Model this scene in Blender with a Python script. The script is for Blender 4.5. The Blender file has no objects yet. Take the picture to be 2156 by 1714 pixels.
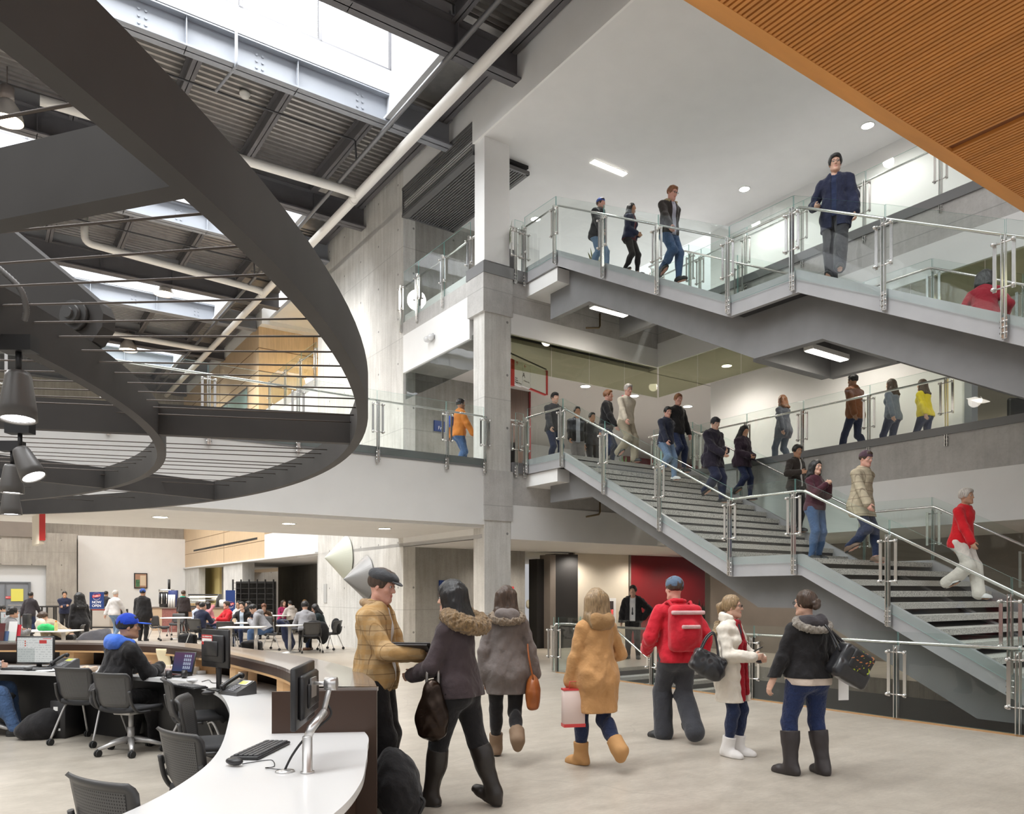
import bpy, math, random
import numpy as np
from mathutils import Vector, Matrix
random.seed(7)
rng = np.random.default_rng(7)
SC = bpy.context.scene
COL = SC.collection
PI = math.pi
R = math.radians
# building grid: p runs to the right and away, q to the left and away, both in metres from the corner column
PX, PY = 0.8230, 0.5680
C0X, C0Y = -0.598, 16.794
ANG = math.atan2(PY, PX)
EYE = 1.62
FPX = 1629.0

def W(p, q, z=0.0):
    return Vector((C0X + p * PX - q * PY, C0Y + p * PY + q * PX, z))

def toPQ(x, y):
    dx, dy = x - C0X, y - C0Y
    return dx * PX + dy * PY, -dx * PY + dy * PX

# ---------------------------------------------------------------- materials
MATS = {}
def _new(name):
    m = bpy.data.materials.new(name); m.use_nodes = True
    nt = m.node_tree
    return m, nt, nt.nodes['Principled BSDF']

def mat(name, col, rough=0.5, metal=0.0, spec=0.5, var=0.0, vscale=8.0, bump=0.0, bscale=60.0, sheen=0.0, coat=0.0, emit=None, estr=0.0):
    if name in MATS: return MATS[name]
    m, nt, b = _new(name)
    b.inputs['Base Color'].default_value = (*col, 1)
    b.inputs['Roughness'].default_value = rough
    b.inputs['Metallic'].default_value = metal
    b.inputs['Specular IOR Level'].default_value = spec
    if sheen: b.inputs['Sheen Weight'].default_value = sheen
    if coat: b.inputs['Coat Weight'].default_value = coat
    if emit:
        b.inputs['Emission Color'].default_value = (*emit, 1); b.inputs['Emission Strength'].default_value = estr
    tc = None
    if var or bump:
        tc = nt.nodes.new('ShaderNodeTexCoord')
    if var:
        n = nt.nodes.new('ShaderNodeTexNoise'); n.inputs['Scale'].default_value = vscale; n.inputs['Detail'].default_value = 6
        nt.links.new(tc.outputs['Object'], n.inputs['Vector'])
        r = nt.nodes.new('ShaderNodeValToRGB')
        r.color_ramp.elements[0].position = 0.3; r.color_ramp.elements[1].position = 0.7
        r.color_ramp.elements[0].color = (*[max(0, c * (1 - var)) for c in col], 1)
        r.color_ramp.elements[1].color = (*[min(1, c * (1 + var)) for c in col], 1)
        nt.links.new(n.outputs['Fac'], r.inputs['Fac']); nt.links.new(r.outputs['Color'], b.inputs['Base Color'])
    if bump:
        n2 = nt.nodes.new('ShaderNodeTexNoise'); n2.inputs['Scale'].default_value = bscale; n2.inputs['Detail'].default_value = 4
        nt.links.new(tc.outputs['Object'], n2.inputs['Vector'])
        bp = nt.nodes.new('ShaderNodeBump'); bp.inputs['Strength'].default_value = bump; bp.inputs['Distance'].default_value = 0.02
        nt.links.new(n2.outputs['Fac'], bp.inputs['Height']); nt.links.new(bp.outputs['Normal'], b.inputs['Normal'])
    MATS[name] = m
    return m

def ramp(nt, fac, stops):
    r = nt.nodes.new('ShaderNodeValToRGB')
    e = r.color_ramp.elements
    while len(e) < len(stops): e.new(0.5)
    for k, (p, c) in enumerate(stops):
        e[k].position = p; e[k].color = (*c, 1) if len(c) == 3 else c
    nt.links.new(fac, r.inputs['Fac'])
    return r.outputs['Color']

def mixc(nt, a, b, fac, mode='MIX'):
    n = nt.nodes.new('ShaderNodeMix'); n.data_type = 'RGBA'; n.blend_type = mode
    for sock, v in ((n.inputs[6], a), (n.inputs[7], b)):
        if isinstance(v, tuple): sock.default_value = (*v, 1)
        else: nt.links.new(v, sock)
    if isinstance(fac, float): n.inputs[0].default_value = fac
    else: nt.links.new(fac, n.inputs[0])
    return n.outputs[2]

def mathn(nt, op, a, b=None):
    n = nt.nodes.new('ShaderNodeMath'); n.operation = op
    for k, v in enumerate((a, b)):
        if v is None: continue
        if isinstance(v, (int, float)): n.inputs[k].default_value = v
        else: nt.links.new(v, n.inputs[k])
    return n.outputs[0]

def noise(nt, vec, scale, detail=6.0, rough=0.55):
    n = nt.nodes.new('ShaderNodeTexNoise'); n.inputs['Scale'].default_value = scale
    n.inputs['Detail'].default_value = detail; n.inputs['Roughness'].default_value = rough
    nt.links.new(vec, n.inputs['Vector']); return n.outputs['Fac']

def objvec(nt, scale=(1, 1, 1)):
    tc = nt.nodes.new('ShaderNodeTexCoord'); mp = nt.nodes.new('ShaderNodeMapping')
    mp.inputs['Scale'].default_value = scale
    nt.links.new(tc.outputs['Object'], mp.inputs['Vector']); return mp.outputs['Vector']

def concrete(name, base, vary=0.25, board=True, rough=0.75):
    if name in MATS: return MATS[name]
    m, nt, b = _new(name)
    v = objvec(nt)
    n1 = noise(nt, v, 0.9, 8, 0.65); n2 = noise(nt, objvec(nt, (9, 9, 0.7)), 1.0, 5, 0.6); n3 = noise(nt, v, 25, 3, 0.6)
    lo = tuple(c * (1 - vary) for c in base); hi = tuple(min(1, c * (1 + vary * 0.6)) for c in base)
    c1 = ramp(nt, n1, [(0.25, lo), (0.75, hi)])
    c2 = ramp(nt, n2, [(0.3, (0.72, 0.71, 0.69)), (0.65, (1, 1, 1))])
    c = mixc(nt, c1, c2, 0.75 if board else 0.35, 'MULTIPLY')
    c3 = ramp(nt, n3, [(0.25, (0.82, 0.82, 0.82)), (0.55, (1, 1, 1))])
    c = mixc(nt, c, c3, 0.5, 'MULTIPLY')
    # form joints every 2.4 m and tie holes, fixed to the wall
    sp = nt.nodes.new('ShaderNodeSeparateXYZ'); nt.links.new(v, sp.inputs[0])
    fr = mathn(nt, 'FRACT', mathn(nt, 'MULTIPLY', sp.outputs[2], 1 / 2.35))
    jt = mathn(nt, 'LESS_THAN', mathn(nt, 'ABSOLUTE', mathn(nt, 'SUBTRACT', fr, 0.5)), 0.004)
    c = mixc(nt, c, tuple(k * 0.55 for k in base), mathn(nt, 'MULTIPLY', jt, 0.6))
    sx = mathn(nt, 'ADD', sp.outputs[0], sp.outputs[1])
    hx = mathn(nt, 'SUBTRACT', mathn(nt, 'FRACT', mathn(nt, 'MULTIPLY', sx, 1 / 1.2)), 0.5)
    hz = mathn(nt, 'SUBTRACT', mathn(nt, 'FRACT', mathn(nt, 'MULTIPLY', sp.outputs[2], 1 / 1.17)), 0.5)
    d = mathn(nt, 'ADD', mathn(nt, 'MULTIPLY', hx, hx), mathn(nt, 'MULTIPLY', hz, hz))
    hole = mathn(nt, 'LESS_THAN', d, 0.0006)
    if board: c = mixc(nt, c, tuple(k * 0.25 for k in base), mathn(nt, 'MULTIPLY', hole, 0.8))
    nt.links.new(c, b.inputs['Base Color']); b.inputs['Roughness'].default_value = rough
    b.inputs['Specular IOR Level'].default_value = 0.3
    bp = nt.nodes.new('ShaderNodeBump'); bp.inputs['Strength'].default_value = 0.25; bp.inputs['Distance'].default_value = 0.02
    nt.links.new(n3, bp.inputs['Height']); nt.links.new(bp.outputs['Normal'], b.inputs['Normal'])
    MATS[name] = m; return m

def wood(name, base, vary=0.18, scale=(1, 1, 12), rough=0.45, wscale=3.0):
    if name in MATS: return MATS[name]
    m, nt, b = _new(name)
    n1 = noise(nt, objvec(nt, scale), wscale, 7, 0.6); n2 = noise(nt, objvec(nt), 0.8, 3)
    c1 = ramp(nt, n1, [(0.25, tuple(c * (1 - vary) for c in base)), (0.75, tuple(min(1, c * (1 + vary)) for c in base))])
    c2 = ramp(nt, n2, [(0.3, (0.9, 0.88, 0.85)), (0.7, (1, 1, 1))])
    nt.links.new(mixc(nt, c1, c2, 0.6, 'MULTIPLY'), b.inputs['Base Color'])
    b.inputs['Roughness'].default_value = rough
    MATS[name] = m; return m

def glass(name, tint=(0.90, 0.95, 0.93), refl=1.0):
    if name in MATS: return MATS[name]
    m = bpy.data.materials.new(name); m.use_nodes = True
    nt = m.node_tree; nt.nodes.clear()
    out = nt.nodes.new('ShaderNodeOutputMaterial')
    tr = nt.nodes.new('ShaderNodeBsdfTransparent'); tr.inputs['Color'].default_value = (*tint, 1)
    gl = nt.nodes.new('ShaderNodeBsdfGlossy'); gl.inputs['Roughness'].default_value = 0.0
    gl.inputs['Color'].default_value = (refl, refl, refl, 1)
    fr = nt.nodes.new('ShaderNodeFresnel'); fr.inputs['IOR'].default_value = 1.5
    v = objvec(nt); nz = noise(nt, v, 1.3, 2)
    bp = nt.nodes.new('ShaderNodeBump'); bp.inputs['Strength'].default_value = 0.04; bp.inputs['Distance'].default_value = 0.05
    nt.links.new(nz, bp.inputs['Height']); nt.links.new(bp.outputs['Normal'], gl.inputs['Normal'])
    geo = nt.nodes.new('ShaderNodeNewGeometry')
    # both faces of a pane count once: the exit face does not reflect again
    fac = mathn(nt, 'MULTIPLY', fr.outputs[0], mathn(nt, 'SUBTRACT', 1.0, geo.outputs['Backfacing']))
    fac = mathn(nt, 'MULTIPLY', fac, 0.95)
    mx = nt.nodes.new('ShaderNodeMixShader')
    nt.links.new(fac, mx.inputs[0]); nt.links.new(tr.outputs[0], mx.inputs[1]); nt.links.new(gl.outputs[0], mx.inputs[2])
    nt.links.new(mx.outputs[0], out.inputs['Surface'])
    MATS[name] = m; return m

def emitter(name, col, strength):
    if name in MATS: return MATS[name]
    m, nt, b = _new(name)
    b.inputs['Base Color'].default_value = (0.8, 0.8, 0.8, 1)
    b.inputs['Emission Color'].default_value = (*col, 1); b.inputs['Emission Strength'].default_value = strength
    MATS[name] = m; return m

# ---------------------------------------------------------------- mesh builder
class MB:
    def __init__(s): s.v = []; s.f = []; s.mi = []; s.sm = []
    def add(s, vs, fs, mi=0, smooth=False):
        o = len(s.v); s.v.extend([tuple(x) for x in vs])
        for f in fs: s.f.append([i + o for i in f]); s.mi.append(mi); s.sm.append(smooth)
        return s
    def box(s, a, b, mi=0, mis=None, M=None):
        x0, y0, z0 = a; x1, y1, z1 = b
        vs = [Vector(c) for c in ((x0,y0,z0),(x1,y0,z0),(x1,y1,z0),(x0,y1,z0),(x0,y0,z1),(x1,y0,z1),(x1,y1,z1),(x0,y1,z1))]
        if M is not None: vs = [M @ c for c in vs]
        fs = [(0,3,2,1),(4,5,6,7),(0,1,5,4),(1,2,6,5),(2,3,7,6),(3,0,4,7)]   # bottom top -y +x +y -x
        o = len(s.v); s.v.extend(tuple(c) for c in vs)
        for k, f in enumerate(fs): s.f.append([i + o for i in f]); s.mi.append(mis[k] if mis else mi); s.sm.append(False)
        return s
    def cbox(s, c, size, mi=0, M=None, bev=0.0):
        h = [k / 2 for k in size]
        T = Matrix.Translation(Vector(c)) @ (M if M is not None else Matrix())
        if bev <= 0: return s.box([-k for k in h], h, mi, M=T)
        # rounded in all edges: 24-vertex chamfered box
        b = min(bev, *h); vs = []; idx = {}
        for sx in (-1, 1):
            for sy in (-1, 1):
                for sz in (-1, 1):
                    for ax in range(3):
                        p = [sx * (h[0] - b), sy * (h[1] - b), sz * (h[2] - b)]; p[ax] = (sx, sy, sz)[ax] * h[ax]
                        idx[sx, sy, sz, ax] = len(vs); vs.append(T @ Vector(p))
        fs = []
        for ax in range(3):
            a1, a2 = (ax + 1) % 3, (ax + 2) % 3
            for sg in (-1, 1):
                def K(u, v, x=ax):
                    c = [0, 0, 0]; c[ax] = sg; c[a1] = u; c[a2] = v; return idx[c[0], c[1], c[2], x]
                q = [K(-1, -1), K(1, -1), K(1, 1), K(-1, 1)]
                fs.append(q if sg > 0 else q[::-1])
        for ax in range(3):        # edges along ax
            a1, a2 = (ax + 1) % 3, (ax + 2) % 3
            for s1 in (-1, 1):
                for s2 in (-1, 1):
                    def K2(e, which):
                        c = [0, 0, 0]; c[ax] = e; c[a1] = s1; c[a2] = s2; return idx[c[0], c[1], c[2], which]
                    q = [K2(-1, a1), K2(1, a1), K2(1, a2), K2(-1, a2)]
                    fs.append(q if s1 * s2 < 0 else q[::-1])
        for sx in (-1, 1):
            for sy in (-1, 1):
                for sz in (-1, 1):
                    q = [idx[sx, sy, sz, 0], idx[sx, sy, sz, 1], idx[sx, sy, sz, 2]]
                    fs.append(q if sx * sy * sz > 0 else q[::-1])
        return s.add(vs, fs, mi, True)
    def prism(s, poly, z0, z1, mi=0, axis='z', smooth=False, mis=None):
        """poly: list of 2-D points counter-clockwise, extruded from z0 to z1 along axis (z: xy poly; y: xz poly; x: yz poly)."""
        n = len(poly)
        def P(a, b, c):
            return (a, b, c) if axis == 'z' else ((a, c, b) if axis == 'y' else (c, a, b))
        vs = [P(a, b, z0) for a, b in poly] + [P(a, b, z1) for a, b in poly]
        fs = [list(range(n))[::-1], list(range(n, 2 * n))] + [(i, (i + 1) % n, n + (i + 1) % n, n + i) for i in range(n)]
        if axis == 'y': fs = [list(f)[::-1] for f in fs]
        o = len(s.v); s.v.extend(vs)
        for k, f in enumerate(fs):
            s.f.append([i + o for i in f]); s.mi.append(mis[k] if mis and k < len(mis) else mi); s.sm.append(smooth and k > 1)
        return s
    def tube(s, pts, r, n=10, mi=0, caps=True, closed=False):
        P = [Vector(p) for p in pts]; m = len(P)
        rr = r if isinstance(r, (list, tuple)) else [r] * m
        up = Vector((0, 0, 1)); vs = []; fs = []; prev = None
        for i in range(m):
            a = P[i - 1] if (i > 0 or closed) else P[i]; b = P[(i + 1) % m] if (i < m - 1 or closed) else P[i]
            t = (b - a); t = t.normalized() if t.length > 1e-9 else Vector((0, 0, 1))
            if prev is None:
                u = t.cross(up); u = u if u.length > 1e-3 else t.cross(Vector((1, 0, 0)))
            else:
                u = prev - t * prev.dot(t)
                if u.length < 1e-6: u = t.cross(up)
            u.normalize(); w = t.cross(u); prev = u
            for k in range(n):
                a_ = 2 * PI * k / n
                vs.append(P[i] + (u * math.cos(a_) + w * math.sin(a_)) * rr[i])
        for i in range(m if closed else m - 1):
            j = (i + 1) % m
            for k in range(n):
                l = (k + 1) % n
                fs.append((i * n + k, i * n + l, j * n + l, j * n + k))
        s.add(vs, fs, mi, True)
        if caps and not closed:
            o = len(s.v) - len(vs)
            s.f.append([o + k for k in range(n)][::-1]); s.mi.append(mi); s.sm.append(False)
            s.f.append([o + (m - 1) * n + k for k in range(n)]); s.mi.append(mi); s.sm.append(False)
        return s
    def lathe(s, prof, n=20, c=(0, 0, 0), M=None, mi=0, smooth=True, caps=True):
        """prof: (r, z) from bottom to top on the outside."""
        vs = []; fs = []; m = len(prof); T = Matrix.Translation(Vector(c)) @ (M if M is not None else Matrix())
        for r, z in prof:
            for k in range(n):
                a = 2 * PI * k / n; vs.append(T @ Vector((r * math.cos(a), r * math.sin(a), z)))
        for i in range(m - 1):
            for k in range(n):
                l = (k + 1) % n; fs.append((i * n + k, i * n + l, (i + 1) * n + l, (i + 1) * n + k))
        s.add(vs, fs, mi, smooth)
        o = len(s.v) - len(vs)
        if not caps: return s
        if prof[0][0] > 1e-6: s.f.append([o + k for k in range(n)][::-1]); s.mi.append(mi); s.sm.append(False)
        if prof[-1][0] > 1e-6: s.f.append([o + (m - 1) * n + k for k in range(n)]); s.mi.append(mi); s.sm.append(False)
        return s
    def cyl(s, a, b, r, n=14, mi=0):
        return s.tube([a, b], r, n, mi)
    def ball(s, c, r, n=10, mi=0, sc=(1, 1, 1)):
        prof = [(math.sin(PI * k / n) * r, -math.cos(PI * k / n) * r) for k in range(n + 1)]
        prof[0] = (0.0005 * r, -r); prof[-1] = (0.0005 * r, r)
        return s.lathe(prof, n * 2, c, Matrix.Diagonal((*sc, 1)), mi)
    def grid(s, fn, nu, nv, mi=0, smooth=True, thick=None):
        vs = [fn(i / nu, j / nv) for i in range(nu + 1) for j in range(nv + 1)]
        fs = [(i * (nv + 1) + j, (i + 1) * (nv + 1) + j, (i + 1) * (nv + 1) + j + 1, i * (nv + 1) + j + 1) for i in range(nu) for j in range(nv)]
        if not thick: return s.add(vs, fs, mi, smooth)
        # closed shell of the given thickness
        V_ = [Vector(x) for x in vs]; nrm = [Vector((0, 0, 0)) for _ in V_]
        for f in fs:
            nn = (V_[f[1]] - V_[f[0]]).cross(V_[f[3]] - V_[f[0]])
            for k in f: nrm[k] += nn
        back = [v - nrm[k].normalized() * thick for k, v in enumerate(V_)]
        N = len(vs)
        fs2 = fs + [tuple(k + N for k in f[::-1]) for f in fs]
        e = lambda i, j: i * (nv + 1) + j
        for i in range(nu):
            fs2.append((e(i, 0), e(i, 0) + N, e(i + 1, 0) + N, e(i + 1, 0))); fs2.append((e(i + 1, nv), e(i + 1, nv) + N, e(i, nv) + N, e(i, nv)))
        for j in range(nv):
            fs2.append((e(0, j + 1), e(0, j + 1) + N, e(0, j) + N, e(0, j))); fs2.append((e(nu, j), e(nu, j) + N, e(nu, j + 1) + N, e(nu, j + 1)))
        return s.add(vs + back, fs2, mi, smooth)
    def build(s, name, mats, parent=None, org=None):
        me = bpy.data.meshes.new(name)
        v = np.array(s.v, dtype=np.float64).reshape(-1, 3)
        o = Vector((0, 0, 0))
        if org is not None: o = Vector(org)
        elif parent is not None: o = ORG.get(parent.name, Vector((0, 0, 0)))
        me.from_pydata([tuple(x) for x in (v - np.array(o))], [], s.f)
        if not isinstance(mats, (list, tuple)): mats = [mats]
        for m in mats: me.materials.append(m)
        me.polygons.foreach_set('material_index', s.mi); me.polygons.foreach_set('use_smooth', s.sm)
        me.update(); me.validate()
        ob = bpy.data.objects.new(name, me); COL.objects.link(ob)
        if parent is not None:
            ob.parent = parent; ORG[ob.name] = o
        return ob

ORG = {}          # parent's local origin, in the frame its parts are drawn in
def tag(o, label=None, cat=None, group=None, kind=None):
    if label: o['label'] = label
    if cat: o['category'] = cat
    if group: o['group'] = group
    if kind: o['kind'] = kind
    return o

def thing(name, label, cat, loc=(0, 0, 0), rz=0.0, group=None, org=(0, 0, 0)):
    o = bpy.data.objects.new(name, None); COL.objects.link(o)
    o.empty_display_size = 0.2
    o.location = loc; o.rotation_euler = (0, 0, rz)
    ORG[o.name] = Vector(org)
    return tag(o, label, cat, group)

def thing_pq(name, label, cat, p, q, z, group=None):
    """a thing whose parts are drawn in building coordinates (p, q, z)"""
    return thing(name, label, cat, W(p, q, z), ANG, group, org=(p, q, z))

def place_pq(ob, p=0.0, q=0.0, z=0.0):
    ob.location = W(p, q, z); ob.rotation_euler = (0, 0, ANG); return ob

def struct(name, mb, m, label=None):
    o = place_pq(mb.build(name, m)); o['kind'] = 'structure'
    if label: o['label'] = label
    return o

def mono_pq(name, mb, m, label, cat, p, q, z, group=None):
    o = mb.build(name, m, org=(p, q, z)); o.location = W(p, q, z); o.rotation_euler = (0, 0, ANG)
    return tag(o, label, cat, group)

def mono(name, mb, m, label, cat, loc=(0, 0, 0), rz=0.0, group=None, org=(0, 0, 0)):
    o = mb.build(name, m, org=org); o.location = loc; o.rotation_euler = (0, 0, rz)
    return tag(o, label, cat, group)

def copy_tree(o, parent=None):
    kids = [c for c in CHILDREN.get(o.name, [])] if o.name in CHILDREN else list(o.children)
    c = o.copy(); COL.objects.link(c)
    if parent is not None: c.parent = parent
    CHILDREN[c.name] = [copy_tree(k, c) for k in kids]
    return c
CHILDREN = {}

def smooth_curve(pts, n=12):
    """Catmull-Rom through points"""
    P = [Vector(p) for p in pts]; out = []
    for i in range(len(P) - 1):
        a = P[i - 1] if i else P[0] * 2 - P[1]; b = P[i]; c = P[i + 1]; d = P[i + 2] if i + 2 < len(P) else P[-1] * 2 - P[-2]
        for k in range(n):
            t = k / n
            out.append(0.5 * ((2 * b) + (c - a) * t + (2 * a - 5 * b + 4 * c - d) * t * t + (3 * b - a - 3 * c + d) * t ** 3))
    out.append(P[-1]); return out

def text_mesh(txt, size, m, extrude=0.001, align='CENTER', bold=False):
    cu = bpy.data.curves.new('txt', 'FONT'); cu.body = txt; cu.size = size; cu.extrude = extrude; cu.align_x = align; cu.align_y = 'CENTER'
    if bold: cu.offset = size * 0.018
    ob = bpy.data.objects.new('txt', cu); COL.objects.link(ob)
    dg = bpy.context.evaluated_depsgraph_get(); dg.update()
    me = bpy.data.meshes.new_from_object(ob.evaluated_get(dg))
    bpy.data.objects.remove(ob); bpy.data.curves.remove(cu)
    me.materials.clear(); me.materials.append(m)
    return me

def put_text(name, txt, size, m, parent, loc, rot, extrude=0.0015, align='CENTER', bold=False):
    me = text_mesh(txt, size, m, extrude, align, bold)
    ob = bpy.data.objects.new(name, me); COL.objects.link(ob)
    ob.parent = parent; ob.location = loc; ob.rotation_euler = rot
    return ob
# ---------------------------------------------------------------- shared materials
M_WHITE = mat('white_paint', (0.80, 0.80, 0.79), 0.6, var=0.02, vscale=2)
M_CEIL = mat('ceiling_paint', (0.72, 0.718, 0.712), 0.7, var=0.02, vscale=2)
M_BEIGE = mat('beige_paint', (0.62, 0.56, 0.46), 0.65, var=0.03, vscale=2)
M_RED = mat('red_paint', (0.17, 0.007, 0.010), 0.5, var=0.05, vscale=2)
M_TAUPE = mat('taupe_paint', (0.20, 0.17, 0.145), 0.55, var=0.08, vscale=1.5)
M_BLACKP = mat('black_panel', (0.022, 0.021, 0.021), 0.45)
M_CONC = concrete('concrete_light', (0.70, 0.69, 0.66), 0.2)
M_CONCD = concrete('concrete_dark_shaded', (0.34, 0.33, 0.31), 0.28)  # return wall's shade put into the colour; also the dark recess concrete
M_CONCB = concrete('concrete_beam', (0.56, 0.55, 0.535), 0.28, board=False)
M_BOARD = concrete('concrete_board', (0.40, 0.37, 0.33), 0.25)
M_STEEL = mat('grey_painted_steel', (0.36, 0.36, 0.37), 0.42, var=0.05, vscale=3)
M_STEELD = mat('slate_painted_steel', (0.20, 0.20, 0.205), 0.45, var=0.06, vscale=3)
M_PLATE = mat('slab_edge_steel', (0.20, 0.20, 0.205), 0.5)
M_ROOFST = mat('roof_girder_paint', (0.115, 0.112, 0.12), 0.55, var=0.1, vscale=2)
M_GIRDL = mat('skylight_girder_paint', (0.27, 0.285, 0.315), 0.5, var=0.03, vscale=2)
M_DECK = mat('roof_deck_metal', (0.40, 0.39, 0.38), 0.38, metal=0.75, var=0.12, vscale=5)
M_SS = mat('stainless', (0.72, 0.71, 0.69), 0.24, metal=1.0)
M_GLASS = glass('clear_glass', (0.955, 0.98, 0.97))
M_EDGE = mat('glass_edge', (0.22, 0.47, 0.44), 0.15, coat=0.3)
M_SMOKE = glass('smoked_glass', (0.72, 0.73, 0.62)); M_SMOKEG = glass('smoked_glass_grey', (0.66, 0.68, 0.67), 1.2)
M_GLAZE = glass('skylight_glazing', (0.97, 0.98, 0.98))
M_BEECH = wood('maple_panel', (0.64, 0.48, 0.31), 0.14, (6, 6, 0.5))
M_PIPEW = mat('white_pipe', (0.80, 0.78, 0.74), 0.45)
M_DPIPE = mat('black_pipe', (0.05, 0.05, 0.055), 0.45)
M_RUBBER = mat('black_rubber', (0.02, 0.02, 0.02), 0.6)
M_EMW = emitter('lamp_white', (1.0, 0.93, 0.82), 14.0)
M_EMC = emitter('lamp_cool', (1.0, 0.98, 0.95), 16.0)
M_EMWARM = emitter('lamp_warm', (1.0, 0.72, 0.48), 22.0)

# polished concrete floor
def floor_mat():
    m, nt, b = _new('polished_concrete')
    v = objvec(nt); n1 = noise(nt, v, 0.55, 8, 0.6); n2 = noise(nt, v, 5, 6, 0.7); n3 = noise(nt, objvec(nt, (1, 5, 1)), 1.2, 5)
    c = ramp(nt, n1, [(0.25, (0.42, 0.375, 0.315)), (0.75, (0.62, 0.565, 0.485))])
    c = mixc(nt, c, ramp(nt, n2, [(0.3, (0.76, 0.755, 0.75)), (0.7, (1, 1, 1))]), 0.8, 'MULTIPLY')
    n4 = noise(nt, objvec(nt, (14, 40, 1)), 1.0, 6, 0.7); c = mixc(nt, c, ramp(nt, n4, [(0.3, (0.76, 0.755, 0.75)), (0.65, (1, 1, 1))]), 0.75, 'MULTIPLY')
    c = mixc(nt, c, ramp(nt, n3, [(0.35, (0.80, 0.79, 0.78)), (0.65, (1, 1, 1))]), 0.6, 'MULTIPLY')
    vo = nt.nodes.new('ShaderNodeTexVoronoi'); vo.feature = 'DISTANCE_TO_EDGE'; vo.inputs['Scale'].default_value = 0.22
    nt.links.new(noise_warp(nt, v), vo.inputs['Vector'])
    ck = mathn(nt, 'LESS_THAN', vo.outputs['Distance'], 0.0018)
    c = mixc(nt, c, (0.30, 0.27, 0.23), mathn(nt, 'MULTIPLY', ck, 0.5))
    nt.links.new(c, b.inputs['Base Color'])
    rr = ramp(nt, n2, [(0.3, (0.30,) * 3), (0.7, (0.34,) * 3)]); nt.links.new(rr, b.inputs['Roughness'])
    b.inputs['Specular IOR Level'].default_value = 0.45
    return m
def noise_warp(nt, v):
    n = nt.nodes.new('ShaderNodeTexNoise'); n.inputs['Scale'].default_value = 0.8; nt.links.new(v, n.inputs['Vector'])
    a = nt.nodes.new('ShaderNodeVectorMath'); a.operation = 'MULTIPLY_ADD'; a.inputs[1].default_value = (1.2, 1.2, 0)
    nt.links.new(n.outputs['Color'], a.inputs[0]); nt.links.new(v, a.inputs[2]); return a.outputs[0]
M_FLOOR = floor_mat()
Z2, Z3, ZC = 4.48, 8.80, 11.54
GP = 0.64           # plane of the ground-floor glass guard
OPQ0, OPQ1, OPP1 = -13.5, -1.75, 5.05     # opening in the ground floor

# floor with the stair opening left out
fl = MB()
for a, b in (((-22, -19, -0.3), (GP, 40, 0)), ((GP, OPQ1, -0.3), (14, 40, 0)), ((OPP1, -19, -0.3), (14, OPQ1, 0)), ((GP, -19, -0.3), (OPP1, OPQ0, 0))):
    fl.box(a, b)
struct('floor', fl, M_FLOOR)
wl = MB(); wl.box((GP, OPQ0, -3.3), (OPP1, 3.5, -3.2)); struct('floor_lower', wl, M_TAUPE)
wl = MB(); wl.box((OPP1, OPQ0, -3.2), (OPP1 + 0.2, OPQ1 + 5, -0.3)); wl.box((GP - 0.2, OPQ0, -3.2), (GP, OPQ1 + 5, -0.3)); wl.box((GP, OPQ0 - 0.2, -3.2), (OPP1, OPQ0, -0.3))
struct('wall_stairwell', wl, mat('stairwell_grey', (0.13, 0.125, 0.12), 0.5))
tr = MB(); tr.box((GP - 0.05, OPQ0, -0.06), (GP + 0.03, OPQ1, 0.012)); struct('trim_1', tr, mat('timber_edge', (0.42, 0.24, 0.11), 0.5))

# ---- corner column and concrete frame
c = MB(); c.box((0, 0, 0), (0.69, 0.45, 8.55)); struct('column', c, M_CONC)
c = MB(); c.box((-0.06, -0.05, 7.73), (0.72, 0.62, 8.56)); c.box((-0.03, -0.04, 3.2), (0.72, 0.5, 4.3)); struct('column_cap', c, M_CONCB)
c = MB(); c.box((0, 0.0, 8.86), (0.66, 0.40, ZC)); struct('column_upper', c, M_WHITE)
c = MB(); c.box((-0.07, -0.07, 8.56), (1.6, 0.66, 8.80)); struct('slab_edge_upper', c, M_PLATE)
b = MB(); b.box((0.72, 0.02, 7.74), (5.34, 0.42, 8.55)); b.box((0.72, 0.02, 3.56), (5.34, 0.42, 4.28)); struct('beam_concrete', b, M_CONCB)

# ---- upper floor slabs
def slab(name, z, t, rects, m):
    s = MB()
    for (p0, q0, p1, q1) in rects: s.box((p0, q0, z - t), (p1, q1, z))
    return struct(name, s, m)
slab('slab_second', Z2, 0.2, [(-10.5, 0.06, 0.0, 4.2), (0.0, 0.06, 5.34, 10), (5.34, -16, 19, 10)], M_CEIL)
slab('slab_third', Z3, 0.2, [(0.05, 0.06, 5.34, 10), (5.34, -16, 13, 10)], M_CEIL)

# white fascia boards of the floor edges
f = MB(); f.box((0.70, 0.0, 7.38), (5.34, 0.10, 7.84)); f.box((5.24, -16, 7.38), (5.34, 0.0, 7.98)); struct('trim_2', f, M_WHITE)
f = MB(); f.box((0.70, 0.0, 2.81), (5.34, 0.10, 3.57)); f.box((5.24, -16, 2.84), (5.36, 0.0, 3.76)); struct('trim_3', f, M_WHITE)
f = MB(); f.box((-10.5, 0.0, 3.10), (0.0, 0.10, 4.33)); struct('trim_4', f, M_WHITE)
f = MB(); f.box((0.0, 0.62, 7.30), (0.10, 3.9, 8.26)); f.box((0.0, 0.45, 2.81), (0.10, 3.9, 3.14)); struct('trim_5', f, M_WHITE)
f = MB(); f.box((0.0, 0.62, 8.26), (0.12, 3.9, 8.60)); f.box((5.26, -16, 3.76), (5.34, 0, 4.47)); f.box((5.26, -16, 7.98), (5.34, 0.0, 8.62)); struct('beam_slab_edge', f, M_CONCB)
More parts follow.
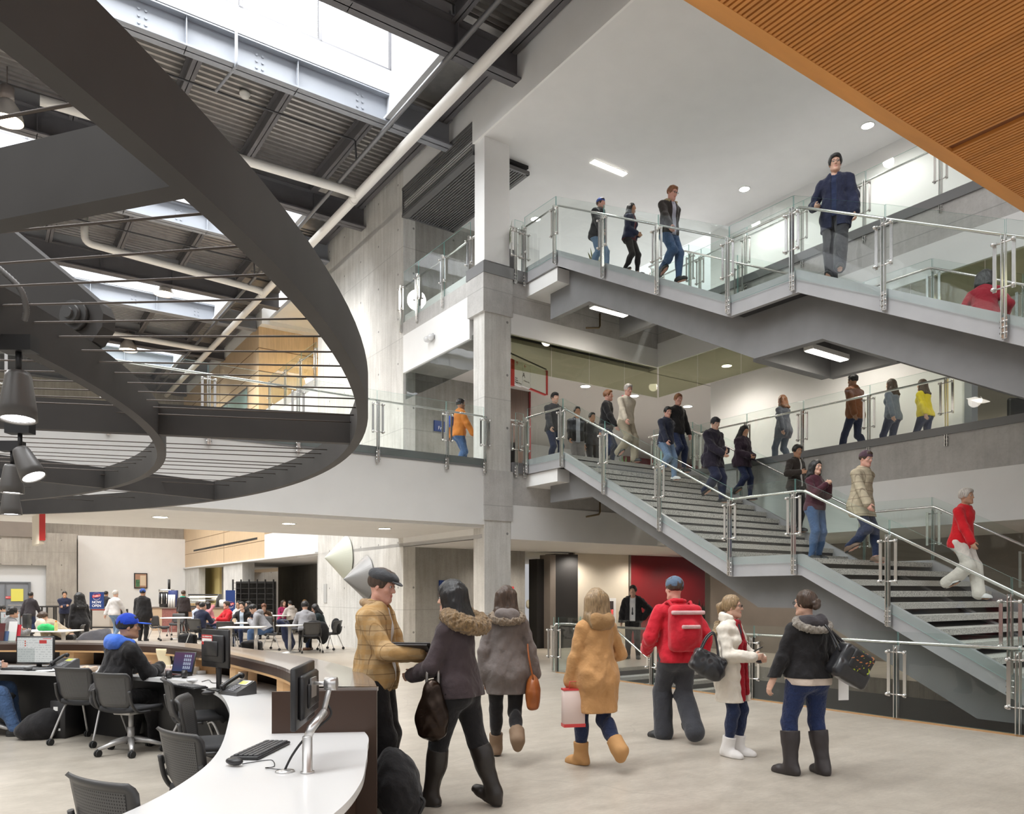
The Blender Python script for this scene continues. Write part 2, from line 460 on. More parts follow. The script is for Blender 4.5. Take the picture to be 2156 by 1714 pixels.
f = MB(); f.box((-10.5, -0.02, 4.33), (0.0, 0.12, 4.52)); f.box((5.22, -16, 4.46), (5.36, 0, 4.60)); f.box((5.22, -16, 8.62), (5.36, 0, 8.80)); f.box((0.72, -0.03, 4.28), (1.12, 0.1, 4.52)); struct('trim_6', f, M_PLATE)
# soffit under the balcony, and the ground-floor ceiling
s = MB(); s.box((-10.5, 0.1, 3.04), (0.0, 4.2, 3.14)); struct('ceiling_balcony', s, M_CEIL)
s = MB(); s.box((0.0, 0.1, 2.81), (14, 12, 2.9)); s.box((5.34, -16, 2.84), (14, 0.1, 2.92)); struct('ceiling_ground', s, M_CEIL)
s = MB(); s.box((0.1, 0.42, 7.36), (19, 12, 7.45)); s.box((5.34, -16, 7.38), (13, 0.42, 7.45)); struct('ceiling_second', s, mat('ceiling_grey', (0.56, 0.53, 0.50), 0.7))
s = MB(); s.box((0.0, 0.0, ZC), (7.55, 12, ZC + 0.15)); s.box((0.0, -16, ZC), (7.55, 0.0, ZC + 0.15)); struct('ceiling_third', s, M_CEIL)

# ---- walls
w = MB(); w.box((0.0, 3.9, 0), (0.35, 10.0, 13.4)); struct('wall_concrete', w, M_CONC)
w = MB(); w.box((0.35, 3.9, 0), (3.87, 4.2, ZC)); struct('wall_concrete_return', w, M_CONCD)  # same concrete block as wall_concrete, shade painted in as a darker tone
w = MB(); w.box((-0.05, -9, ZC), (0.0, 0.42, 13.4)); w.box((0.0, 0.42, 12.05), (0.05, 3.9, 13.4)); struct('wall_upper', w, M_WHITE)
w = MB(); w.box((7.55, -16, Z2), (7.75, -7.62, ZC)); w.box((7.55, -6.42, Z2), (7.75, 0.26, ZC)); w.box((7.55, -7.62, 6.75), (7.75, -6.42, ZC)); struct('wall_east', w, M_WHITE)
w = MB(); w.box((0.3, 10.0, Z2), (19, 10.2, ZC)); w.box((18.8, 0.0, Z2), (19.0, 10.0, 7.4)); struct('wall_north', w, M_WHITE)
w = MB(); w.box((13.3, 9.85, Z2), (18.8, 10.0, 7.36)); struct('wall_red_upper', w, M_RED)
w = MB(); w.box((3.05, 3.75, Z2), (3.9, 3.9, 7.36)); struct('wall_panel', w, wood('walnut', (0.10, 0.06, 0.045), 0.2, (8, 8, 0.6)))
w = MB(); w.box((3.9, 3.72, Z2), (3.95, 3.92, 7.36)); struct('trim_7', w, M_RED)
w = MB(); w.box((4.3, 3.9, Z3), (4.35, 10, ZC)); w.box((3.0, 3.85, Z3), (4.35, 3.95, ZC)); struct('wall_gallery', w, M_WHITE)
# ground floor, behind the stairs
w = MB(); w.box((5.62, 3.9, 0), (7.93, 4.1, 2.85)); struct('wall_beige', w, M_BEIGE)
w = MB(); w.box((7.93, 3.9, 0), (12.2, 4.1, 2.9)); struct('wall_red', w, M_RED)
w = MB(); w.box((4.75, 3.62, 0), (5.6, 4.1, 2.75)); w.box((4.30, 3.9, 0), (4.55, 4.3, 2.6)); struct('wall_black_panel', w, M_BLACKP)
w = MB(); w.box((4.55, 3.6, 0), (4.75, 4.1, 2.72)); w.box((5.58, 3.8, 0), (5.64, 4.0, 2.85)); w.box((7.90, 3.85, 0), (7.96, 3.98, 2.85)); struct('trim_8', w, M_TAUPE)
def tile_mat():
    m, nt, b = _new('cream_tile')
    br = nt.nodes.new('ShaderNodeTexBrick'); br.inputs['Scale'].default_value = 1.0; br.offset = 0.0
    br.inputs['Brick Width'].default_value = 0.3; br.inputs['Row Height'].default_value = 0.2; br.inputs['Mortar Size'].default_value = 0.006
    br.inputs['Color1'].default_value = (0.72, 0.66, 0.50, 1); br.inputs['Color2'].default_value = (0.70, 0.64, 0.48, 1); br.inputs['Mortar'].default_value = (0.35, 0.31, 0.24, 1)
    v = objvec(nt); sp = nt.nodes.new('ShaderNodeSeparateXYZ'); nt.links.new(v, sp.inputs[0])
    cb = nt.nodes.new('ShaderNodeCombineXYZ'); nt.links.new(mathn(nt, 'ADD', sp.outputs[0], sp.outputs[1]), cb.inputs[0]); nt.links.new(sp.outputs[2], cb.inputs[1])
    nt.links.new(cb.outputs[0], br.inputs['Vector']); nt.links.new(br.outputs['Color'], b.inputs['Base Color']); b.inputs['Roughness'].default_value = 0.25
    return m
w = MB(); w.box((3.6, 7.0, 0), (5.6, 7.2, 2.85)); struct('wall_tiled', w, tile_mat())
w = MB(); w.box((8.5, -16, 0), (8.7, 1.3, 2.9)); w.box((8.5, 1.1, 0), (14, 1.3, 2.9)); struct('wall_taupe', w, M_TAUPE)

# ---- left end of the hall: maple box, white walls, board-marked concrete
w = MB(); w.box((0.0, 16.4, 8.3), (6, 36, 12.05)); w.box((0.0, 15.66, 2.92), (6, 36, 5.6)); w.box((0.05, 16.4, 5.6), (6, 36, 8.3)); struct('wall_maple', w, M_BEECH)
g = MB()
for z in (5.1, 4.3, 3.62): g.box((-0.006, 15.66, z), (0.004, 31, z + 0.018))
for z in (9.0, 9.75, 10.3, 11.2): g.box((-0.006, 16.4, z), (0.004, 36, z + 0.03)); g.box((-0.004, 16.394, z), (6, 16.404, z + 0.03))
g.box((-0.006, 22.3, 8.3), (0.004, 22.33, 12.05)); g.box((2.2, 16.392, 8.3), (2.23, 16.404, 12.05)); g.box((-0.006, 21.6, 2.92), (0.004, 21.62, 5.6))
struct('trim_9', g, mat('panel_joint', (0.20, 0.12, 0.06), 0.7))
g = MB(); g.box((-0.012, 16.6, 3.72), (0.02, 27.5, 3.80)); struct('trim_10', g, M_RUBBER)
w = MB(); w.box((0.0, 10.0, 2.90), (0.25, 15.66, 3.85)); w.box((0.0, 10.0, 4.4), (0.3, 16.4, 8.3)); struct('wall_white_hall', w, M_WHITE)
w = MB(); w.box((0.0, 10.0, 8.3), (6, 16.4, 8.62)); struct('slab_hall', w, M_CONCB)
w = MB(); w.box((0.0, 16.0, 12.05), (6, 36, 13.4)); w.box((0.3, 10.0, 12.2), (6, 16.0, 12.35)); struct('wall_hall_upper', w, M_WHITE)
w = MB(); w.box((4.3, 10.0, 8.62), (4.5, 16.4, 12.2)); struct('wall_hall_back', w, mat('cream_paint', (0.74, 0.66, 0.44), 0.6))
w = MB(); w.box((4.18, 12.4, 8.62), (4.32, 16.3, 10.6)); struct('window_1', w, mat('bronze_glazing', (0.16, 0.09, 0.035), 0.12, coat=0.5))
w = MB(); w.box((-0.03, 17.8, 9.15), (0.03, 24.6, 9.95)); struct('window_2', w, mat('teal_glazing', (0.33, 0.47, 0.45), 0.08, coat=0.6))
w = MB()
for q in (17.8, 20.9, 24.6): w.box((-0.05, q - 0.03, 9.1), (0.0, q + 0.03, 10.0))
for z in (9.12, 9.95): w.box((-0.05, 17.8, z - 0.04), (0.0, 24.6, z + 0.04))
struct('window_3_frame', w, M_SS)
# recess under the maple box
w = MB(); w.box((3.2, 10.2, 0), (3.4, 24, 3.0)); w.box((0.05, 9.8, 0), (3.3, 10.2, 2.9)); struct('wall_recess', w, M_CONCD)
w = MB(); w.box((-0.1, 10.0, 2.88), (3.4, 40, 2.94)); struct('ceiling_recess', w, M_CEIL)
w = MB(); w.box((0.0, 18.7, 0), (0.5, 21.7, 2.9)); w.box((0.0, 26.4, 0), (0.3, 29.5, 2.9)); struct('column_hall', w, M_CONC)
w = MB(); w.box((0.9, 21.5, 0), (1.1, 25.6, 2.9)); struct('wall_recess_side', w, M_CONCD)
w = MB(); w.box((0.8, 25.6, 0), (1.0, 28.5, 2.9)); struct('wall_yellow', w, mat('yellow_paint', (0.72, 0.60, 0.27), 0.6))
w = MB(); w.box((-4.98, 29.5, 0), (0.4, 29.8, 4.45)); struct('wall_cafe', w, M_WHITE)
w = MB(); w.box((-4.98, 29.44, 0), (0.3, 29.5, 0.16)); struct('baseboard_cafe', w, mat('dark_base', (0.05, 0.05, 0.05), 0.5))
w = MB(); w.box((-12, 29.8, 4.3), (0.4, 30.1, 13.4)); w.box((-6.42, 28.0, 0), (-5.17, 29.6, 4.42)); w.box((-16, 28.0, 2.89), (-6.42, 28.4, 4.2)); struct('wall_board_concrete', w, M_BOARD)
w = MB(); w.box((-20, 27.95, 4.19), (-6.42, 28.6, 5.3)); struct('beam_dark', w, M_TAUPE)
w = MB(); w.box((-16, 28.22, 0), (-6.42, 28.4, 2.89)); struct('wall_entry', w, mat('pale_grey_paint', (0.60, 0.61, 0.62), 0.6))
w = MB(); w.box((-20, 36, 0), (8, 36.2, 14)); w.box((-22, -3, 0), (-21.8, 36, 14)); struct('wall_far', w, M_BOARD)

# ---- roof: girders along p, purlins along q, ribbed deck, skylight monitors
GZ0, GZ1 = 11.95, 12.56
def ibeam_p(q, m, name, bays=True, p0=-21, p1=-0.02):
    g = MB()
    g.box((p0, q - 0.16, GZ0), (p1, q + 0.16, GZ0 + 0.035)); g.box((p0, q - 0.012, GZ0), (p1, q + 0.012, GZ1)); g.box((p0, q - 0.16, GZ1 - 0.03), (p1, q + 0.16, GZ1))
    for k in range(9):
        pp = -1.5 - 2.15 * k
        g.box((pp - 0.008, q - 0.13, GZ0), (pp + 0.008, q + 0.13, GZ1))
        if bays:
            for dz in (-0.13, 0.0, 0.13):
                for dp in (-0.06, 0.06):
                    g.cyl((pp - 0.75 + dp, q - 0.03, 12.26 + dz), (pp - 0.75 + dp, q - 0.012, 12.26 + dz), 0.026, 8)
    return struct(name, g, m)
GIRD_L = [-6.1, 1.5, 9.1, 16.7, 24.3]; GIRD_D = [-8.9, -1.3, 6.35, 13.9, 21.5, 29.1]
for q in GIRD_L: ibeam_p(q, M_GIRDL, 'beam_skylight_girder')
for q in GIRD_D: ibeam_p(q, M_ROOFST, 'beam_roof_girder', False)
# ribbed deck between skylights, ribs run along p
def deck(q0, q1, name):
    prof = []; q = q0; per = 0.19; zt, zb = 12.98, 12.90
    while q < q1 - 1e-6:
        e = min(q + per, q1); w = (e - q)
        prof += [(q, zb), (q + w * 0.36, zb), (q + w * 0.5, zt), (q + w * 0.86, zt)]
        q = e
    prof.append((q1, zb)); poly = prof + [(q1, 13.1), (q0, 13.1)]
    d = MB(); d.prism(poly, -21.5, -0.05, axis='x'); return struct(name, d, M_DECK)
SKY = [(-8.9, -6.1), (-1.3, 1.5), (6.35, 9.1), (13.9, 16.7), (21.5, 24.3)]
DECKS = [(-6.1, -1.3), (1.5, 6.35), (9.1, 13.9), (16.7, 21.5), (24.3, 36.0)]
for a, b_ in DECKS: deck(a, b_, 'roof_deck')
for a, b_ in SKY:
    d = MB(); d.box((-1.45, a, 12.85), (-0.05, b_, 13.1)); struct('roof_strip', d, M_DECK)
# purlins
pu = MB()
for a, b_ in DECKS:
    for k in range(10):
        p = -1.55 - 1.9 * k
        pu.box((p - 0.09, a + 0.1, 12.5), (p + 0.09, b_ - 0.1, 12.53)); pu.box((p - 0.008, a + 0.1, 12.5), (p + 0.008, b_ - 0.1, 12.9)); pu.box((p - 0.09, a + 0.1, 12.87), (p + 0.09, b_ - 0.1, 12.9))
struct('beam_roof_purlin', pu, M_ROOFST)
eb = MB(); eb.box((-0.35, -9, 12.78), (-0.06, 36, 12.82)); eb.box((-0.22, -9, 12.5), (-0.20, 36, 12.9)); eb.box((-0.35, -9, 12.5), (-0.08, 36, 12.53)); struct('beam_roof_edge', eb, M_ROOFST)
# monitors: upstand, mullions, glazing
for a, b_ in SKY:
    u = MB()
    u.box((-21, b_ - 0.14, 12.56), (-1.5, b_ - 0.02, 13.10)); u.box((-21, a + 0.02, 12.56), (-1.5, a + 0.14, 13.10)); u.box((-21, b_ - 0.17, 12.57), (-1.5, b_ - 0.14, 12.60))
    u.box((-1.55, a + 0.02, 12.75), (-1.43, b_ - 0.02, 14.9)); u.box((-1.72, a + 0.02, 12.0), (-1.48, b_ - 0.02, 12.06)); u.box((-1.62, a + 0.02, 12.06), (-1.58, b_ - 0.02, 12.78))
    struct('roof_upstand', u, mat('upstand_paint', (0.40, 0.41, 0.43), 0.5))
    mu = MB()
    for k in range(13):
        p = -1.55 - 1.62 * k
        mu.box((p - 0.035, b_ - 0.12, 13.1), (p + 0.035, b_ - 0.04, 14.9)); mu.box((p - 0.035, a + 0.04, 13.1), (p + 0.035, a + 0.12, 14.9)); mu.box((p - 0.035, a + 0.1, 14.82), (p + 0.035, b_ - 0.1, 14.9))
    for q in (a + 0.08, b_ - 0.08):
        for z in (13.12, 14.86): mu.box((-21, q - 0.04, z - 0.03), (-1.5, q + 0.04, z + 0.03))
    struct('window_monitor_frame', mu, M_ROOFST)
    gz = MB(); gz.box((-21, b_ - 0.085, 13.15), (-1.55, b_ - 0.075, 14.83)); gz.box((-21, a + 0.075, 13.15), (-1.55, a + 0.085, 14.83)); gz.box((-21, a + 0.1, 14.85), (-1.55, b_ - 0.1, 14.86))
    struct('window_monitor', gz, M_GLAZE)

# dark slatted grille wrapping the ceiling edge left of the column
gr = thing_pq('ventilation_grille', 'dark slatted ventilation grille on the ceiling edge beside the white column', 'grille', 0.0, 0.45, 11.3)
g = MB()
for k in range(11):
    z = 11.36 + k * 0.062; g.box((-0.02, 0.45, z), (0.05, 3.88, z + 0.022))
for k in range(20):
    p = 0.06 + k * 0.07; g.box((p, 0.45, 11.33), (p + 0.025, 3.88, 11.40))
g.build('slats', mat('grille_black', (0.15, 0.15, 0.152), 0.45), gr)
g = MB(); g.box((-0.04, 0.42, 12.0), (0.08, 3.9, 12.06)); g.box((-0.04, 0.42, 11.31), (0.12, 3.9, 11.38)); g.box((1.42, 0.42, 11.32), (1.5, 3.9, 11.42))
g.box((-0.03, 0.40, 11.32), (0.06, 0.46, 12.05)); g.box((-0.03, 3.84, 11.32), (0.06, 3.9, 12.05)); g.box((-0.03, 0.4, 11.32), (1.5, 0.46, 11.40)); g.box((0, 3.84, 11.32), (1.5, 3.9, 11.40))
for q in (1.3, 2.15, 3.0): g.box((0.05, q, 11.41), (1.45, q + 0.04, 11.45))
g.build('frame', mat('grille_frame', (0.12, 0.12, 0.122), 0.45), gr)
g = MB(); g.box((0.08, 0.42, 11.47), (1.48, 3.9, 12.0)); g.build('duct', mat('duct_black', (0.01, 0.01, 0.01), 0.8), gr)

# smoked glass smoke-curtain below the second-floor ceiling edge
def baffle(name, segs, label, m=None):
    r = thing_pq(name, label, 'glass curtain', *segs[0][0], 7.35)
    for (a, b_) in segs:
        d = (b_[0] - a[0], b_[1] - a[1]); L = math.hypot(*d); n = (-d[1] / L * 0.006, d[0] / L * 0.006)
        g = MB(); g.prism([(a[0] - n[0], a[1] - n[1]), (b_[0] - n[0], b_[1] - n[1]), (b_[0] + n[0], b_[1] + n[1]), (a[0] + n[0], a[1] + n[1])], 6.62, 7.38)
        g.build('pane', m or M_SMOKE, r)
    return r
baffle('smoke_curtain', [((0.75 + k * 1.14, 0.06), (0.75 + (k + 1) * 1.14 - 0.02, 0.06)) for k in range(4)] , 'olive tinted glass smoke curtain hanging under the white fascia right of the column')
baffle('smoke_curtain', [((5.30, 0.0 - k * 1.3), (5.30, -(k + 1) * 1.3 + 0.02)) for k in range(9)], 'olive tinted glass smoke curtain under the far walkway behind the upper stair')
baffle('smoke_curtain', [((0.06, 0.5 + k * 1.13), (0.06, 0.5 + (k + 1) * 1.13 - 0.02)) for k in range(3)], 'grey tinted glass smoke curtain left of the column under the emergency light', M_SMOKEG)

# near timber canopy at the upper right: slatted underside, boarded edge
WZ = 5.2
WP0, WQ0 = -5.51, -10.92
cn = thing_pq('timber_canopy', 'orange-brown slatted timber soffit cutting across the top right corner', 'soffit', WP0, WQ0, WZ)
M_SLAT = wood('cedar_slat', (0.66, 0.28, 0.07), 0.2, (2, 0.15, 2), 0.4)
M_SLATD = wood('cedar_board', (0.72, 0.33, 0.09), 0.12, (0.3, 2, 2), 0.35)
g = MB()
for k in range(300):
    p = WP0 - 4 + k * 0.042
    if p > WP0 + 5: break
    if abs(p - (-2.6)) < 0.045: continue
    for qa, qb in ((WQ0 - 4, WQ0 - 0.10),): g.box((p, qa, WZ), (p + 0.026, qb, WZ + 0.03))
sl = g.build('slats', M_SLAT, cn); sl['kind'] = 'stuff'
g = MB(); g.box((WP0 - 4, WQ0 - 4, WZ + 0.028), (WP0 + 5, WQ0, WZ + 0.9)); g.build('backing', mat('cedar_back', (0.20, 0.07, 0.022), 0.6), cn)
g = MB(); g.box((WP0 - 4, WQ0 - 0.10, WZ - 0.002), (WP0 + 5, WQ0 + 0.015, WZ + 0.92)); g.build('edge_board', M_SLATD, cn)
# ---------------------------------------------------------------- glass guards
def add_post(root, pt, d, out, z, zb=0.30, top=0.93, bracket=True, bars=True):
    """one guard post at pt=(p,q); d = unit run direction, out = unit outward normal; z = walking level"""
    x, y = pt
    def L(a, o, h): return (x + d[0] * a + out[0] * o, y + d[1] * a + out[1] * o, z + h)
    Mx = Matrix(((d[0], out[0], 0), (d[1], out[1], 0), (0, 0, 1))).to_4x4()
    g = MB()
    for s in (-0.020, 0.020):
        g.cbox(L(s, 0.045, (top - zb) / 2), (0.011, 0.055, top + zb), M=Mx)
    for h in (0.30, 0.84):
        g.cyl(L(-0.115, 0.045, h), L(0.115, 0.045, h), 0.0105, 8)
    g.cyl(L(0, 0.045, 0.86), L(0, -0.06, 0.95), 0.010, 8)
    po = g.build('post', M_SS, root)
    if bars:
        for s in (-0.105, 0.105):
            g = MB(); g.cbox(L(s, 0.035, 0.57), (0.042, 0.012, 0.60), M=Mx); g.build('side_bar', M_SS, po)
        for s in (-0.112, 0.112):
            for h in (0.30, 0.84): g = MB(); g.ball(L(s, 0.072, h), 0.024, 5); g.build('standoff_button', M_SS, po)
    if bracket:
        g = MB(); g.cbox(L(0, 0.02, -zb + 0.12), (0.06, 0.03, 0.26), M=Mx)
        for h in (-zb + 0.06, -zb + 0.13, -zb + 0.20):
            g.cyl(L(-0.045, 0.045, h), L(0.045, 0.045, h), 0.012, 6)
        g.build('bracket', M_SS, po)
    return po

def guard(name, label, posts, rail, out, cat='railing', group=None, h=1.13, drop=0.12, rail_off=-0.06, zb=0.30, skip=(), bars=True, bracket=True, post_mask=None, rail_r=0.021):
    """posts: (p,q,z) glass break points; rail: (p,q,z) rail way-points at walking level; out: outward (p,q)"""
    r = thing_pq(name, label, cat, posts[0][0], posts[0][1], posts[0][2], group)
    n = len(posts)
    for i, a in enumerate(posts):
        j, k = max(0, i - 1), min(n - 1, i + 1)
        dx, dy = posts[k][0] - posts[j][0], posts[k][1] - posts[j][1]; L = math.hypot(dx, dy)
        if post_mask is None or post_mask[i]: add_post(r, a[:2], (dx / L, dy / L), out, a[2], zb, bars=bars, bracket=bracket)
    for i in range(n - 1):
        if i in skip: continue
        a, b = posts[i], posts[i + 1]
        dx, dy = b[0] - a[0], b[1] - a[1]; L = math.hypot(dx, dy); dx /= L; dy /= L
        e = 0.008; t = 0.006
        P = [(a[0] + dx * e, a[1] + dy * e, a[2]), (b[0] - dx * e, b[1] - dy * e, b[2])]
        vs = []
        for o in (-t, t):
            for (x, y, z) in P:
                for hh in (-drop, h): vs.append((x + out[0] * o, y + out[1] * o, z + hh))
        # 0 a-,lo 1 a-,hi 2 b-,lo 3 b-,hi 4.. same at +t
        g = MB(); fs = [(0, 1, 3, 2), (4, 6, 7, 5), (0, 4, 5, 1), (2, 3, 7, 6), (1, 5, 7, 3), (0, 2, 6, 4)]
        o = len(g.v); g.v.extend(vs)
        for f, mi in zip(fs, (0, 0, 1, 1, 1, 1)): g.f.append(list(f)); g.mi.append(mi); g.sm.append(False)
        # orient the two big faces outward from the pane
        c = Vector((sum(v[0] for v in vs) / 8, sum(v[1] for v in vs) / 8, sum(v[2] for v in vs) / 8))
        for k in range(6):
            f = g.f[k]; A, B, C = (Vector(g.v[f[m]]) for m in range(3))
            if (B - A).cross(C - A).dot(A - c) < 0: g.f[k] = f[::-1]
        g.build('glass_panel', [M_GLASS, M_EDGE], r)
    if rail:
        pts = [(p + out[0] * rail_off, q + out[1] * rail_off, z + 0.95) for p, q, z in rail]
        # short bends at the corners
        pp = [Vector(pts[0])]
        for i in range(1, len(pts) - 1):
            A, B, C = Vector(pts[i - 1]), Vector(pts[i]), Vector(pts[i + 1])
            u = (A - B).normalized(); v = (C - B).normalized(); rr = 0.07
            for t in (0, 0.25, 0.5, 0.75, 1): pp.append((B + u * rr) * (1 - t) ** 2 + B * 2 * t * (1 - t) + (B + v * rr) * t ** 2)
        pp.append(Vector(pts[-1]))
        g = MB(); g.tube(pp, rail_r, 10); g.build('handrail', M_SS, r)
    return r

# ---------------------------------------------------------------- stairs
M_TERR = None
def terrazzo():
    m, nt, b = _new('terrazzo_tread'); v = objvec(nt)
    n1 = noise(nt, v, 90, 2, 0.5)
    c = ramp(nt, n1, [(0.38, (0.22, 0.21, 0.20)), (0.48, (0.52, 0.50, 0.47)), (0.62, (0.66, 0.64, 0.60))])
    nt.links.new(c, b.inputs['Base Color']); b.inputs['Roughness'].default_value = 0.45
    return m
M_TERR = terrazzo()
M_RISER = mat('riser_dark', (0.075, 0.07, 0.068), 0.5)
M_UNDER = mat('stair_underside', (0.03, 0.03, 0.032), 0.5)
SP0, SP1 = 1.10, 4.95
def stair(name, label, prof, th, gird, gth, n1, n2, dark_second):
    r = thing_pq(name, label, 'staircase', SP0, prof[1][0], prof[1][1])
    poly = [(q, z - th) for q, z in prof] + [(q, z) for q, z in prof[::-1]]
    for p0, p1 in ((SP0 - 0.02, SP0 + 0.06), (SP1 - 0.06, SP1 + 0.02)):
        g = MB(); g.prism(poly, p0, p1, axis='x'); g.build('stringer', M_STEEL, r)
    gp = [(q, z) for q, z in gird] + [(q, max(z - 0.22, 0.015)) for q, z in [(prof[-1][0] + 0.25, prof[-1][1] + 0.13)] + [prof[3], prof[2], prof[1]]] + [(gird[0][0], prof[0][1] - 0.22)]
    for p0, p1 in ((1.46, 1.60), (3.52, 3.66)):
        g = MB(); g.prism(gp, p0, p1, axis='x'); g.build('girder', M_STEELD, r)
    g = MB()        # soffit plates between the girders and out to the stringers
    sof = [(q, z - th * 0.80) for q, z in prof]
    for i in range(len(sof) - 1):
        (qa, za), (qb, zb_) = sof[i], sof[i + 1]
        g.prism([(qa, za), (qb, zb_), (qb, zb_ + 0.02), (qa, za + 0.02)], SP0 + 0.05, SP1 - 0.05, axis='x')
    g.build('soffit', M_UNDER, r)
    for (qa, qb, zt, zb_) in ((gird[1][0] - 0.08, gird[1][0] + 0.10, prof[1][1] - 0.35, gird[1][1]), (gird[2][0] - 0.04, gird[2][0] + 0.14, prof[2][1] - 0.30, gird[2][1]), (gird[3][0] - 0.12, gird[3][0] + 0.06, prof[3][1] - 0.30, gird[3][1])):
        g = MB(); g.box((1.6, qa, zb_), (3.52, qb, zt)); g.build('cross_beam', M_STEELD, r)
    def flight(a, b, n, risers):
        (qa, za), (qb, zb_) = a, b; dq = (qb - qa) / n; dz = (zb_ - za) / n
        for k in range(n):
            z = za + dz * (k + 1) - 0.05 if k < n - 1 or True else zb_
            q0, q1 = qa + dq * k + 0.02, qa + dq * (k + 1) - 0.03
            if k == n - 1: continue
            g = MB(); g.box((SP0 + 0.06, q1, z - 0.088), (SP1 - 0.06, q0, z)); g.build('tread', M_TERR, r)
        if risers:
            for k in range(n):
                z = za + dz * (k + 1) - 0.05; q0 = qa + dq * k
                g = MB(); g.box((SP0 + 0.06, q0 - 0.01, z), (SP1 - 0.06, q0 + 0.005, z - dz - 0.088)); g.build('riser', M_RISER, r)
    flight(prof[1], prof[2], n1, True)
    flight(prof[3], prof[4], n2, dark_second)
    for (a, b) in ((prof[0], prof[1]), (prof[2], prof[3])):
        g = MB(); g.box((SP0 + 0.06, b[0], a[1] - 0.13), (SP1 - 0.06, a[0], a[1] - 0.05)); g.build('landing', M_TERR, r)
    return r
UP = [(0.10, 8.92), (-1.15, 8.92), (-5.74, 6.48), (-7.04, 6.47), (-10.9, 4.43)]
LO = [(0.10, 4.60), (-1.36, 4.59), (-5.77, 2.20), (-7.10, 2.20), (-11.2, 0.02)]
upst = stair('staircase', 'upper grey steel staircase under the white ceiling with a mid landing', UP, 0.34, [(-0.45, 7.71), (-1.77, 7.71), (-5.96, 5.47), (-7.20, 5.46), (-10.8, 3.54)], 0.62, 14, 12, True)
lost = stair('staircase', 'lower grey steel staircase with speckled treads reaching the ground floor', LO, 0.32, [(-0.45, 3.63), (-1.86, 3.62), (-6.04, 1.38), (-6.83, 1.38), (-9.4, 0.01)], 0.55, 14, 13, False)

def zline(prof, q):
    for (qa, za), (qb, zb_) in zip(prof, prof[1:]):
        if qb <= q <= qa: return za + (zb_ - za) * (qa - q) / (qa - qb)
    return prof[-1][1] if q < prof[-1][0] else prof[0][1]

GN = 1.06
guard('stair_railing', 'glass and stainless railing on the near side of the upper staircase', [(GN, q, zline(UP, q)) for q in (-0.01, -1.16, -2.69, -4.17, -5.77, -6.98, -8.41, -9.9, -10.9)],
      [(GN, q, zline(UP, q)) for q in (0.0, -1.15, -5.74, -7.04, -10.9)], (-1, 0))
guard('stair_railing', 'glass and stainless railing on the near side of the lower staircase', [(GN, q, zline(LO, q)) for q in (-0.12, -1.4, -2.72, -4.23, -5.81, -7.01, -8.47, -9.97, -11.2)],
      [(GN, q, zline(LO, q)) for q in (0.0, -1.3, -5.77, -7.10, -11.2)], (-1, 0))
guard('stair_railing', 'glass and stainless railing on the far side of the upper staircase', [(SP1 + 0.05, q, zline(UP, q)) for q in (-0.02, -1.28, -2.73, -4.2, -5.74, -7.04, -8.5, -9.9)],
      [(SP1 + 0.05, q, zline(UP, q)) for q in (0.0, -1.2, -5.74, -7.04, -10.4)], (1, 0))
guard('stair_railing', 'glass and stainless railing on the far side of the lower staircase', [(SP1 + 0.05, q, zline(LO, q)) for q in (-0.1, -1.4, -2.8, -4.2, -5.74, -7.04, -8.55, -10.0, -11.2)],
      [(SP1 + 0.05, q, zline(LO, q)) for q in (0.0, -1.36, -5.77, -7.10, -11.2)], (1, 0))
# walkway guards
guard('balcony_railing', 'long glass railing along the white balcony front left of the column', [(p, -0.03, 4.50) for p in (-10.2, -8.8, -7.3, -5.74, -4.15, -2.54, -0.97, -0.03)], [(-10.4, -0.03, 4.5), (-0.03, -0.03, 4.5)], (0, -1))
guard('balcony_railing', 'glass railing along the far second-floor walkway on its concrete edge', [(5.30, q, 4.55) for q in (-0.1, -1.4, -2.75, -4.21, -5.69, -7.16, -8.6, -10.1)], [(5.30, -0.1, 4.55), (5.30, -10.3, 4.55)], (-1, 0))
guard('balcony_railing', 'glass railing on the far top-floor walkway beside the timber soffit', [(5.30, q, 8.78) for q in (-0.1, -1.4, -2.75, -4.21, -5.60, -7.06, -8.5, -10.0)], [(5.30, -0.1, 8.78), (5.30, -10.3, 8.78)], (-1, 0))
guard('balcony_railing', 'greenish glass railing on the top floor left of the white column', [(0.02, q, 8.66) for q in (0.60, 1.80, 3.09, 3.98)], [(0.02, 0.5, 8.62), (0.02, 3.95, 8.62)], (-1, 0), h=1.25)
guard('balcony_railing', 'short glass railing between the white column and the upper stair', [(0.78, -0.02, 8.80), (1.03, -0.02, 8.80)], [(0.70, -0.02, 8.82), (1.05, -0.02, 8.82)], (0, -1))
guard('balcony_railing', 'short glass railing between the concrete column and the lower stair', [(0.80, -0.02, 4.50), (1.03, -0.02, 4.50)], [(0.70, -0.02, 4.52), (1.05, -0.02, 4.52)], (0, -1))
guard('balcony_railing', 'distant glass railing on the top floor before the yellow-lit wall', [(0.02, q, 8.66) for q in (10.2, 11.6, 13.2, 15.0)], [(0.02, 10.1, 8.62), (0.02, 15.6, 8.62)], (-1, 0))
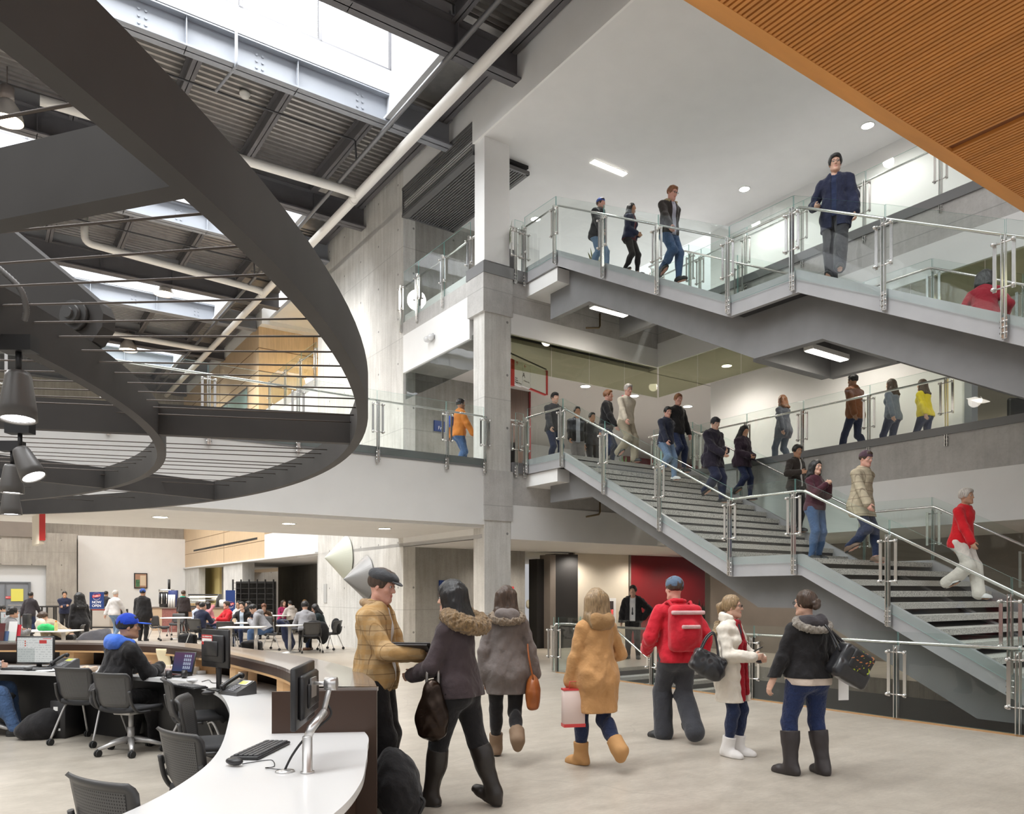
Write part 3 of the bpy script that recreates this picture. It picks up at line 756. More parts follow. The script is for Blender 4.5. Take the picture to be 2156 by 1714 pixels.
# ground-floor guard round the stair opening
guard('floor_railing', 'glass railing with a bright handrail along the floor opening', [(GP, q, 0.02) for q in (-1.78, -3.12, -4.46, -6.59, -8.82, -10.23, -11.8)], [(GP, -1.55, 0.03), (GP, -12.5, 0.03)], (-1, 0), h=1.10, drop=0.0, zb=0.0, bracket=False)
guard('floor_railing', 'short glass railing at the head of the stair going down', [(GP, -1.62, 0.02), (1.35, -1.62, 0.02), (1.95, -1.62, 0.02)], [(GP, -1.62, 0.03), (2.0, -1.62, 0.03)], (0, 1), h=1.10, drop=0.0, zb=0.0, bracket=False)
ds = thing_pq('basement_stair', 'speckled steps going down from the ground floor in the opening', 'staircase', 2.0, -1.75, 0)
for k in range(10):
    g = MB(); g.box((2.0, OPQ1 - 0.3 * (k + 1), -0.17 * (k + 1) - 0.075), (4.9, OPQ1 - 0.3 * k, -0.17 * (k + 1))); g.build('tread', M_TERR, ds)
    g = MB(); g.box((2.0, OPQ1 - 0.3 * k - 0.012, -0.17 * (k + 1)), (4.9, OPQ1 - 0.3 * k, -0.17 * k - 0.075)); g.build('riser', M_RISER, ds)
g = MB(); g.prism([(OPQ1, 0.02), (OPQ1, -0.3), (OPQ1 - 3.2, -2.12), (OPQ1 - 3.2, -1.75)], 1.95, 2.0, axis='x'); g.build('stringer', M_STEELD, ds)
g = MB(); g.tube([(2.0, -1.5, 0.95), (2.0, -1.85, 0.93), (2.0, -4.9, -0.82)], 0.02, 8); g.build('handrail', M_SS, ds)

# plaster boxes under the stair heads
for nm, z0, z1, lab in (('bulkhead', 8.28, 8.57, 'white plaster box under the head of the upper stair'), ('bulkhead', 4.00, 4.27, 'white plaster box under the head of the lower stair')):
    b = MB(); b.box((1.13, -1.12, z0), (2.25, 0.12, z1)); mono_pq(nm, b, M_WHITE, lab, 'bulkhead', 1.13, -1.12, z0)
# linear lamps under the landings
def lin(p0, p1, q, z, lab):
    r = thing_pq('linear_lamp', lab, 'ceiling lamp', (p0 + p1) / 2, q, z)
    g = MB(); g.box((p0, q - 0.09, z), (p1, q + 0.09, z + 0.08)); g.build('housing', M_WHITE, r)
    g = MB(); g.box((p0 + 0.02, q - 0.075, z - 0.012), (p1 - 0.02, q + 0.075, z)); g.build('diffuser', M_EMW, r)
lin(2.1, 3.13, -1.1, 7.93, 'bright linear lamp tucked behind the first girder of the upper stair')
lin(2.2, 3.24, -6.45, 5.62, 'bright linear lamp in the dark recess under the mid landing')
lin(2.55, 3.60, -0.58, ZC - 0.005, 'linear lamp set in the white top-floor ceiling')
# sprinkler drops beneath the stairs
for (p, q, z, lab) in ((3.2, -0.12, 8.0, 'small sprinkler pipe drop beside the lit concrete under the upper stair'), (3.2, -0.12, 3.55, 'small sprinkler pipe drop beside the lit concrete under the lower stair')):
    g = MB(); g.tube([(p, q, z + 0.3), (p, q, z), (p - 0.05, q - 0.02, z - 0.06), (p - 0.45, q - 0.03, z - 0.14)], 0.022, 8)
    mono_pq('sprinkler_pipe', g, mat('brass_pipe', (0.25, 0.19, 0.11), 0.4, metal=0.6), lab, 'pipe', p, q, z)
M_RING = mat('ring_paint', (0.050, 0.047, 0.045), 0.55, spec=0.22, var=0.12, vscale=2.5)
# ---------------------------------------------------------------- the suspended steel ring over the desk
RC = (-8.832, 3.505); RR = 8.043; IC = (-8.813, 3.751); IR = 6.516; RZ = 2.77
ring = thing('ring_canopy', 'huge dark grey steel ring with spokes and cables hung over the reception desk', 'canopy', (RC[0], RC[1], RZ), 0, None, (RC[0], RC[1], RZ))
def hoop(c, r_out, w, z0, z1, name, n=220):
    vs = []; fs = []
    for k in range(n):
        a = 2 * PI * k / n; ca, sa = math.cos(a), math.sin(a)
        for rr, zz in ((r_out - w, z0), (r_out, z0), (r_out, z1), (r_out - w, z1)): vs.append((c[0] + rr * ca, c[1] + rr * sa, zz))
    for k in range(n):
        j = (k + 1) % n
        for e in range(4):
            f = (k * 4 + e, j * 4 + e, j * 4 + (e + 1) % 4, k * 4 + (e + 1) % 4); fs.append(f)
    g = MB(); g.add(vs, fs, 0, False)
    ob = g.build(name, M_RING, ring)
    for p in ob.data.polygons: p.use_smooth = True
    ob.data.set_sharp_from_angle(angle=R(40))
    return ob
hoop(RC, RR, 0.070, RZ, RZ + 0.235, 'outer_hoop')
hoop(IC, IR, 0.070, RZ, RZ + 0.235, 'inner_hoop')
SPC = (-7.7, 4.4)
def spoke(a):
    B = Vector((RC[0] + math.cos(R(a)) * (RR - 0.05), RC[1] + math.sin(R(a)) * (RR - 0.05), 0)); C = Vector((SPC[0], SPC[1], 0))
    d = (C - B).normalized(); A = C - d * 1.2; n = Vector((-d.y, d.x, 0)) * 0.035; g = MB()
    g.prism([tuple((A + n)[:2]), tuple((B + n)[:2]), tuple((B - n)[:2]), tuple((A - n)[:2])][::-1], RZ + 0.006, RZ + 0.229)
    g.build('spoke', M_RING, ring)
for a in (-9.2, 18.3, 50.1, 80, 110, 140, 170, 200, 230, 260, 290, -40): spoke(a)
hoop((SPC[0], SPC[1]), 1.25, 0.08, RZ, RZ + 0.235, 'hub_hoop', 60)
def onz(x, y, z):
    v = (1248 - y) / FPX; Y = (z - EYE) / v; return Vector(((x - 1078) / FPX * Y, Y, z))
# strained cables: chords of the ring, both ends anchored on the hoops
cab = [((0, 248), (140, 222)), ((0, 489), (426, 450)), ((0, 555), (506, 519)), ((0, 603), (568, 578)), ((0, 643), (619, 629)), ((65, 679), (659, 671)), ((119, 709), (688, 708)), ((167, 738), (712, 741)), ((204, 762), (733, 771)), ((238, 785), (748, 795)), ((265, 806), (757, 818)), ((288, 825), (763, 840)), ((304, 842), (766, 859)), ((40, 846), (768, 875)), ((40, 860), (765, 890)),
       ((42, 921), (640, 945)), ((42, 931), (670, 955)), ((45, 940), (690, 965)), ((45, 950), (660, 978)), ((60, 958), (680, 985)), ((60, 966), (672, 992)), ((60, 974), (650, 1001)), ((80, 984), (612, 1008)), ((90, 993), (590, 1018)), ((110, 1002), (560, 1026)), ((30, 1012), (505, 1035)), ((0, 1022), (440, 1044)), ((0, 1033), (380, 1053)), ((0, 1043), (300, 1060))]
M_CABLE = mat('dark_cable', (0.10, 0.085, 0.075), 0.35, metal=0.5)
for (a, b) in cab:
    A = onz(*a, RZ + 0.15); B = onz(*b, RZ + 0.15); d = (B - A); d.z = 0; d.normalize()
    # run each chord out to the outer hoop at both ends
    o = Vector((A.x - RC[0], A.y - RC[1], 0)); bq = o.dot(d); cq = o.dot(o) - (RR - 0.06) ** 2; disc = math.sqrt(max(0.0, bq * bq - cq))
    t0, t1 = -bq - disc, -bq + disc
    t0 = max(t0, -5.0)
    g = MB(); g.cyl(A + d * t0, A + d * t1, 0.0048, 6); g.build('cable', M_CABLE, ring)
# inclined hanger with its pin plate
g = MB()
A = Vector((-2.37, 4.36, 3.12)); B = Vector((-4.35, 4.75, 4.72)); d = (B - A).normalized(); up = Vector((0, 0, 1)); n = d.cross(up).normalized(); w = n.cross(d).normalized()
sec = []
for t, hw in ((-0.10, 0.05), (-0.06, 0.11), (0.0, 0.14), (0.2, 0.145), (2.5, 0.145)):
    sec.append((A + d * t, hw))
vs = []
for c, hw in sec:
    for s1, s2 in ((-1, -1), (1, -1), (1, 1), (-1, 1)): vs.append(c + n * 0.05 * s1 + w * hw * s2)
fs = [(0, 1, 2, 3), (16, 19, 18, 17)]
for i in range(4):
    for e in range(4): fs.append((i * 4 + e, i * 4 + (e + 1) % 4, i * 4 + 4 + (e + 1) % 4, i * 4 + 4 + e))
g.add(vs, [f[::-1] for f in fs]); hg = g.build('hanger', M_RING, ring)
g = MB(); T = Matrix((( n.x, d.x, w.x, 0), (n.y, d.y, w.y, 0), (n.z, d.z, w.z, 0), (0, 0, 0, 1))) @ Matrix.Rotation(PI / 2, 4, 'Y')
cc = A + d * 0.07 - (n * 0.05 if n.y > 0 else -n * 0.05)
for rr, l in ((0.085, 0.03), (0.055, 0.06), (0.03, 0.075)):
    sgn = -1 if n.y > 0 else 1
    g.cyl(cc, cc + n * sgn * l, rr, 16)
g.build('pin', mat('pin_dark', (0.045, 0.044, 0.043), 0.5), hg)

# track spotlights on the inner hoop, at the left edge
def spot(pos, aim, label, r=0.06, L=0.20):
    t = thing('track_spotlight', label, 'spotlight', pos, 0, None, pos)
    P = Vector(pos); d = Vector(aim).normalized()
    q = d.to_track_quat('Z', 'Y').to_matrix().to_4x4()
    g = MB(); g.lathe([(0.001, 0), (r * 0.62, 0), (r * 0.72, L * 0.1), (r, L * 0.75), (r * 1.05, L), (r * 0.92, L), (r * 0.9, L * 0.97)], 24, P, q, caps=False); g.build('lamp_head', M_SPOT, t)
    g = MB(); g.lathe([(0.001, L * 0.93), (r * 0.9, L * 0.955)], 24, P, q); g.build('lens', M_EMC, t)
    g = MB(); g.cyl(P, P + Vector((0, 0, 0.10)), 0.013, 8); g.cbox(P + Vector((0, 0, 0.13)), (0.15, 0.07, 0.07)); g.build('mount', mat('spot_black', (0.015, 0.015, 0.016), 0.5), t)
M_SPOT = mat('spot_grey', (0.085, 0.08, 0.076), 0.4)
spot((-2.245, 3.52, 2.62), (0.05, -0.10, -1), 'largest grey track spotlight at the left edge below its black junction box', 0.075, 0.22)
spot((-3.02, 4.75, 2.50), (0.55, -0.1, -1), 'tilted grey track spotlight below the black mounting box', 0.07, 0.2)
spot((-3.52, 5.45, 2.52), (-0.02, 0, -1), 'upright grey track spotlight second from the bottom of the left edge row', 0.075, 0.2)
spot((-4.05, 6.25, 2.45), (0.02, 0, -1), 'small grey track spotlight lowest in the left edge row', 0.075, 0.2)
g = MB(); pts = smooth_curve([(-2.34, 3.44, 3.10), (-2.28, 3.45, 3.06), (-2.20, 3.46, 2.98), (-2.185, 3.48, 2.90), (-2.205, 3.5, 2.85)], 14)
rr = [0.011 + 0.003 * (k % 2) for k in range(len(pts))]
g.tube(pts, rr, 10); mono('flexible_conduit', g, mat('conduit_grey', (0.12, 0.115, 0.11), 0.45), 'ribbed grey flexible conduit curling down to the spotlights', 'conduit', (-2.34, 3.44, 3.10), 0, None, (-2.34, 3.44, 3.10))

# ---------------------------------------------------------------- pipes and lamps under the roof
def pipe(name, pts, r, m, root, collars=()):
    g = MB(); P = [Vector(p) for p in pts]; out = [P[0]]
    for i in range(1, len(P) - 1):
        u = (P[i - 1] - P[i]).normalized(); v = (P[i + 1] - P[i]).normalized(); k = r * 2.2
        for t in (0, 0.2, 0.4, 0.6, 0.8, 1): out.append((P[i] + u * k) * (1 - t) ** 2 + P[i] * 2 * t * (1 - t) + (P[i] + v * k) * t ** 2)
    out.append(P[-1]); g.tube(out, r, 16)
    for (a, b) in collars: g.cyl(a, b, r * 1.12, 16)
    return g.build(name, m, root)
rp = thing_pq('rain_pipe', 'long white rainwater pipe with branches running under the roof beside the wall', 'pipe', -1.2, 0, 11.6)
pipe('main_pipe', [(-1.2, -9, 11.6), (-1.2, 28, 11.6)], 0.11, M_PIPEW, rp, [((-1.2, 4.25, 11.6), (-1.2, 4.35, 11.6)), ((-1.2, 11.9, 11.6), (-1.2, 12.0, 11.6))])
pipe('branch_pipe', [(-8.0, 4.45, 11.75), (-1.55, 4.05, 11.65), (-1.2, 4.02, 11.6)], 0.105, M_PIPEW, rp)
pipe('branch_pipe', [(-6.45, 11.9, 12.75), (-6.45, 11.9, 12.0), (-1.5, 11.7, 11.65), (-1.2, 11.7, 11.6)], 0.105, M_PIPEW, rp)
pipe('branch_pipe', [(-7.5, 19.6, 11.75), (-1.5, 19.2, 11.62), (-1.2, 19.1, 11.6)], 0.105, M_PIPEW, rp)
sp_ = thing_pq('sprinkler_main', 'dark sprinkler main with thin branch lines beside the white rainwater pipe', 'pipe', -1.72, 0, 11.75)
pipe('main_pipe', [(-1.72, -9, 11.75), (-1.72, 28, 11.75)], 0.05, mat('galvanised_pipe', (0.16, 0.16, 0.165), 0.35, metal=0.6), sp_)
for q in (2.9, 8.3, 11.0): pipe('branch_line', [(-16, q, 12.25), (-1.75, q, 12.25), (-1.72, q, 11.75)], 0.022, M_DPIPE, sp_)
pipe('riser', [(-4.9, 1.32, 13.1), (-4.9, 1.32, 11.9), (-4.9, 2.9, 12.25)], 0.03, M_GIRDL, sp_)
def bell(p, q, z, lab, r=0.30):
    t = thing_pq('bell_lamp', lab, 'pendant lamp', p, q, z)
    g = MB(); g.lathe([(r, 0), (r * 0.97, 0.08), (r * 0.82, 0.24), (r * 0.5, 0.38), (r * 0.42, 0.42), (r * 0.40, 0.42), (r * 0.48, 0.37), (r * 0.79, 0.22), (r * 0.95, 0.06), (r * 0.97, 0.0)], 28, (p, q, z), caps=False); g.build('shade', mat('bell_aluminium', (0.60, 0.57, 0.54), 0.4, metal=0.4), t)
    g = MB(); g.lathe([(0.001, 0.06), (r * 0.93, 0.05)], 28, (p, q, z)); g.build('lens', M_EMWARM, t)
    g = MB(); g.lathe([(r * 0.42, 0.42), (r * 0.42, 0.70), (r * 0.1, 0.72), (0.012, 0.74), (0.012, 12.5 - z)], 20, (p, q, z)); g.build('ballast', mat('ballast_grey', (0.30, 0.26, 0.24), 0.4, metal=0.4), t)
bell(-8.55, 4.93, 11.37, 'bell-shaped pendant lamp at the far left above the ring', 0.30)
bell(-3.83, 14.3, 11.8, 'bell-shaped pendant lamp hanging below the white branch pipe', 0.33)
bell(-3.9, 21.4, 11.7, 'smaller distant bell-shaped pendant lamp under the roof', 0.35)
# round ceiling lamps
def downlight(p, q, z, r, lab, grp=None, m=None):
    t = thing_pq('downlight', lab, 'ceiling lamp', p, q, z, grp)
    g = MB(); g.lathe([(r, -0.012), (r * 1.18, -0.012), (r * 1.2, 0.0), (r, 0.0)], 24, (p, q, z), caps=False); g.build('trim_ring', M_WHITE, t)
    g = MB(); g.lathe([(0.001, -0.006), (r, -0.006)], 24, (p, q, z)); g.build('lens', m or M_EMW, t)
downlight(6.5, -4.93, ZC, 0.12, 'round ceiling lamp at the top right near the timber soffit')
downlight(6.45, -1.76, ZC, 0.12, 'round lamp in the middle of the white top-floor ceiling')
downlight(3.13, 2.38, ZC, 0.12, 'round ceiling lamp seen just right of the white column')
for p, lab in ((4.85, 'round second-floor ceiling lamp nearest the hanging sign'), (6.69, 'round second-floor ceiling lamp behind the man in cream'), (8.94, 'round second-floor ceiling lamp above the red wall')):
    downlight(p, 2.38, 7.36, 0.13, lab)
downlight(6.59, -1.1, 7.38, 0.12, 'round lamp above the far second-floor walkway')
for p, q, lab in ((5.5, 3.2, 'round lamp above the black panel on the ground floor'), (8.0, 3.0, 'round lamp above the red wall on the ground floor'), (6.9, -9.5, 'round lamp above the far ground floor right of the stair'), (6.7, -4.3, 'round lamp above the ground floor behind the stair landing')):
    downlight(p, q, 2.82 if q > 0 else 2.85, 0.12, lab)
for p, lab in ((-6.24, 'round lamp at the left end of the balcony soffit'), (-3.80, 'round lamp in the middle of the balcony soffit'), (-1.66, 'round lamp at the column end of the balcony soffit')):
    downlight(p, 1.5, 3.04, 0.13, lab)
downlight(2.6, 13.6, 12.18, 0.22, 'warm round lamp above the yellow-lit wall', m=emitter('lamp_yellow', (1, 0.8, 0.45), 30))
# emergency light on the white fascia
t = thing_pq('emergency_light', 'small grey twin-lamp emergency light on the white fascia', 'lamp', 0.0, 2.35, 7.78)
g = MB(); g.cbox((-0.05, 2.35, 7.78), (0.09, 0.34, 0.16), bev=0.04); g.build('housing', mat('grey_plastic', (0.5, 0.5, 0.5), 0.3), t)
g = MB()
for s in (-0.09, 0.09): g.ball((-0.10, 2.35 + s, 7.76), 0.075, 8)
g.build('lamp_lens', mat('clear_plastic', (0.72, 0.72, 0.72), 0.1, coat=0.5), t)
# hanging direction sign on the second floor
t = thing_pq('direction_sign', 'white and red hanging direction sign marked A beside the column', 'sign', 1.1, 0.9, 6.55)

for p, q, lab in ((-4.55, 2.35, 'round white smoke detector on the ribbed deck right of the sprinkler riser'), (-4.1, 3.6, 'small ceiling sensor on the ribbed deck near the ring')):
    g = MB(); g.lathe([(0.001, -0.12), (0.08, -0.115), (0.10, -0.06), (0.12, -0.05), (0.12, 0.0)], 20, (p, q, 12.89)); mono_pq('smoke_detector', g, mat('detector_white', (0.6, 0.59, 0.56), 0.5), lab, 'smoke detector', p, q, 12.89)
# ---------------------------------------------------------------- people: one continuous skin surface each, clothes as children
def _n(v): v = np.asarray(v, float); return v / (np.linalg.norm(v) + 1e-12)
def cone(a, b, ra, rb, k=0.03): return ('c', np.asarray(a, float), np.asarray(b, float), ra, rb, k)
def ell(c, r, Rm=None, k=0.03): return ('e', np.asarray(c, float), np.asarray(r, float), np.eye(3) if Rm is None else Rm, 0, k)
def rbx(c, r, Rm=None, rad=0.01, k=0.02): return ('b', np.asarray(c, float), np.asarray(r, float), np.eye(3) if Rm is None else Rm, rad, k)
def prim_d(pr, P, grow=0.0):
    t = pr[0]
    if t == 'c':
        _, a, b, ra, rb, _k = pr; ba = b - a; pa = P - a
        h = np.clip(pa @ ba / (ba @ ba + 1e-12), 0, 1)
        return np.linalg.norm(pa - h[:, None] * ba, axis=1) - (ra + (rb - ra) * h) - grow
    if t == 'e':
        _, c, r, Rm, _x, _k = pr; q = (P - c) @ Rm; r = r + grow
        k0 = np.linalg.norm(q / r, axis=1); k1 = np.linalg.norm(q / (r * r), axis=1) + 1e-9
        return k0 * (k0 - 1) / k1
    _, c, r, Rm, rad, _k = pr; q = np.abs((P - c) @ Rm) - (r - rad)
    return np.linalg.norm(np.maximum(q, 0), axis=1) + np.minimum(q.max(1), 0) - rad - grow
def smin(a, b, k):
    h = np.maximum(k - np.abs(a - b), 0) / k
    return np.minimum(a, b) - h * h * k * 0.25
def prim_box(pr, grow):
    if pr[0] == 'c':
        m = max(pr[3], pr[4]) + grow; return np.minimum(pr[1], pr[2]) - m, np.maximum(pr[1], pr[2]) + m
    m = np.abs(pr[3]) @ pr[2] + grow; return pr[1] - m, pr[1] + m
def hash_noise(P, s, seed=0):
    a = P * s + seed * 7.31
    return (np.sin(a[:, 0] * 1.7 + 1.3 * np.sin(a[:, 1] * 1.3 + seed)) * np.sin(a[:, 1] * 1.9 + 1.1 * np.sin(a[:, 2] * 1.5)) + np.sin(a[:, 2] * 2.1 + 1.7 * np.sin(a[:, 0] * 1.1 + seed)) * np.sin(a[:, 0] * 2.3 + a[:, 1])) * 0.5
class Sdf:
    def __init__(s, prims, grow=0.0, cuts=(), subs=(), disp=None, dmax=0.0): s.p = prims; s.g = grow; s.cuts = cuts; s.subs = subs; s.disp = disp; s.dm = dmax
    def __call__(s, P):
        d = None
        for pr in s.p:
            e = prim_d(pr, P, s.g); d = e if d is None else smin(d, e, pr[5])
        if s.disp is not None: d = d - s.disp(P)
        for pr, k in s.subs:
            e = -prim_d(pr, P); d = -smin(-d, -e, k)
        for (o, n) in s.cuts: d = np.maximum(d, (P - np.asarray(o)) @ _n(n))
        return d
    def box(s):
        lo = np.full(3, 1e9); hi = -lo
        for pr in s.p:
            a, b = prim_box(pr, s.g + s.dm); lo = np.minimum(lo, a); hi = np.maximum(hi, b)
        return lo, hi
def surf(f, h, pad=0.02):
    """surface nets on a sparse lattice"""
    lo, hi = f.box(); lo = lo - pad - h; hi = hi + pad + h
    B = 4; n = np.ceil((hi - lo) / h).astype(int) + 1; nb = (n + B - 1) // B; n = nb * B + 1
    cb = np.stack(np.meshgrid(*[np.arange(m) for m in nb], indexing='ij'), -1).reshape(-1, 3)
    cc = lo + (cb * B + B / 2) * h
    dc = f(cc); keep = np.abs(dc) < h * B * 0.87 * 1.35 + 0.012
    vol = np.where(np.repeat(np.repeat(np.repeat(dc.reshape(nb), B, 0), B, 1), B, 2) > 0, 1.0, -1.0)
    V = np.ones(n); V[:-1, :-1, :-1] = vol
    V[-1] = 1; V[:, -1] = 1; V[:, :, -1] = 1
    kb = cb[keep]
    if len(kb) == 0: return np.zeros((0, 3)), []
    off = np.stack(np.meshgrid(*[np.arange(B + 1)] * 3, indexing='ij'), -1).reshape(-1, 3)
    idx = (kb[:, None, :] * B + off[None]).reshape(-1, 3)
    flat = np.unique(np.ravel_multi_index(idx.T, n)); ii = np.stack(np.unravel_index(flat, n), -1)
    V.reshape(-1)[flat] = f(lo + ii * h)
    m = [k - 1 for k in n]
    S = V < 0
    cnt = np.zeros(m, int)
    for a in (0, 1):
        for b in (0, 1):
            for c in (0, 1): cnt += S[a:a + m[0], b:b + m[1], c:c + m[2]]
    act = (cnt > 0) & (cnt < 8); ci = np.argwhere(act)
    if len(ci) == 0: return np.zeros((0, 3)), []
    num = -np.ones(m, int); num[act] = np.arange(len(ci))
    acc = np.zeros((len(ci), 3)); w = np.zeros(len(ci))
    for ax in range(3):
        o1, o2 = [k for k in range(3) if k != ax]
        for u in (0, 1):
            for v in (0, 1):
                a = ci.copy(); a[:, o1] += u; a[:, o2] += v; b = a.copy(); b[:, ax] += 1
                va = V[a[:, 0], a[:, 1], a[:, 2]]; vb = V[b[:, 0], b[:, 1], b[:, 2]]
                x = (va < 0) != (vb < 0); t = np.where(x, va / (va - vb + 1e-15), 0)
                t = np.clip(t, 0, 1); pt = a.astype(float); pt[:, ax] += t
                acc[x] += pt[x]; w[x] += 1
    vert = lo + acc / w[:, None] * h
    faces = []
    for ax in range(3):
        o1, o2 = [(1, 2), (2, 0), (0, 1)][ax]
        sl = [slice(0, k) for k in n]; sa = list(sl); sb = list(sl); sa[ax] = slice(0, n[ax] - 1); sb[ax] = slice(1, n[ax])
        A = S[tuple(sa)]; Bm = S[tuple(sb)]; e = np.argwhere(A != Bm)
        ok = (e[:, o1] > 0) & (e[:, o2] > 0) & (e[:, o1] < m[o1]) & (e[:, o2] < m[o2]); e = e[ok]
        if len(e) == 0: continue
        def cell(d1, d2):
            c = e.copy(); c[:, o1] -= d1; c[:, o2] -= d2; return num[c[:, 0], c[:, 1], c[:, 2]]
        q = np.stack([cell(1, 1), cell(0, 1), cell(0, 0), cell(1, 0)], 1)
        inside = S[e[:, 0], e[:, 1], e[:, 2]]
        q = np.where(inside[:, None], q, q[:, ::-1]); faces.append(q[(q >= 0).all(1)])
    return vert, np.concatenate(faces)
def mesh_from(name, v, f, m, parent, scale=1.0):
    me = bpy.data.meshes.new(name); nf = len(f)
    me.vertices.add(len(v)); me.vertices.foreach_set('co', (np.asarray(v) * scale).astype(np.float32).ravel())
    me.loops.add(nf * 4); me.loops.foreach_set('vertex_index', np.asarray(f, dtype=np.int32).ravel())
    me.polygons.add(nf); me.polygons.foreach_set('loop_start', np.arange(0, nf * 4, 4, dtype=np.int32))
    me.polygons.foreach_set('use_smooth', np.ones(nf, bool))
    me.materials.append(m); me.update(calc_edges=True); me.validate()
    o = bpy.data.objects.new(name, me); COL.objects.link(o)
    if parent is not None: o.parent = parent
    return o
def Rx(a): c, s = math.cos(a), math.sin(a); return np.array([[1, 0, 0], [0, c, -s], [0, s, c]])
def Ry(a): c, s = math.cos(a), math.sin(a); return np.array([[c, 0, s], [0, 1, 0], [-s, 0, c]])
def Rz(a): c, s = math.cos(a), math.sin(a); return np.array([[c, -s, 0], [s, c, 0], [0, 0, 1]])
def ik(a, b, l1, l2, pole):
    a = np.asarray(a, float); b = np.asarray(b, float); d = b - a; L = np.linalg.norm(d); mx = (l1 + l2) * 0.999
    if L > mx: b = a + d / L * mx; d = b - a; L = mx
    x = (l1 * l1 - l2 * l2 + L * L) / (2 * L); h = math.sqrt(max(l1 * l1 - x * x, 0)); u = d / L
    p = np.asarray(pole, float); p = p - u * (p @ u); p = _n(p)
    return a + u * x + p * h, b
SKIN = {'light': (0.62, 0.38, 0.28), 'tan': (0.50, 0.28, 0.18), 'brown': (0.30, 0.16, 0.10), 'pink': (0.66, 0.36, 0.28)}
def cloth(name, col, bump=0.5, bscale=14, rough=0.85, sheen=0.15, var=0.12): return mat(name, col, rough, 0, 0.25, var, 6, min(1.0, bump * 1.6), bscale, sheen)
def hair_mat(name, col):
    if name in MATS: return MATS[name]
    m, nt, b = _new(name); v = objvec(nt, (1, 1, 0.12)); n1 = noise(nt, v, 90, 4)
    nt.links.new(ramp(nt, n1, [(0.3, tuple(c * 0.55 for c in col)), (0.7, tuple(min(1, c * 1.5) for c in col))]), b.inputs['Base Color'])
    b.inputs['Roughness'].default_value = 0.42
    bp = nt.nodes.new('ShaderNodeBump'); bp.inputs['Strength'].default_value = 0.6; bp.inputs['Distance'].default_value = 0.01
    nt.links.new(n1, bp.inputs['Height']); nt.links.new(bp.outputs['Normal'], b.inputs['Normal'])
    MATS[name] = m; return m
def fur_mat(name, lo, hi):
    if name in MATS: return MATS[name]
    m, nt, b = _new(name); n1 = noise(nt, objvec(nt, (1, 1, 0.5)), 55, 6, 0.7)
    nt.links.new(ramp(nt, n1, [(0.3, lo), (0.7, hi)]), b.inputs['Base Color']); b.inputs['Roughness'].default_value = 0.9; b.inputs['Sheen Weight'].default_value = 0.3
    bp = nt.nodes.new('ShaderNodeBump'); bp.inputs['Strength'].default_value = 1.0; bp.inputs['Distance'].default_value = 0.02
    nt.links.new(n1, bp.inputs['Height']); nt.links.new(bp.outputs['Normal'], b.inputs['Normal'])
    MATS[name] = m; return m
def plaid(name, base, line, scale=9.0, lw=0.10, line2=None):
    if name in MATS: return MATS[name]
    m, nt, b = _new(name); v = objvec(nt); sp = nt.nodes.new('ShaderNodeSeparateXYZ'); nt.links.new(v, sp.inputs[0])
    n1 = noise(nt, v, 7, 4); c = ramp(nt, n1, [(0.3, tuple(k * 0.78 for k in base)), (0.7, tuple(min(1, k * 1.15) for k in base))])
    xy = mathn(nt, 'ADD', sp.outputs[0], mathn(nt, 'MULTIPLY', sp.outputs[1], 0.8))
    for src, sc in ((xy, scale), (sp.outputs[2], scale * 0.9)):
        fr = mathn(nt, 'FRACT', mathn(nt, 'MULTIPLY', src, sc)); l = mathn(nt, 'LESS_THAN', fr, lw)
        l2 = mathn(nt, 'LESS_THAN', mathn(nt, 'ABSOLUTE', mathn(nt, 'SUBTRACT', fr, 0.55)), 0.16)
        c = mixc(nt, c, line2 or tuple(k * 0.8 for k in base), mathn(nt, 'MULTIPLY', l2, 0.5)); c = mixc(nt, c, line, mathn(nt, 'MULTIPLY', l, 0.75))
    nt.links.new(c, b.inputs['Base Color']); b.inputs['Roughness'].default_value = 0.9; b.inputs['Specular IOR Level'].default_value = 0.2
    n2 = noise(nt, v, 12, 4); bp = nt.nodes.new('ShaderNodeBump'); bp.inputs['Strength'].default_value = 0.5; bp.inputs['Distance'].default_value = 0.02
    nt.links.new(n2, bp.inputs['Height']); nt.links.new(bp.outputs['Normal'], b.inputs['Normal'])
    MATS[name] = m; return m

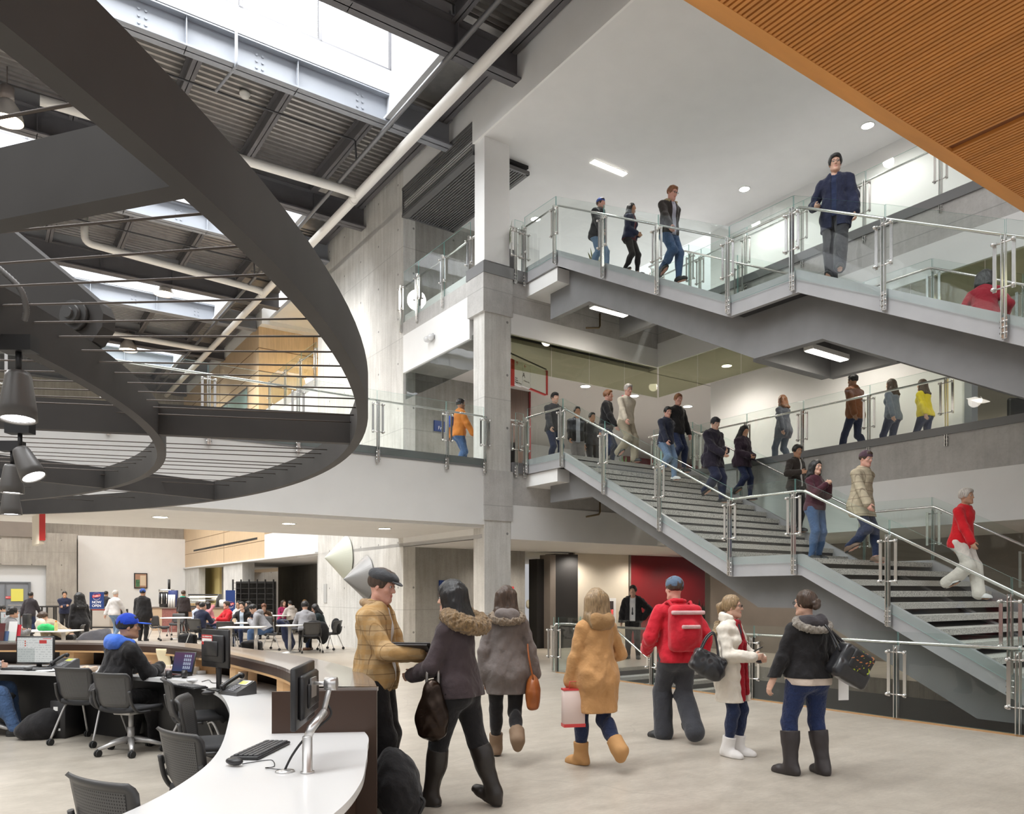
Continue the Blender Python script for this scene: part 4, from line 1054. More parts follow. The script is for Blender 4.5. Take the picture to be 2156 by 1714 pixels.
class Pose:
    def __init__(s, pel=(0, 0, 0.93), yaw=0, lean=0, roll=0, twist=0, head=(0, 0, 0), Lf=(-0.10, 0, 0.085, 0, 0), Rf=(0.10, 0, 0.085, 0, 0), Lh=(-0.26, 0.05, 0.80), Rh=(0.26, 0.05, 0.80), Lk=(0, 1, 0), Rk=(0, 1, 0), Le=None, Re=None, fem=False, fat=1.0, curl=0.6, Lpn=None, Rpn=None, Lhd=None, Rhd=None, shl=1.0):
        s.fem = fem; s.fat = fat; s.curl = curl
        s.hip = np.asarray(pel, float)
        T = Rz(twist) @ Rx(-lean) @ Ry(roll); s.T = T
        up = T @ np.array([0, 0, 1.0]); s.up = up
        s.waist = s.hip + up * 0.17; s.chest = s.hip + up * 0.34; s.nb = s.hip + up * 0.525
        sw = (0.165 if fem else 0.190) * shl; s.sw = sw
        s.sh = {k: s.hip + up * 0.455 + T @ np.array([x, -0.005, 0]) for k, x in (('L', -sw), ('R', sw))}
        hy, hp, hr = head; s.RH = Rz(hy) @ Rx(hp) @ Ry(hr)
        s.hc = s.nb + (0.6 * up + 0.4 * (s.RH @ np.array([0, 0, 1.0]))) * 0.115 + s.RH @ np.array([0, 0.022, 0.065])
        hw = 0.10 if fem else 0.095
        s.hp = {k: s.hip + Rz(yaw) @ np.array([x, 0, -0.02]) for k, x in (('L', -hw), ('R', hw))}
        s.ft = {'L': Lf, 'R': Rf}; s.kn = {}; s.an = {}; s.el = {}; s.wr = {}; s.hd = {}; s.pn = {}
        for k, pole in (('L', Lk), ('R', Rk)):
            f = s.ft[k]; s.kn[k], s.an[k] = ik(s.hp[k], f[:3], 0.425, 0.415, pole)
        for k, hnd, pole, hdv, pnv in (('L', Lh, Le, Lhd, Lpn), ('R', Rh, Re, Rhd, Rpn)):
            sg = -1 if k == 'L' else 1
            if pole is None: pole = (sg * 0.5, -0.8, -0.3)
            s.el[k], s.wr[k] = ik(s.sh[k], hnd, 0.285, 0.255, pole)
            d = _n(s.wr[k] - s.el[k]) if hdv is None else _n(hdv); s.hd[k] = d
            n0 = np.array([-sg, 0, 0.0]) if pnv is None else np.asarray(pnv, float)
            n0 = n0 - d * (n0 @ d); s.pn[k] = _n(n0)
        s.build()
    def build(s):
        f = s.fat; T = s.T; fem = s.fem
        hx = 0.168 if fem else 0.155
        s.torso = [ell(s.hip + s.up * 0.02, (hx * f, 0.118 * f, 0.13), T, 0.05), ell(s.waist + s.up * 0.0, ((0.128 if fem else 0.142) * f, 0.098 * f, 0.15), T, 0.06),
                   ell(s.chest + s.up * 0.01, ((0.142 if fem else 0.162) * f, 0.108 * f, 0.17), T, 0.06), cone(s.sh['L'] * 0.86 + s.sh['R'] * 0.14, s.sh['R'] * 0.86 + s.sh['L'] * 0.14, 0.050, 0.050, 0.06), cone(s.nb - s.up * 0.012, s.sh['L'] * 0.9 + s.sh['R'] * 0.1, 0.050, 0.040, 0.05), cone(s.nb - s.up * 0.012, s.sh['R'] * 0.9 + s.sh['L'] * 0.1, 0.050, 0.040, 0.05),
                   cone(s.nb - s.up * 0.03, s.nb - s.up * 0.10 , 0.075, 0.10, 0.06)]
        if fem: s.torso += [ell(s.chest + T @ np.array([x, 0.075, 0.0]), (0.06, 0.055, 0.06), T, 0.04) for x in (-0.07, 0.07)]
        s.seat = [ell(s.hip + T @ np.array([x, -0.05 * f, -0.05]), (0.085 * f, 0.085 * f, 0.095), T, 0.05) for x in (-0.07, 0.07)]
        s.legs = {}; s.feet = {}; s.shank = {}
        for k in 'LR':
            kn, an, hp = s.kn[k], s.an[k], s.hp[k]; ft = s.ft[k]
            s.legs[k] = [cone(hp, kn, (0.092 if fem else 0.088) * f, 0.057 * (0.6 + 0.4 * f), 0.05)]
            d = _n(an - kn); fw = _n(np.cross(np.cross(d, _n(kn - hp) + np.array([0, 0.3, 0])), d)) if False else np.array([0, 1, 0])
            fw = Rz(ft[3] if len(ft) > 3 else 0) @ np.array([0, 1.0, 0])
            s.shank[k] = [cone(kn, an, 0.055 * (0.6 + 0.4 * f), 0.038, 0.04), ell(kn + (an - kn) * 0.32 - fw * 0.016, (0.047, 0.05, 0.11), None, 0.05)]
            pit = ft[4] if len(ft) > 4 else 0
            F = Rz(ft[3] if len(ft) > 3 else 0) @ Rx(-pit)
            heel = an + F @ np.array([0, -0.045, -0.052]); ball = an + F @ np.array([0, 0.115, -0.062]); toe = an + F @ np.array([0, 0.165, -0.065])
            s.feet[k] = [cone(heel, ball, 0.033, 0.036, 0.03), cone(ball, toe, 0.037, 0.026, 0.03), cone(an, (heel + ball) / 2, 0.037, 0.036, 0.04)]
            s.F = getattr(s, 'F', {}); s.F[k] = F
        s.arms = {}; s.fore = {}; s.hand = {}
        for k in 'LR':
            sg = -1 if k == 'L' else 1; fa = 0.9 if fem else 1.0
            s.arms[k] = [cone(s.sh[k], s.el[k], 0.047 * fa * (0.5 + 0.5 * f), 0.040 * fa, 0.03)]
            s.fore[k] = [cone(s.el[k], s.wr[k], 0.041 * fa, 0.027, 0.03)]
            d, n = s.hd[k], s.pn[k]; x = np.cross(d, n); x = x if x[2] >= -0.2 else x   # across the palm
            th = -np.cross(n, d) * 1.0
            th = x if (x @ np.array([0, 0.4, 1])) > 0 else -x      # thumb side: up / forward
            Rm = np.stack([th, n, d], 1); w = s.wr[k]; hs = 0.92 if fem else 1.0
            H = [ell(w + d * 0.045 * hs, (0.040 * hs, 0.016, 0.052 * hs), Rm, 0.012), cone(w - d * 0.02, w + d * 0.03, 0.025, 0.024, 0.02)]
            cu = s.curl
            for j, (o, L) in enumerate(((0.028, 0.074), (0.0095, 0.082), (-0.0095, 0.076), (-0.027, 0.060))):
                a0 = w + d * (0.086 - abs(j - 1.3) * 0.004) * hs + th * o * hs; c1 = cu * (0.75 + 0.12 * j)
                d1 = _n(d * math.cos(c1) + n * math.sin(c1)); a1 = a0 + d1 * L * 0.52 * hs; d2 = _n(d * math.cos(c1 * 2.1) + n * math.sin(c1 * 2.1)); a2 = a1 + d2 * L * 0.48 * hs
                H += [cone(a0 - d * 0.02, a0, 0.0095, 0.0092, 0.006), cone(a0, a1, 0.0092, 0.0082, 0.004), cone(a1, a2, 0.0082, 0.0068, 0.004)]
            t0 = w + d * 0.022 * hs + th * 0.030 * hs; t1 = t0 + _n(d * 0.75 + th * 0.6 + n * 0.35) * 0.042 * hs; t2 = t1 + _n(d * 0.9 + th * 0.15 + n * (0.3 + cu * 0.5)) * 0.034 * hs
            H += [cone(w + d * 0.02, t0, 0.014, 0.014, 0.012), cone(t0, t1, 0.0125, 0.0105, 0.008), cone(t1, t2, 0.0105, 0.0085, 0.005)]
            s.hand[k] = H
        h = lambda x, y, z: s.hc + s.RH @ np.array([x, y, z])
        g = 0.94 if fem else 1.0
        s.neck = [cone(s.nb - s.up * 0.02, h(0, -0.02, -0.045), 0.054 * g, 0.050 * g, 0.03)]
        s.skull = [ell(h(0, -0.010, 0.025), (0.074 * g, 0.092 * g, 0.090), s.RH, 0.03)]
        s.face = [ell(h(0, 0.022, -0.040), (0.058 * g, 0.066 * g, 0.082), s.RH, 0.03), ell(h(0, 0.070, -0.098), (0.024, 0.020, 0.018), s.RH, 0.025), cone(h(-0.045 * g, 0.0, -0.07), h(-0.015, 0.066, -0.098), 0.020, 0.018, 0.03), cone(h(0.045 * g, 0.0, -0.07), h(0.015, 0.066, -0.098), 0.020, 0.018, 0.03),
                  cone(h(-0.04, 0.070, 0.030), h(0.04, 0.070, 0.030), 0.014, 0.014, 0.02), ell(h(-0.042, 0.060, -0.020), (0.02, 0.018, 0.018), s.RH, 0.02), ell(h(0.042, 0.060, -0.020), (0.02, 0.018, 0.018), s.RH, 0.02),
                  cone(h(0, 0.083, 0.015), h(0, 0.104, -0.026), 0.008, 0.012, 0.012), ell(h(-0.012, 0.092, -0.030), (0.009, 0.010, 0.008), s.RH, 0.008), ell(h(0.012, 0.092, -0.030), (0.009, 0.010, 0.008), s.RH, 0.008),
                  ell(h(0, 0.083, -0.058), (0.021, 0.010, 0.006), s.RH, 0.006), ell(h(0, 0.082, -0.069), (0.018, 0.010, 0.007), s.RH, 0.006)]
        s.ears = [ell(h(sg * 0.076 * g, -0.008, -0.008), (0.008, 0.019, 0.030), s.RH @ Rz(sg * -0.35), 0.008) for sg in (-1, 1)]
        s.h = h
        s.sock = [(ell(h(sg * 0.031, 0.092, 0.010), (0.014, 0.011, 0.0065), s.RH), 0.010) for sg in (-1, 1)]
    def body_prims(s):
        L = s.torso + s.seat + s.neck + s.skull + s.face + s.ears
        for k in 'LR': L = L + s.legs[k] + s.shank[k] + s.feet[k] + s.arms[k] + s.fore[k] + s.hand[k]
        return L

def fold(amp, sc, seed, stretch=(1, 1, 1)):
    st = np.array(stretch); return lambda P: amp * hash_noise(P * st, sc, seed)

def person(label, loc, face, pose, hgt, skin='light', hair=None, top=None, legs=None, shoes=None, extra=(), res=0.011, group=None, z0=0.0, inner=None, eyes=True):
    """face: world (x, y) direction the person faces"""
    rz = math.atan2(-face[0], face[1]); sc = hgt / 1.75; p = pose; r = thing('person', label, 'person', (loc[0], loc[1], z0), rz, group)
    seed = len(label) % 13 + hgt
    def add(name, sdf, m, h=res):
        v, f = surf(sdf, h)
        if len(v): return mesh_from(name, v, f, m, r, sc)
    sk = mat('skin_' + skin, SKIN[skin], 0.5, 0, 0.4, 0.08, 14, 0.15, 60)
    add('body', Sdf(p.body_prims(), 0.0, (), p.sock), sk, min(res, 0.010))
    if legs:
        t = legs.get('t', 0.012); pr = [(x[0], x[1], x[2] - min(0.008, t * 0.45), x[3], x[4], x[5]) for x in list(p.seat) + [p.torso[0]]]
        for k in 'LR':
            fl = legs.get('flare', 0.0); q = p.legs[k] + p.shank[k]
            if fl: q = q + [cone(p.kn[k], p.an[k] + _n(p.an[k] - p.kn[k]) * 0.02, 0.06, 0.045 + fl, 0.05)]
            pr += q
        add('trousers', Sdf(pr, t, [(p.hip + p.up * 0.10, np.array([0, 0, 1.0]) if p.hip[2] < 0.8 else p.up)], (), fold(legs.get('fold', 0.004), 16, seed), 0.006), legs['m'])
    if shoes:
        for k in 'LR':
            F = p.F[k]; pr = [x for x in p.feet[k]]; an = p.an[k]
            if shoes.get('boot'):
                bt = shoes['boot']; top_ = an + (p.kn[k] - an) * bt
                pr = pr + [cone(an, top_, 0.046, 0.046 + 0.020 * bt * (0.4 + 0.6 * p.fat), 0.04)] + ([(x[0], x[1], x[2] + 0.006, x[3], x[4], x[5]) for x in p.shank[k][1:]] if bt > 0.5 else [])
                cuts = [(top_, p.kn[k] - an)]
            else: cuts = [(an + F @ np.array([0, 0, 0.005]), F @ np.array([0, -0.25, 1]))]
            cuts = cuts + [(an + F @ np.array([0, 0, -0.084]), F @ np.array([0, 0, -1]))]
            ob = add('boot' if shoes.get('boot') else 'shoe', Sdf(pr, shoes.get('t', 0.011), cuts, (), fold(0.002, 30, seed), 0.004), shoes['m'], min(res, 0.009))
            sb = [cone(*[an + F @ np.array(c) for c in ((0, -0.045, -0.075), (0, 0.11, -0.078))], 0.044, 0.046, 0.03), cone(*[an + F @ np.array(c) for c in ((0, 0.11, -0.078), (0, 0.165, -0.078))], 0.046, 0.034, 0.03)]
            so = add('sole', Sdf(sb, 0, [(an + F @ np.array([0, 0, -0.068]), F @ np.array([0, 0, 1])), (an + F @ np.array([0, 0, -0.086]), F @ np.array([0, 0, -1]))]), shoes.get('sm', mat('sole_dark', (0.03, 0.028, 0.026), 0.7)), min(res, 0.009))
            if so and ob: so.parent = ob
    def torso_garment(name, g, tt):
        pr = list(p.torso); hem = g.get('hem', -0.02); cuts = []
        if g.get('arms', True):
            for k in 'LR': pr += p.arms[k] + ([] if g.get('short') else [cone(p.el[k], p.wr[k] - _n(p.wr[k] - p.el[k]) * g.get('cuff', 0.01), 0.041, 0.030 + g.get('slv', 0.006), 0.03)])
        ht = p.hip + p.up * hem
        if hem < 0.06:
            wv = g.get('hemw', 0.0); dn = np.array([0, 0, -1.0]) if g.get('plumb', True) else -p.up
            a = p.waist; b = p.hip + p.up * hem if not g.get('plumb', True) or hem > -0.1 else p.hip + np.array([0, 0, hem])
            ht = b
            for x in (-0.06, 0.06):
                pr += [cone(a + p.T @ np.array([x, 0, 0]), b + p.T @ np.array([x * (1.15 + wv), 0.0, -0.12]), 0.085 * p.fat, (0.092 + wv) * p.fat, 0.08)]
            if hem < -0.12:
                for k in 'LR': pr += [cone(p.hp[k], p.hp[k] + (p.kn[k] - p.hp[k]) * min(1.0, -hem / 0.42 + 0.1), 0.092 * p.fat, (0.072 + wv) * p.fat, 0.09)]
            pr += [(x[0], x[1], x[2] + 0.010, x[3], x[4], x[5]) for x in p.seat] + [(x[0], x[1], x[2] + 0.006, x[3], x[4], x[5]) for x in p.torso[:1]]
            cuts = [(ht, -p.up if hem > -0.15 else np.array([0, 0, -1.0]))]
        else: cuts = [(ht, -p.up)]
        subs = list(g.get('subs', ())) + [(cone(p.nb + p.up * (0.035 + g.get('neckup', 0.0)) + p.T @ np.array([0, 0.03, 0]), p.nb + p.up * 0.25, 0.062, 0.09), 0.015)]
        if g.get('open'):
            w = g['open']; c = p.waist + p.T @ np.array([g.get('openx', 0.0), 0.20, -0.1])
            subs.append((rbx(c, (w, 0.20, 0.75), p.T @ Rx(0), 0.03), 0.012))
        f1 = fold(g.get('fold', 0.006), g.get('fsc', 15), seed + 2, g.get('fst', (1, 1, 1))); f2 = fold(g.get('fold', 0.006) * 0.45, 36, seed + 4, (1.0, 1.0, 0.6)); dsp = g.get('disp') or (lambda P: f1(P) + f2(P))
        return add(name, Sdf(pr, tt, cuts, subs, dsp, 0.018), g['m'])
    if inner: torso_garment(inner.get('name', 'shirt'), inner, inner.get('t', 0.008))
    if top:
        tg = torso_garment(top.get('name', 'jacket'), top, top.get('t', 0.022))
        if top.get('collar'):
            c = p.nb + p.T @ np.array([0, -0.012, 0.028]); ca = top['collar']; ring = []
            for k in range(10):
                a = 2 * PI * k / 10; a2 = a + 2 * PI / 10
                if ca.get('gap') and (math.sin(a + PI / 10) > ca['gap']): continue
                P1 = c + p.T @ np.array([math.cos(a) * 0.085, math.sin(a) * 0.088, -0.02 * math.sin(a)]); P2 = c + p.T @ np.array([math.cos(a2) * 0.085, math.sin(a2) * 0.088, -0.02 * math.sin(a2)])
                ring.append(cone(P1, P2, ca.get('r', 0.022), ca.get('r', 0.022), 0.02)); 
                if ca.get('tall'): ring.append(cone(P1 + p.up * ca['tall'], P2 + p.up * ca['tall'], ca.get('r', 0.022) * 0.8, ca.get('r', 0.022) * 0.8, 0.04))
            add('collar', Sdf(ring, 0.0, (), (), ca.get('disp'), 0.012), ca.get('m', top['m']))
        if top.get('hood'):
            hd = top['hood']; c = p.nb + p.T @ np.array([0, -0.10, 0.0])
            pr = [ell(c + p.T @ np.array([0, -0.015, -0.015]), (0.13, 0.075, 0.085), p.T @ Rx(0.35), 0.04), cone(p.nb + p.T @ np.array([-0.095, 0.02, 0.02]), c + p.T @ np.array([-0.07, -0.01, 0.03]), 0.035, 0.045, 0.05), cone(p.nb + p.T @ np.array([0.095, 0.02, 0.02]), c + p.T @ np.array([0.07, -0.01, 0.03]), 0.035, 0.045, 0.05)]
            add('hood', Sdf(pr, hd.get('t', 0.0), (), (), hd.get('disp', fold(0.008, 18, seed)), 0.014), hd.get('m', top['m']))
        if top.get('fur'):
            fu = top['fur']; ring = []; cx = p.nb + p.T @ np.array(fu.get('off', (0, -0.06, 0.0)))
            rx, ry, tl = fu.get('r', (0.15, 0.13, 0.35)); n = 16
            for k in range(n):
                a, a2 = 2 * PI * k / n, 2 * PI * (k + 1) / n
                if fu.get('gap') and math.sin((a + a2) / 2) > fu['gap']: continue
                pt = lambda a: cx + p.T @ (Rx(tl) @ np.array([math.cos(a) * rx, math.sin(a) * ry, 0]))
                ring.append(cone(pt(a), pt(a2), fu.get('w', 0.045), fu.get('w', 0.045), 0.02))
            hf = lambda P: 0.010 * hash_noise(P, 75, seed) + 0.010 * hash_noise(P, 32, seed + 3) + 0.004 * hash_noise(P, 150, seed + 5)
            add('fur_trim', Sdf(ring, 0, (), (), hf, 0.026), fu['m'], min(res, 0.008))
    if hair:
        h = p.h; st = hair.get('style', 'short'); sk_ = ell(h(0, -0.016, 0.034), (0.074 + 0.010, 0.092 + 0.008, 0.090 + 0.010), p.RH, 0.03)
        pr = [sk_]; gh = hair.get('vol', 0.004); subs = [(ell(h(0, 0.088, -0.020), (0.072, 0.066, 0.090), p.RH), 0.02)]
        cuts = []
        if st == 'short': subs.append((rbx(h(0, 0.03, -0.115), (0.2, 0.2, 0.085), p.RH, 0.02), 0.03)); pr.append(ell(h(0, 0.045, 0.088), (0.055, 0.04, 0.022), p.RH, 0.03))
        if st in ('long', 'bob', 'pony', 'bun'):
            if st == 'long':
                for x in (-0.058, -0.02, 0.02, 0.058): pr += [cone(h(x, -0.045, 0.03), h(x * 1.25, -0.075, -0.14), 0.05, 0.05, 0.03), cone(h(x * 1.25, -0.075, -0.14), p.nb + p.T @ np.array([x * 1.5, -0.105, -hair.get('len', 0.12)]), 0.048, 0.030, 0.03)]
                for x in (-0.078, 0.078): pr += [cone(h(x * 0.9, 0.0, 0.02), h(x, 0.0, -0.12), 0.025, 0.026, 0.03)]
            if st == 'bob':
                for x in (-0.06, -0.02, 0.02, 0.06): pr += [cone(h(x, -0.05, 0.02), h(x * 1.2, -0.06, -0.13), 0.05, 0.045, 0.03)]
                for x in (-0.078, 0.078): pr += [cone(h(x * 0.9, 0.01, 0.02), h(x * 1.02, 0.015, -0.11), 0.026, 0.028, 0.03)]
            if st == 'pony': pr += [cone(h(0, -0.09, 0.03), h(0.0, -0.135, 0.0), 0.028, 0.032, 0.02), cone(h(0.0, -0.135, 0.0), h(0.0, -0.13, -0.17), 0.032, 0.014, 0.03)]
            if st == 'bun':
                for (a, b, c_) in ((-0.02, -0.115, 0.0), (0.02, -0.12, 0.02), (0.0, -0.13, -0.02), (0.025, -0.11, -0.03), (-0.02, -0.12, -0.035)): pr += [ell(h(a, b, c_), (0.028, 0.026, 0.024), p.RH, 0.012)]
        hd_ = lambda P: 0.004 * hash_noise((P - p.hc) @ p.RH * np.array([1, 1, 0.25]), 70, seed) + 0.004 * hash_noise(P, 28, seed)
        if not hair.get('none'): add('hair', Sdf(pr, gh, cuts, subs, hd_, 0.012), hair['m'], min(res, 0.008))
    if eyes and res <= 0.0105:
        for sg in (-1, 1):
            g = MB(); g.ball(tuple(p.h(sg * 0.031, 0.0765, 0.009)), 0.0112, 8); o = g.build('eye', mat('eye_white', (0.52, 0.50, 0.48), 0.25), None); o.parent = r; o.scale = (sc,) * 3
            g = MB(); g.ball(tuple(p.h(sg * 0.031, 0.0842, 0.009)), 0.0062, 6); o2 = g.build('iris', mat('iris_dark', (0.03, 0.018, 0.012), 0.15), None); o2.parent = o
            add('eyebrow', Sdf([cone(p.h(sg * 0.018, 0.086, 0.032), p.h(sg * 0.046, 0.076, 0.033), 0.0045, 0.003, 0.004)]), hair['m'] if hair else M_RUBBER, 0.004)
        add('lips', Sdf([ell(p.h(0, 0.0845, -0.0575), (0.022, 0.0105, 0.0055), p.RH, 0.003), ell(p.h(0, 0.084, -0.0685), (0.019, 0.0105, 0.0065), p.RH, 0.003)], 0.0005), mat('lips_' + skin, tuple(c * k for c, k in zip(SKIN[skin], (0.85, 0.55, 0.6))), 0.4), 0.004)
    for e in extra: e(p, r, add, sc)
    return r

# small pieces of clothing
def x_beanie(m, name='beanie', low=0.045):
    def f(p, r, add, sc):
        h = p.h; add(name, Sdf([ell(h(0, -0.012, 0.040), (0.088, 0.105, 0.098), p.RH, 0.02)], 0.002, [(h(0, 0.0, low - 0.02), p.RH @ np.array([0, 0.12, -1]))], (), fold(0.002, 40, 1), 0.004), m, 0.009)
    return f
def x_flatcap(m):
    def f(p, r, add, sc):
        h = p.h; o = add('flat_cap', Sdf([ell(h(0, -0.012, 0.070), (0.093, 0.112, 0.058), p.RH @ Rx(-0.10), 0.02), ell(h(0, 0.045, 0.072), (0.075, 0.075, 0.030), p.RH @ Rx(-0.25), 0.03)], 0.003, [(h(0, 0, 0.035), p.RH @ np.array([0, 0.10, -1]))], (), fold(0.002, 35, 2), 0.004), m, 0.007)
        b = add('cap_brim', Sdf([ell(h(0, 0.105, 0.046), (0.068, 0.055, 0.010), p.RH @ Rx(-0.32), 0.01)], 0.0), m, 0.006)
        if b and o: b.parent = o
    return f
def x_ballcap(m, m2=None):
    def f(p, r, add, sc):
        h = p.h; o = add('baseball_cap', Sdf([ell(h(0, -0.010, 0.048), (0.089, 0.106, 0.095), p.RH, 0.02)], 0.002, [(h(0, 0.0, 0.026), p.RH @ np.array([0, 0.05, -1]))]), m, 0.007)
        b = add('cap_peak', Sdf([ell(h(0, 0.138, 0.034), (0.080, 0.082, 0.009), p.RH @ Rx(-0.10), 0.01)], 0.0, [(h(0, 0.075, 0.0), p.RH @ np.array([0, -1, 0]))]), m2 or m, 0.006)
        if b and o: b.parent = o
    return f
def x_glasses(m):
    def f(p, r, add, sc):
        g = MB(); h = p.h
        for sg in (-1, 1):
            pts = [tuple(h(sg * 0.031 + math.cos(a) * 0.022, 0.099, 0.006 + math.sin(a) * 0.014)) for a in [2 * PI * k / 20 for k in range(20)]]
            g.tube(pts, 0.0024, 6, closed=True); g.tube([tuple(h(sg * 0.053, 0.097, 0.010)), tuple(h(sg * 0.074, 0.085, 0.010)), tuple(h(sg * 0.080, -0.005, 0.008))], 0.0022, 6)
        g.tube([tuple(h(-0.010, 0.100, 0.010)), tuple(h(0, 0.103, 0.012)), tuple(h(0.010, 0.100, 0.010))], 0.002, 6)
        o = g.build('glasses', m, None); o.parent = r; o.scale = (sc,) * 3
    return f
def x_prims(name, fn, m, h=0.008, disp=None, dm=0.0, grow=0.0):
    def f(p, r, add, sc):
        pr, cuts = fn(p); add(name, Sdf(pr, grow, cuts, (), disp, dm), m, h)
    return f
def world_pt(o, v, sc):
    rz = o.rotation_euler.z; c, s = math.cos(rz), math.sin(rz); v = np.asarray(v) * sc
    return (o.location.x + c * v[0] - s * v[1], o.location.y + s * v[0] + c * v[1], o.location.z + v[2])
# ---------------------------------------------------------------- reception desk
def G(x, y, z=0.0):
    Y = (EYE - z) * FPX / (y - 1248.0); return ((x - 1078) / FPX * Y, Y)
def D(x, Y): return (x - 1078) / FPX * Y
M_SOLID = mat('white_solid_surface', (0.72, 0.715, 0.71), 0.22, spec=0.5)
M_BRONZE = mat('bronze_panel', (0.052, 0.028, 0.018), 0.30, spec=0.4)
M_CTOP = mat('bronze_counter_top', (0.20, 0.165, 0.145), 0.18, spec=0.6, coat=0.4)
M_PLY = wood('plywood_edge', (0.62, 0.38, 0.18), 0.15, (1, 1, 9))
def L2(pts, n=10): return [Vector((p.x, p.y, 0)) for p in smooth_curve([(a, b, 0) for a, b in pts], n)]
WI = L2([(-2.1, 1.6), (-1.75, 2.3), (-1.55, 3.08), (-1.53, 3.66), (-1.62, 4.25), (-1.87, 5.08), (-2.18, 5.95), (-2.66, 6.93), (-3.33, 7.75), (-4.2, 8.2), (-5.0, 8.5), (-5.8, 8.72), (-7.4, 8.9), (-9.5, 8.8)])
WO = L2([(-1.15, 1.6), (-0.85, 2.4), (-0.71, 3.08), (-0.70, 3.57), (-0.76, 4.03), (-0.82, 4.39), (-0.94, 4.91), (-1.42, 5.9), (-2.0, 7.0), (-2.9, 8.1), (-3.9, 8.95), (-5.0, 9.45), (-6.6, 9.62), (-9.5, 9.4)])
CI = L2([(-1.22, 4.88), (-1.50, 5.5), (-1.885, 6.3), (-2.53, 7.24), (-3.24, 8.15), (-4.1, 8.93), (-5.06, 9.28), (-6.3, 9.36), (-9.5, 9.15)])
CO = L2([(-0.86, 4.93), (-0.98, 5.4), (-1.25, 6.1), (-1.79, 7.03), (-2.55, 8.0), (-3.45, 8.9), (-4.6, 9.6), (-6.3, 9.82), (-9.5, 9.65)])
desk = thing('reception_desk', 'long curved white reception desk with a raised bronze counter', 'desk', (-1.0, 4.9, 0), 0, None, (-1.0, 4.9, 0))
def ribbon(A, B, z0, z1, mi=0):
    n = min(len(A), len(B)); g = MB(); vs = []
    for k in range(n): vs += [(A[k].x, A[k].y, z0), (B[k].x, B[k].y, z0), (B[k].x, B[k].y, z1), (A[k].x, A[k].y, z1)]
    fs = [(0, 1, 2, 3), tuple(4 * (n - 1) + i for i in (3, 2, 1, 0))]
    for k in range(n - 1):
        for e in range(4): fs.append((k * 4 + e, k * 4 + 4 + e, k * 4 + 4 + (e + 1) % 4, k * 4 + (e + 1) % 4))
    return g.add(vs, fs, mi)
def fix(o):
    import bmesh
    b = bmesh.new(); b.from_mesh(o.data); bmesh.ops.recalc_face_normals(b, faces=b.faces); b.to_mesh(o.data); b.free(); return o
def off(A, B, t): return [a + (b - a).normalized() * t for a, b in zip(A, B)]
fix(ribbon(WI, WO, 0.702, 0.74).build('worktop', M_SOLID, desk))
fix(ribbon(CI, CO, 0.995, 1.02).build('counter_top', M_CTOP, desk))
fix(ribbon(CI, off(CI, CO, 0.03), 0.925, 0.995).build('counter_apron', M_BRONZE, desk))
fix(ribbon(off(CI, CO, 0.004), off(CI, CO, 0.16), 0.902, 0.925).build('counter_edge', M_PLY, desk))
fix(ribbon(off(CO, CI, 0.03), CO, 0.0, 0.995).build('skirt', M_BRONZE, desk))
g = MB(); g.prism([(-1.50, 4.83), (-0.858, 4.90), (-0.858, 4.93), (-1.50, 4.86)], 0.0, 1.0); g.build('end_panel', M_BRONZE, desk)
g = MB(); g.prism([(-1.35, 4.87), (-0.855, 4.91), (-0.855, 4.95), (-1.35, 4.95)], 0.995, 1.02); g.build('end_cap', M_CTOP, desk)
for k in (14, 22, 34, 44, 54, 64):
    a = CI[k] + (CO[k] - CI[k]).normalized() * 0.06; b = CI[k] + (CO[k] - CI[k]).normalized() * 0.30; t = (CI[k + 1] - CI[k]).normalized() * 0.09
    g = MB(); g.prism([tuple((a - t)[:2]), tuple((b - t)[:2]), tuple((b + t)[:2]), tuple((a + t)[:2])], 0.74, 0.902); fix(g.build('support_block', M_PLY, desk))
# modesty panels under the worktop and a pedestal for the near wing
fix(ribbon(off(WI, WO, 0.55)[60:], off(WI, WO, 0.58)[60:], 0.0, 0.70).build('modesty_panel', M_BLACKP, desk))
g = MB(); g.prism([(-1.25, 2.1), (-0.98, 2.1), (-0.98, 4.85), (-1.2, 4.85)], 0.0, 0.70); g.build('pedestal', M_BRONZE, desk)

M_PLAST = mat('black_plastic', (0.018, 0.017, 0.018), 0.38)
M_PLASTG = mat('grey_plastic_dark', (0.06, 0.06, 0.063), 0.4)
M_ALU = mat('brushed_aluminium', (0.62, 0.61, 0.60), 0.32, metal=0.85)
M_PAPER = mat('paper_white', (0.82, 0.81, 0.79), 0.7)
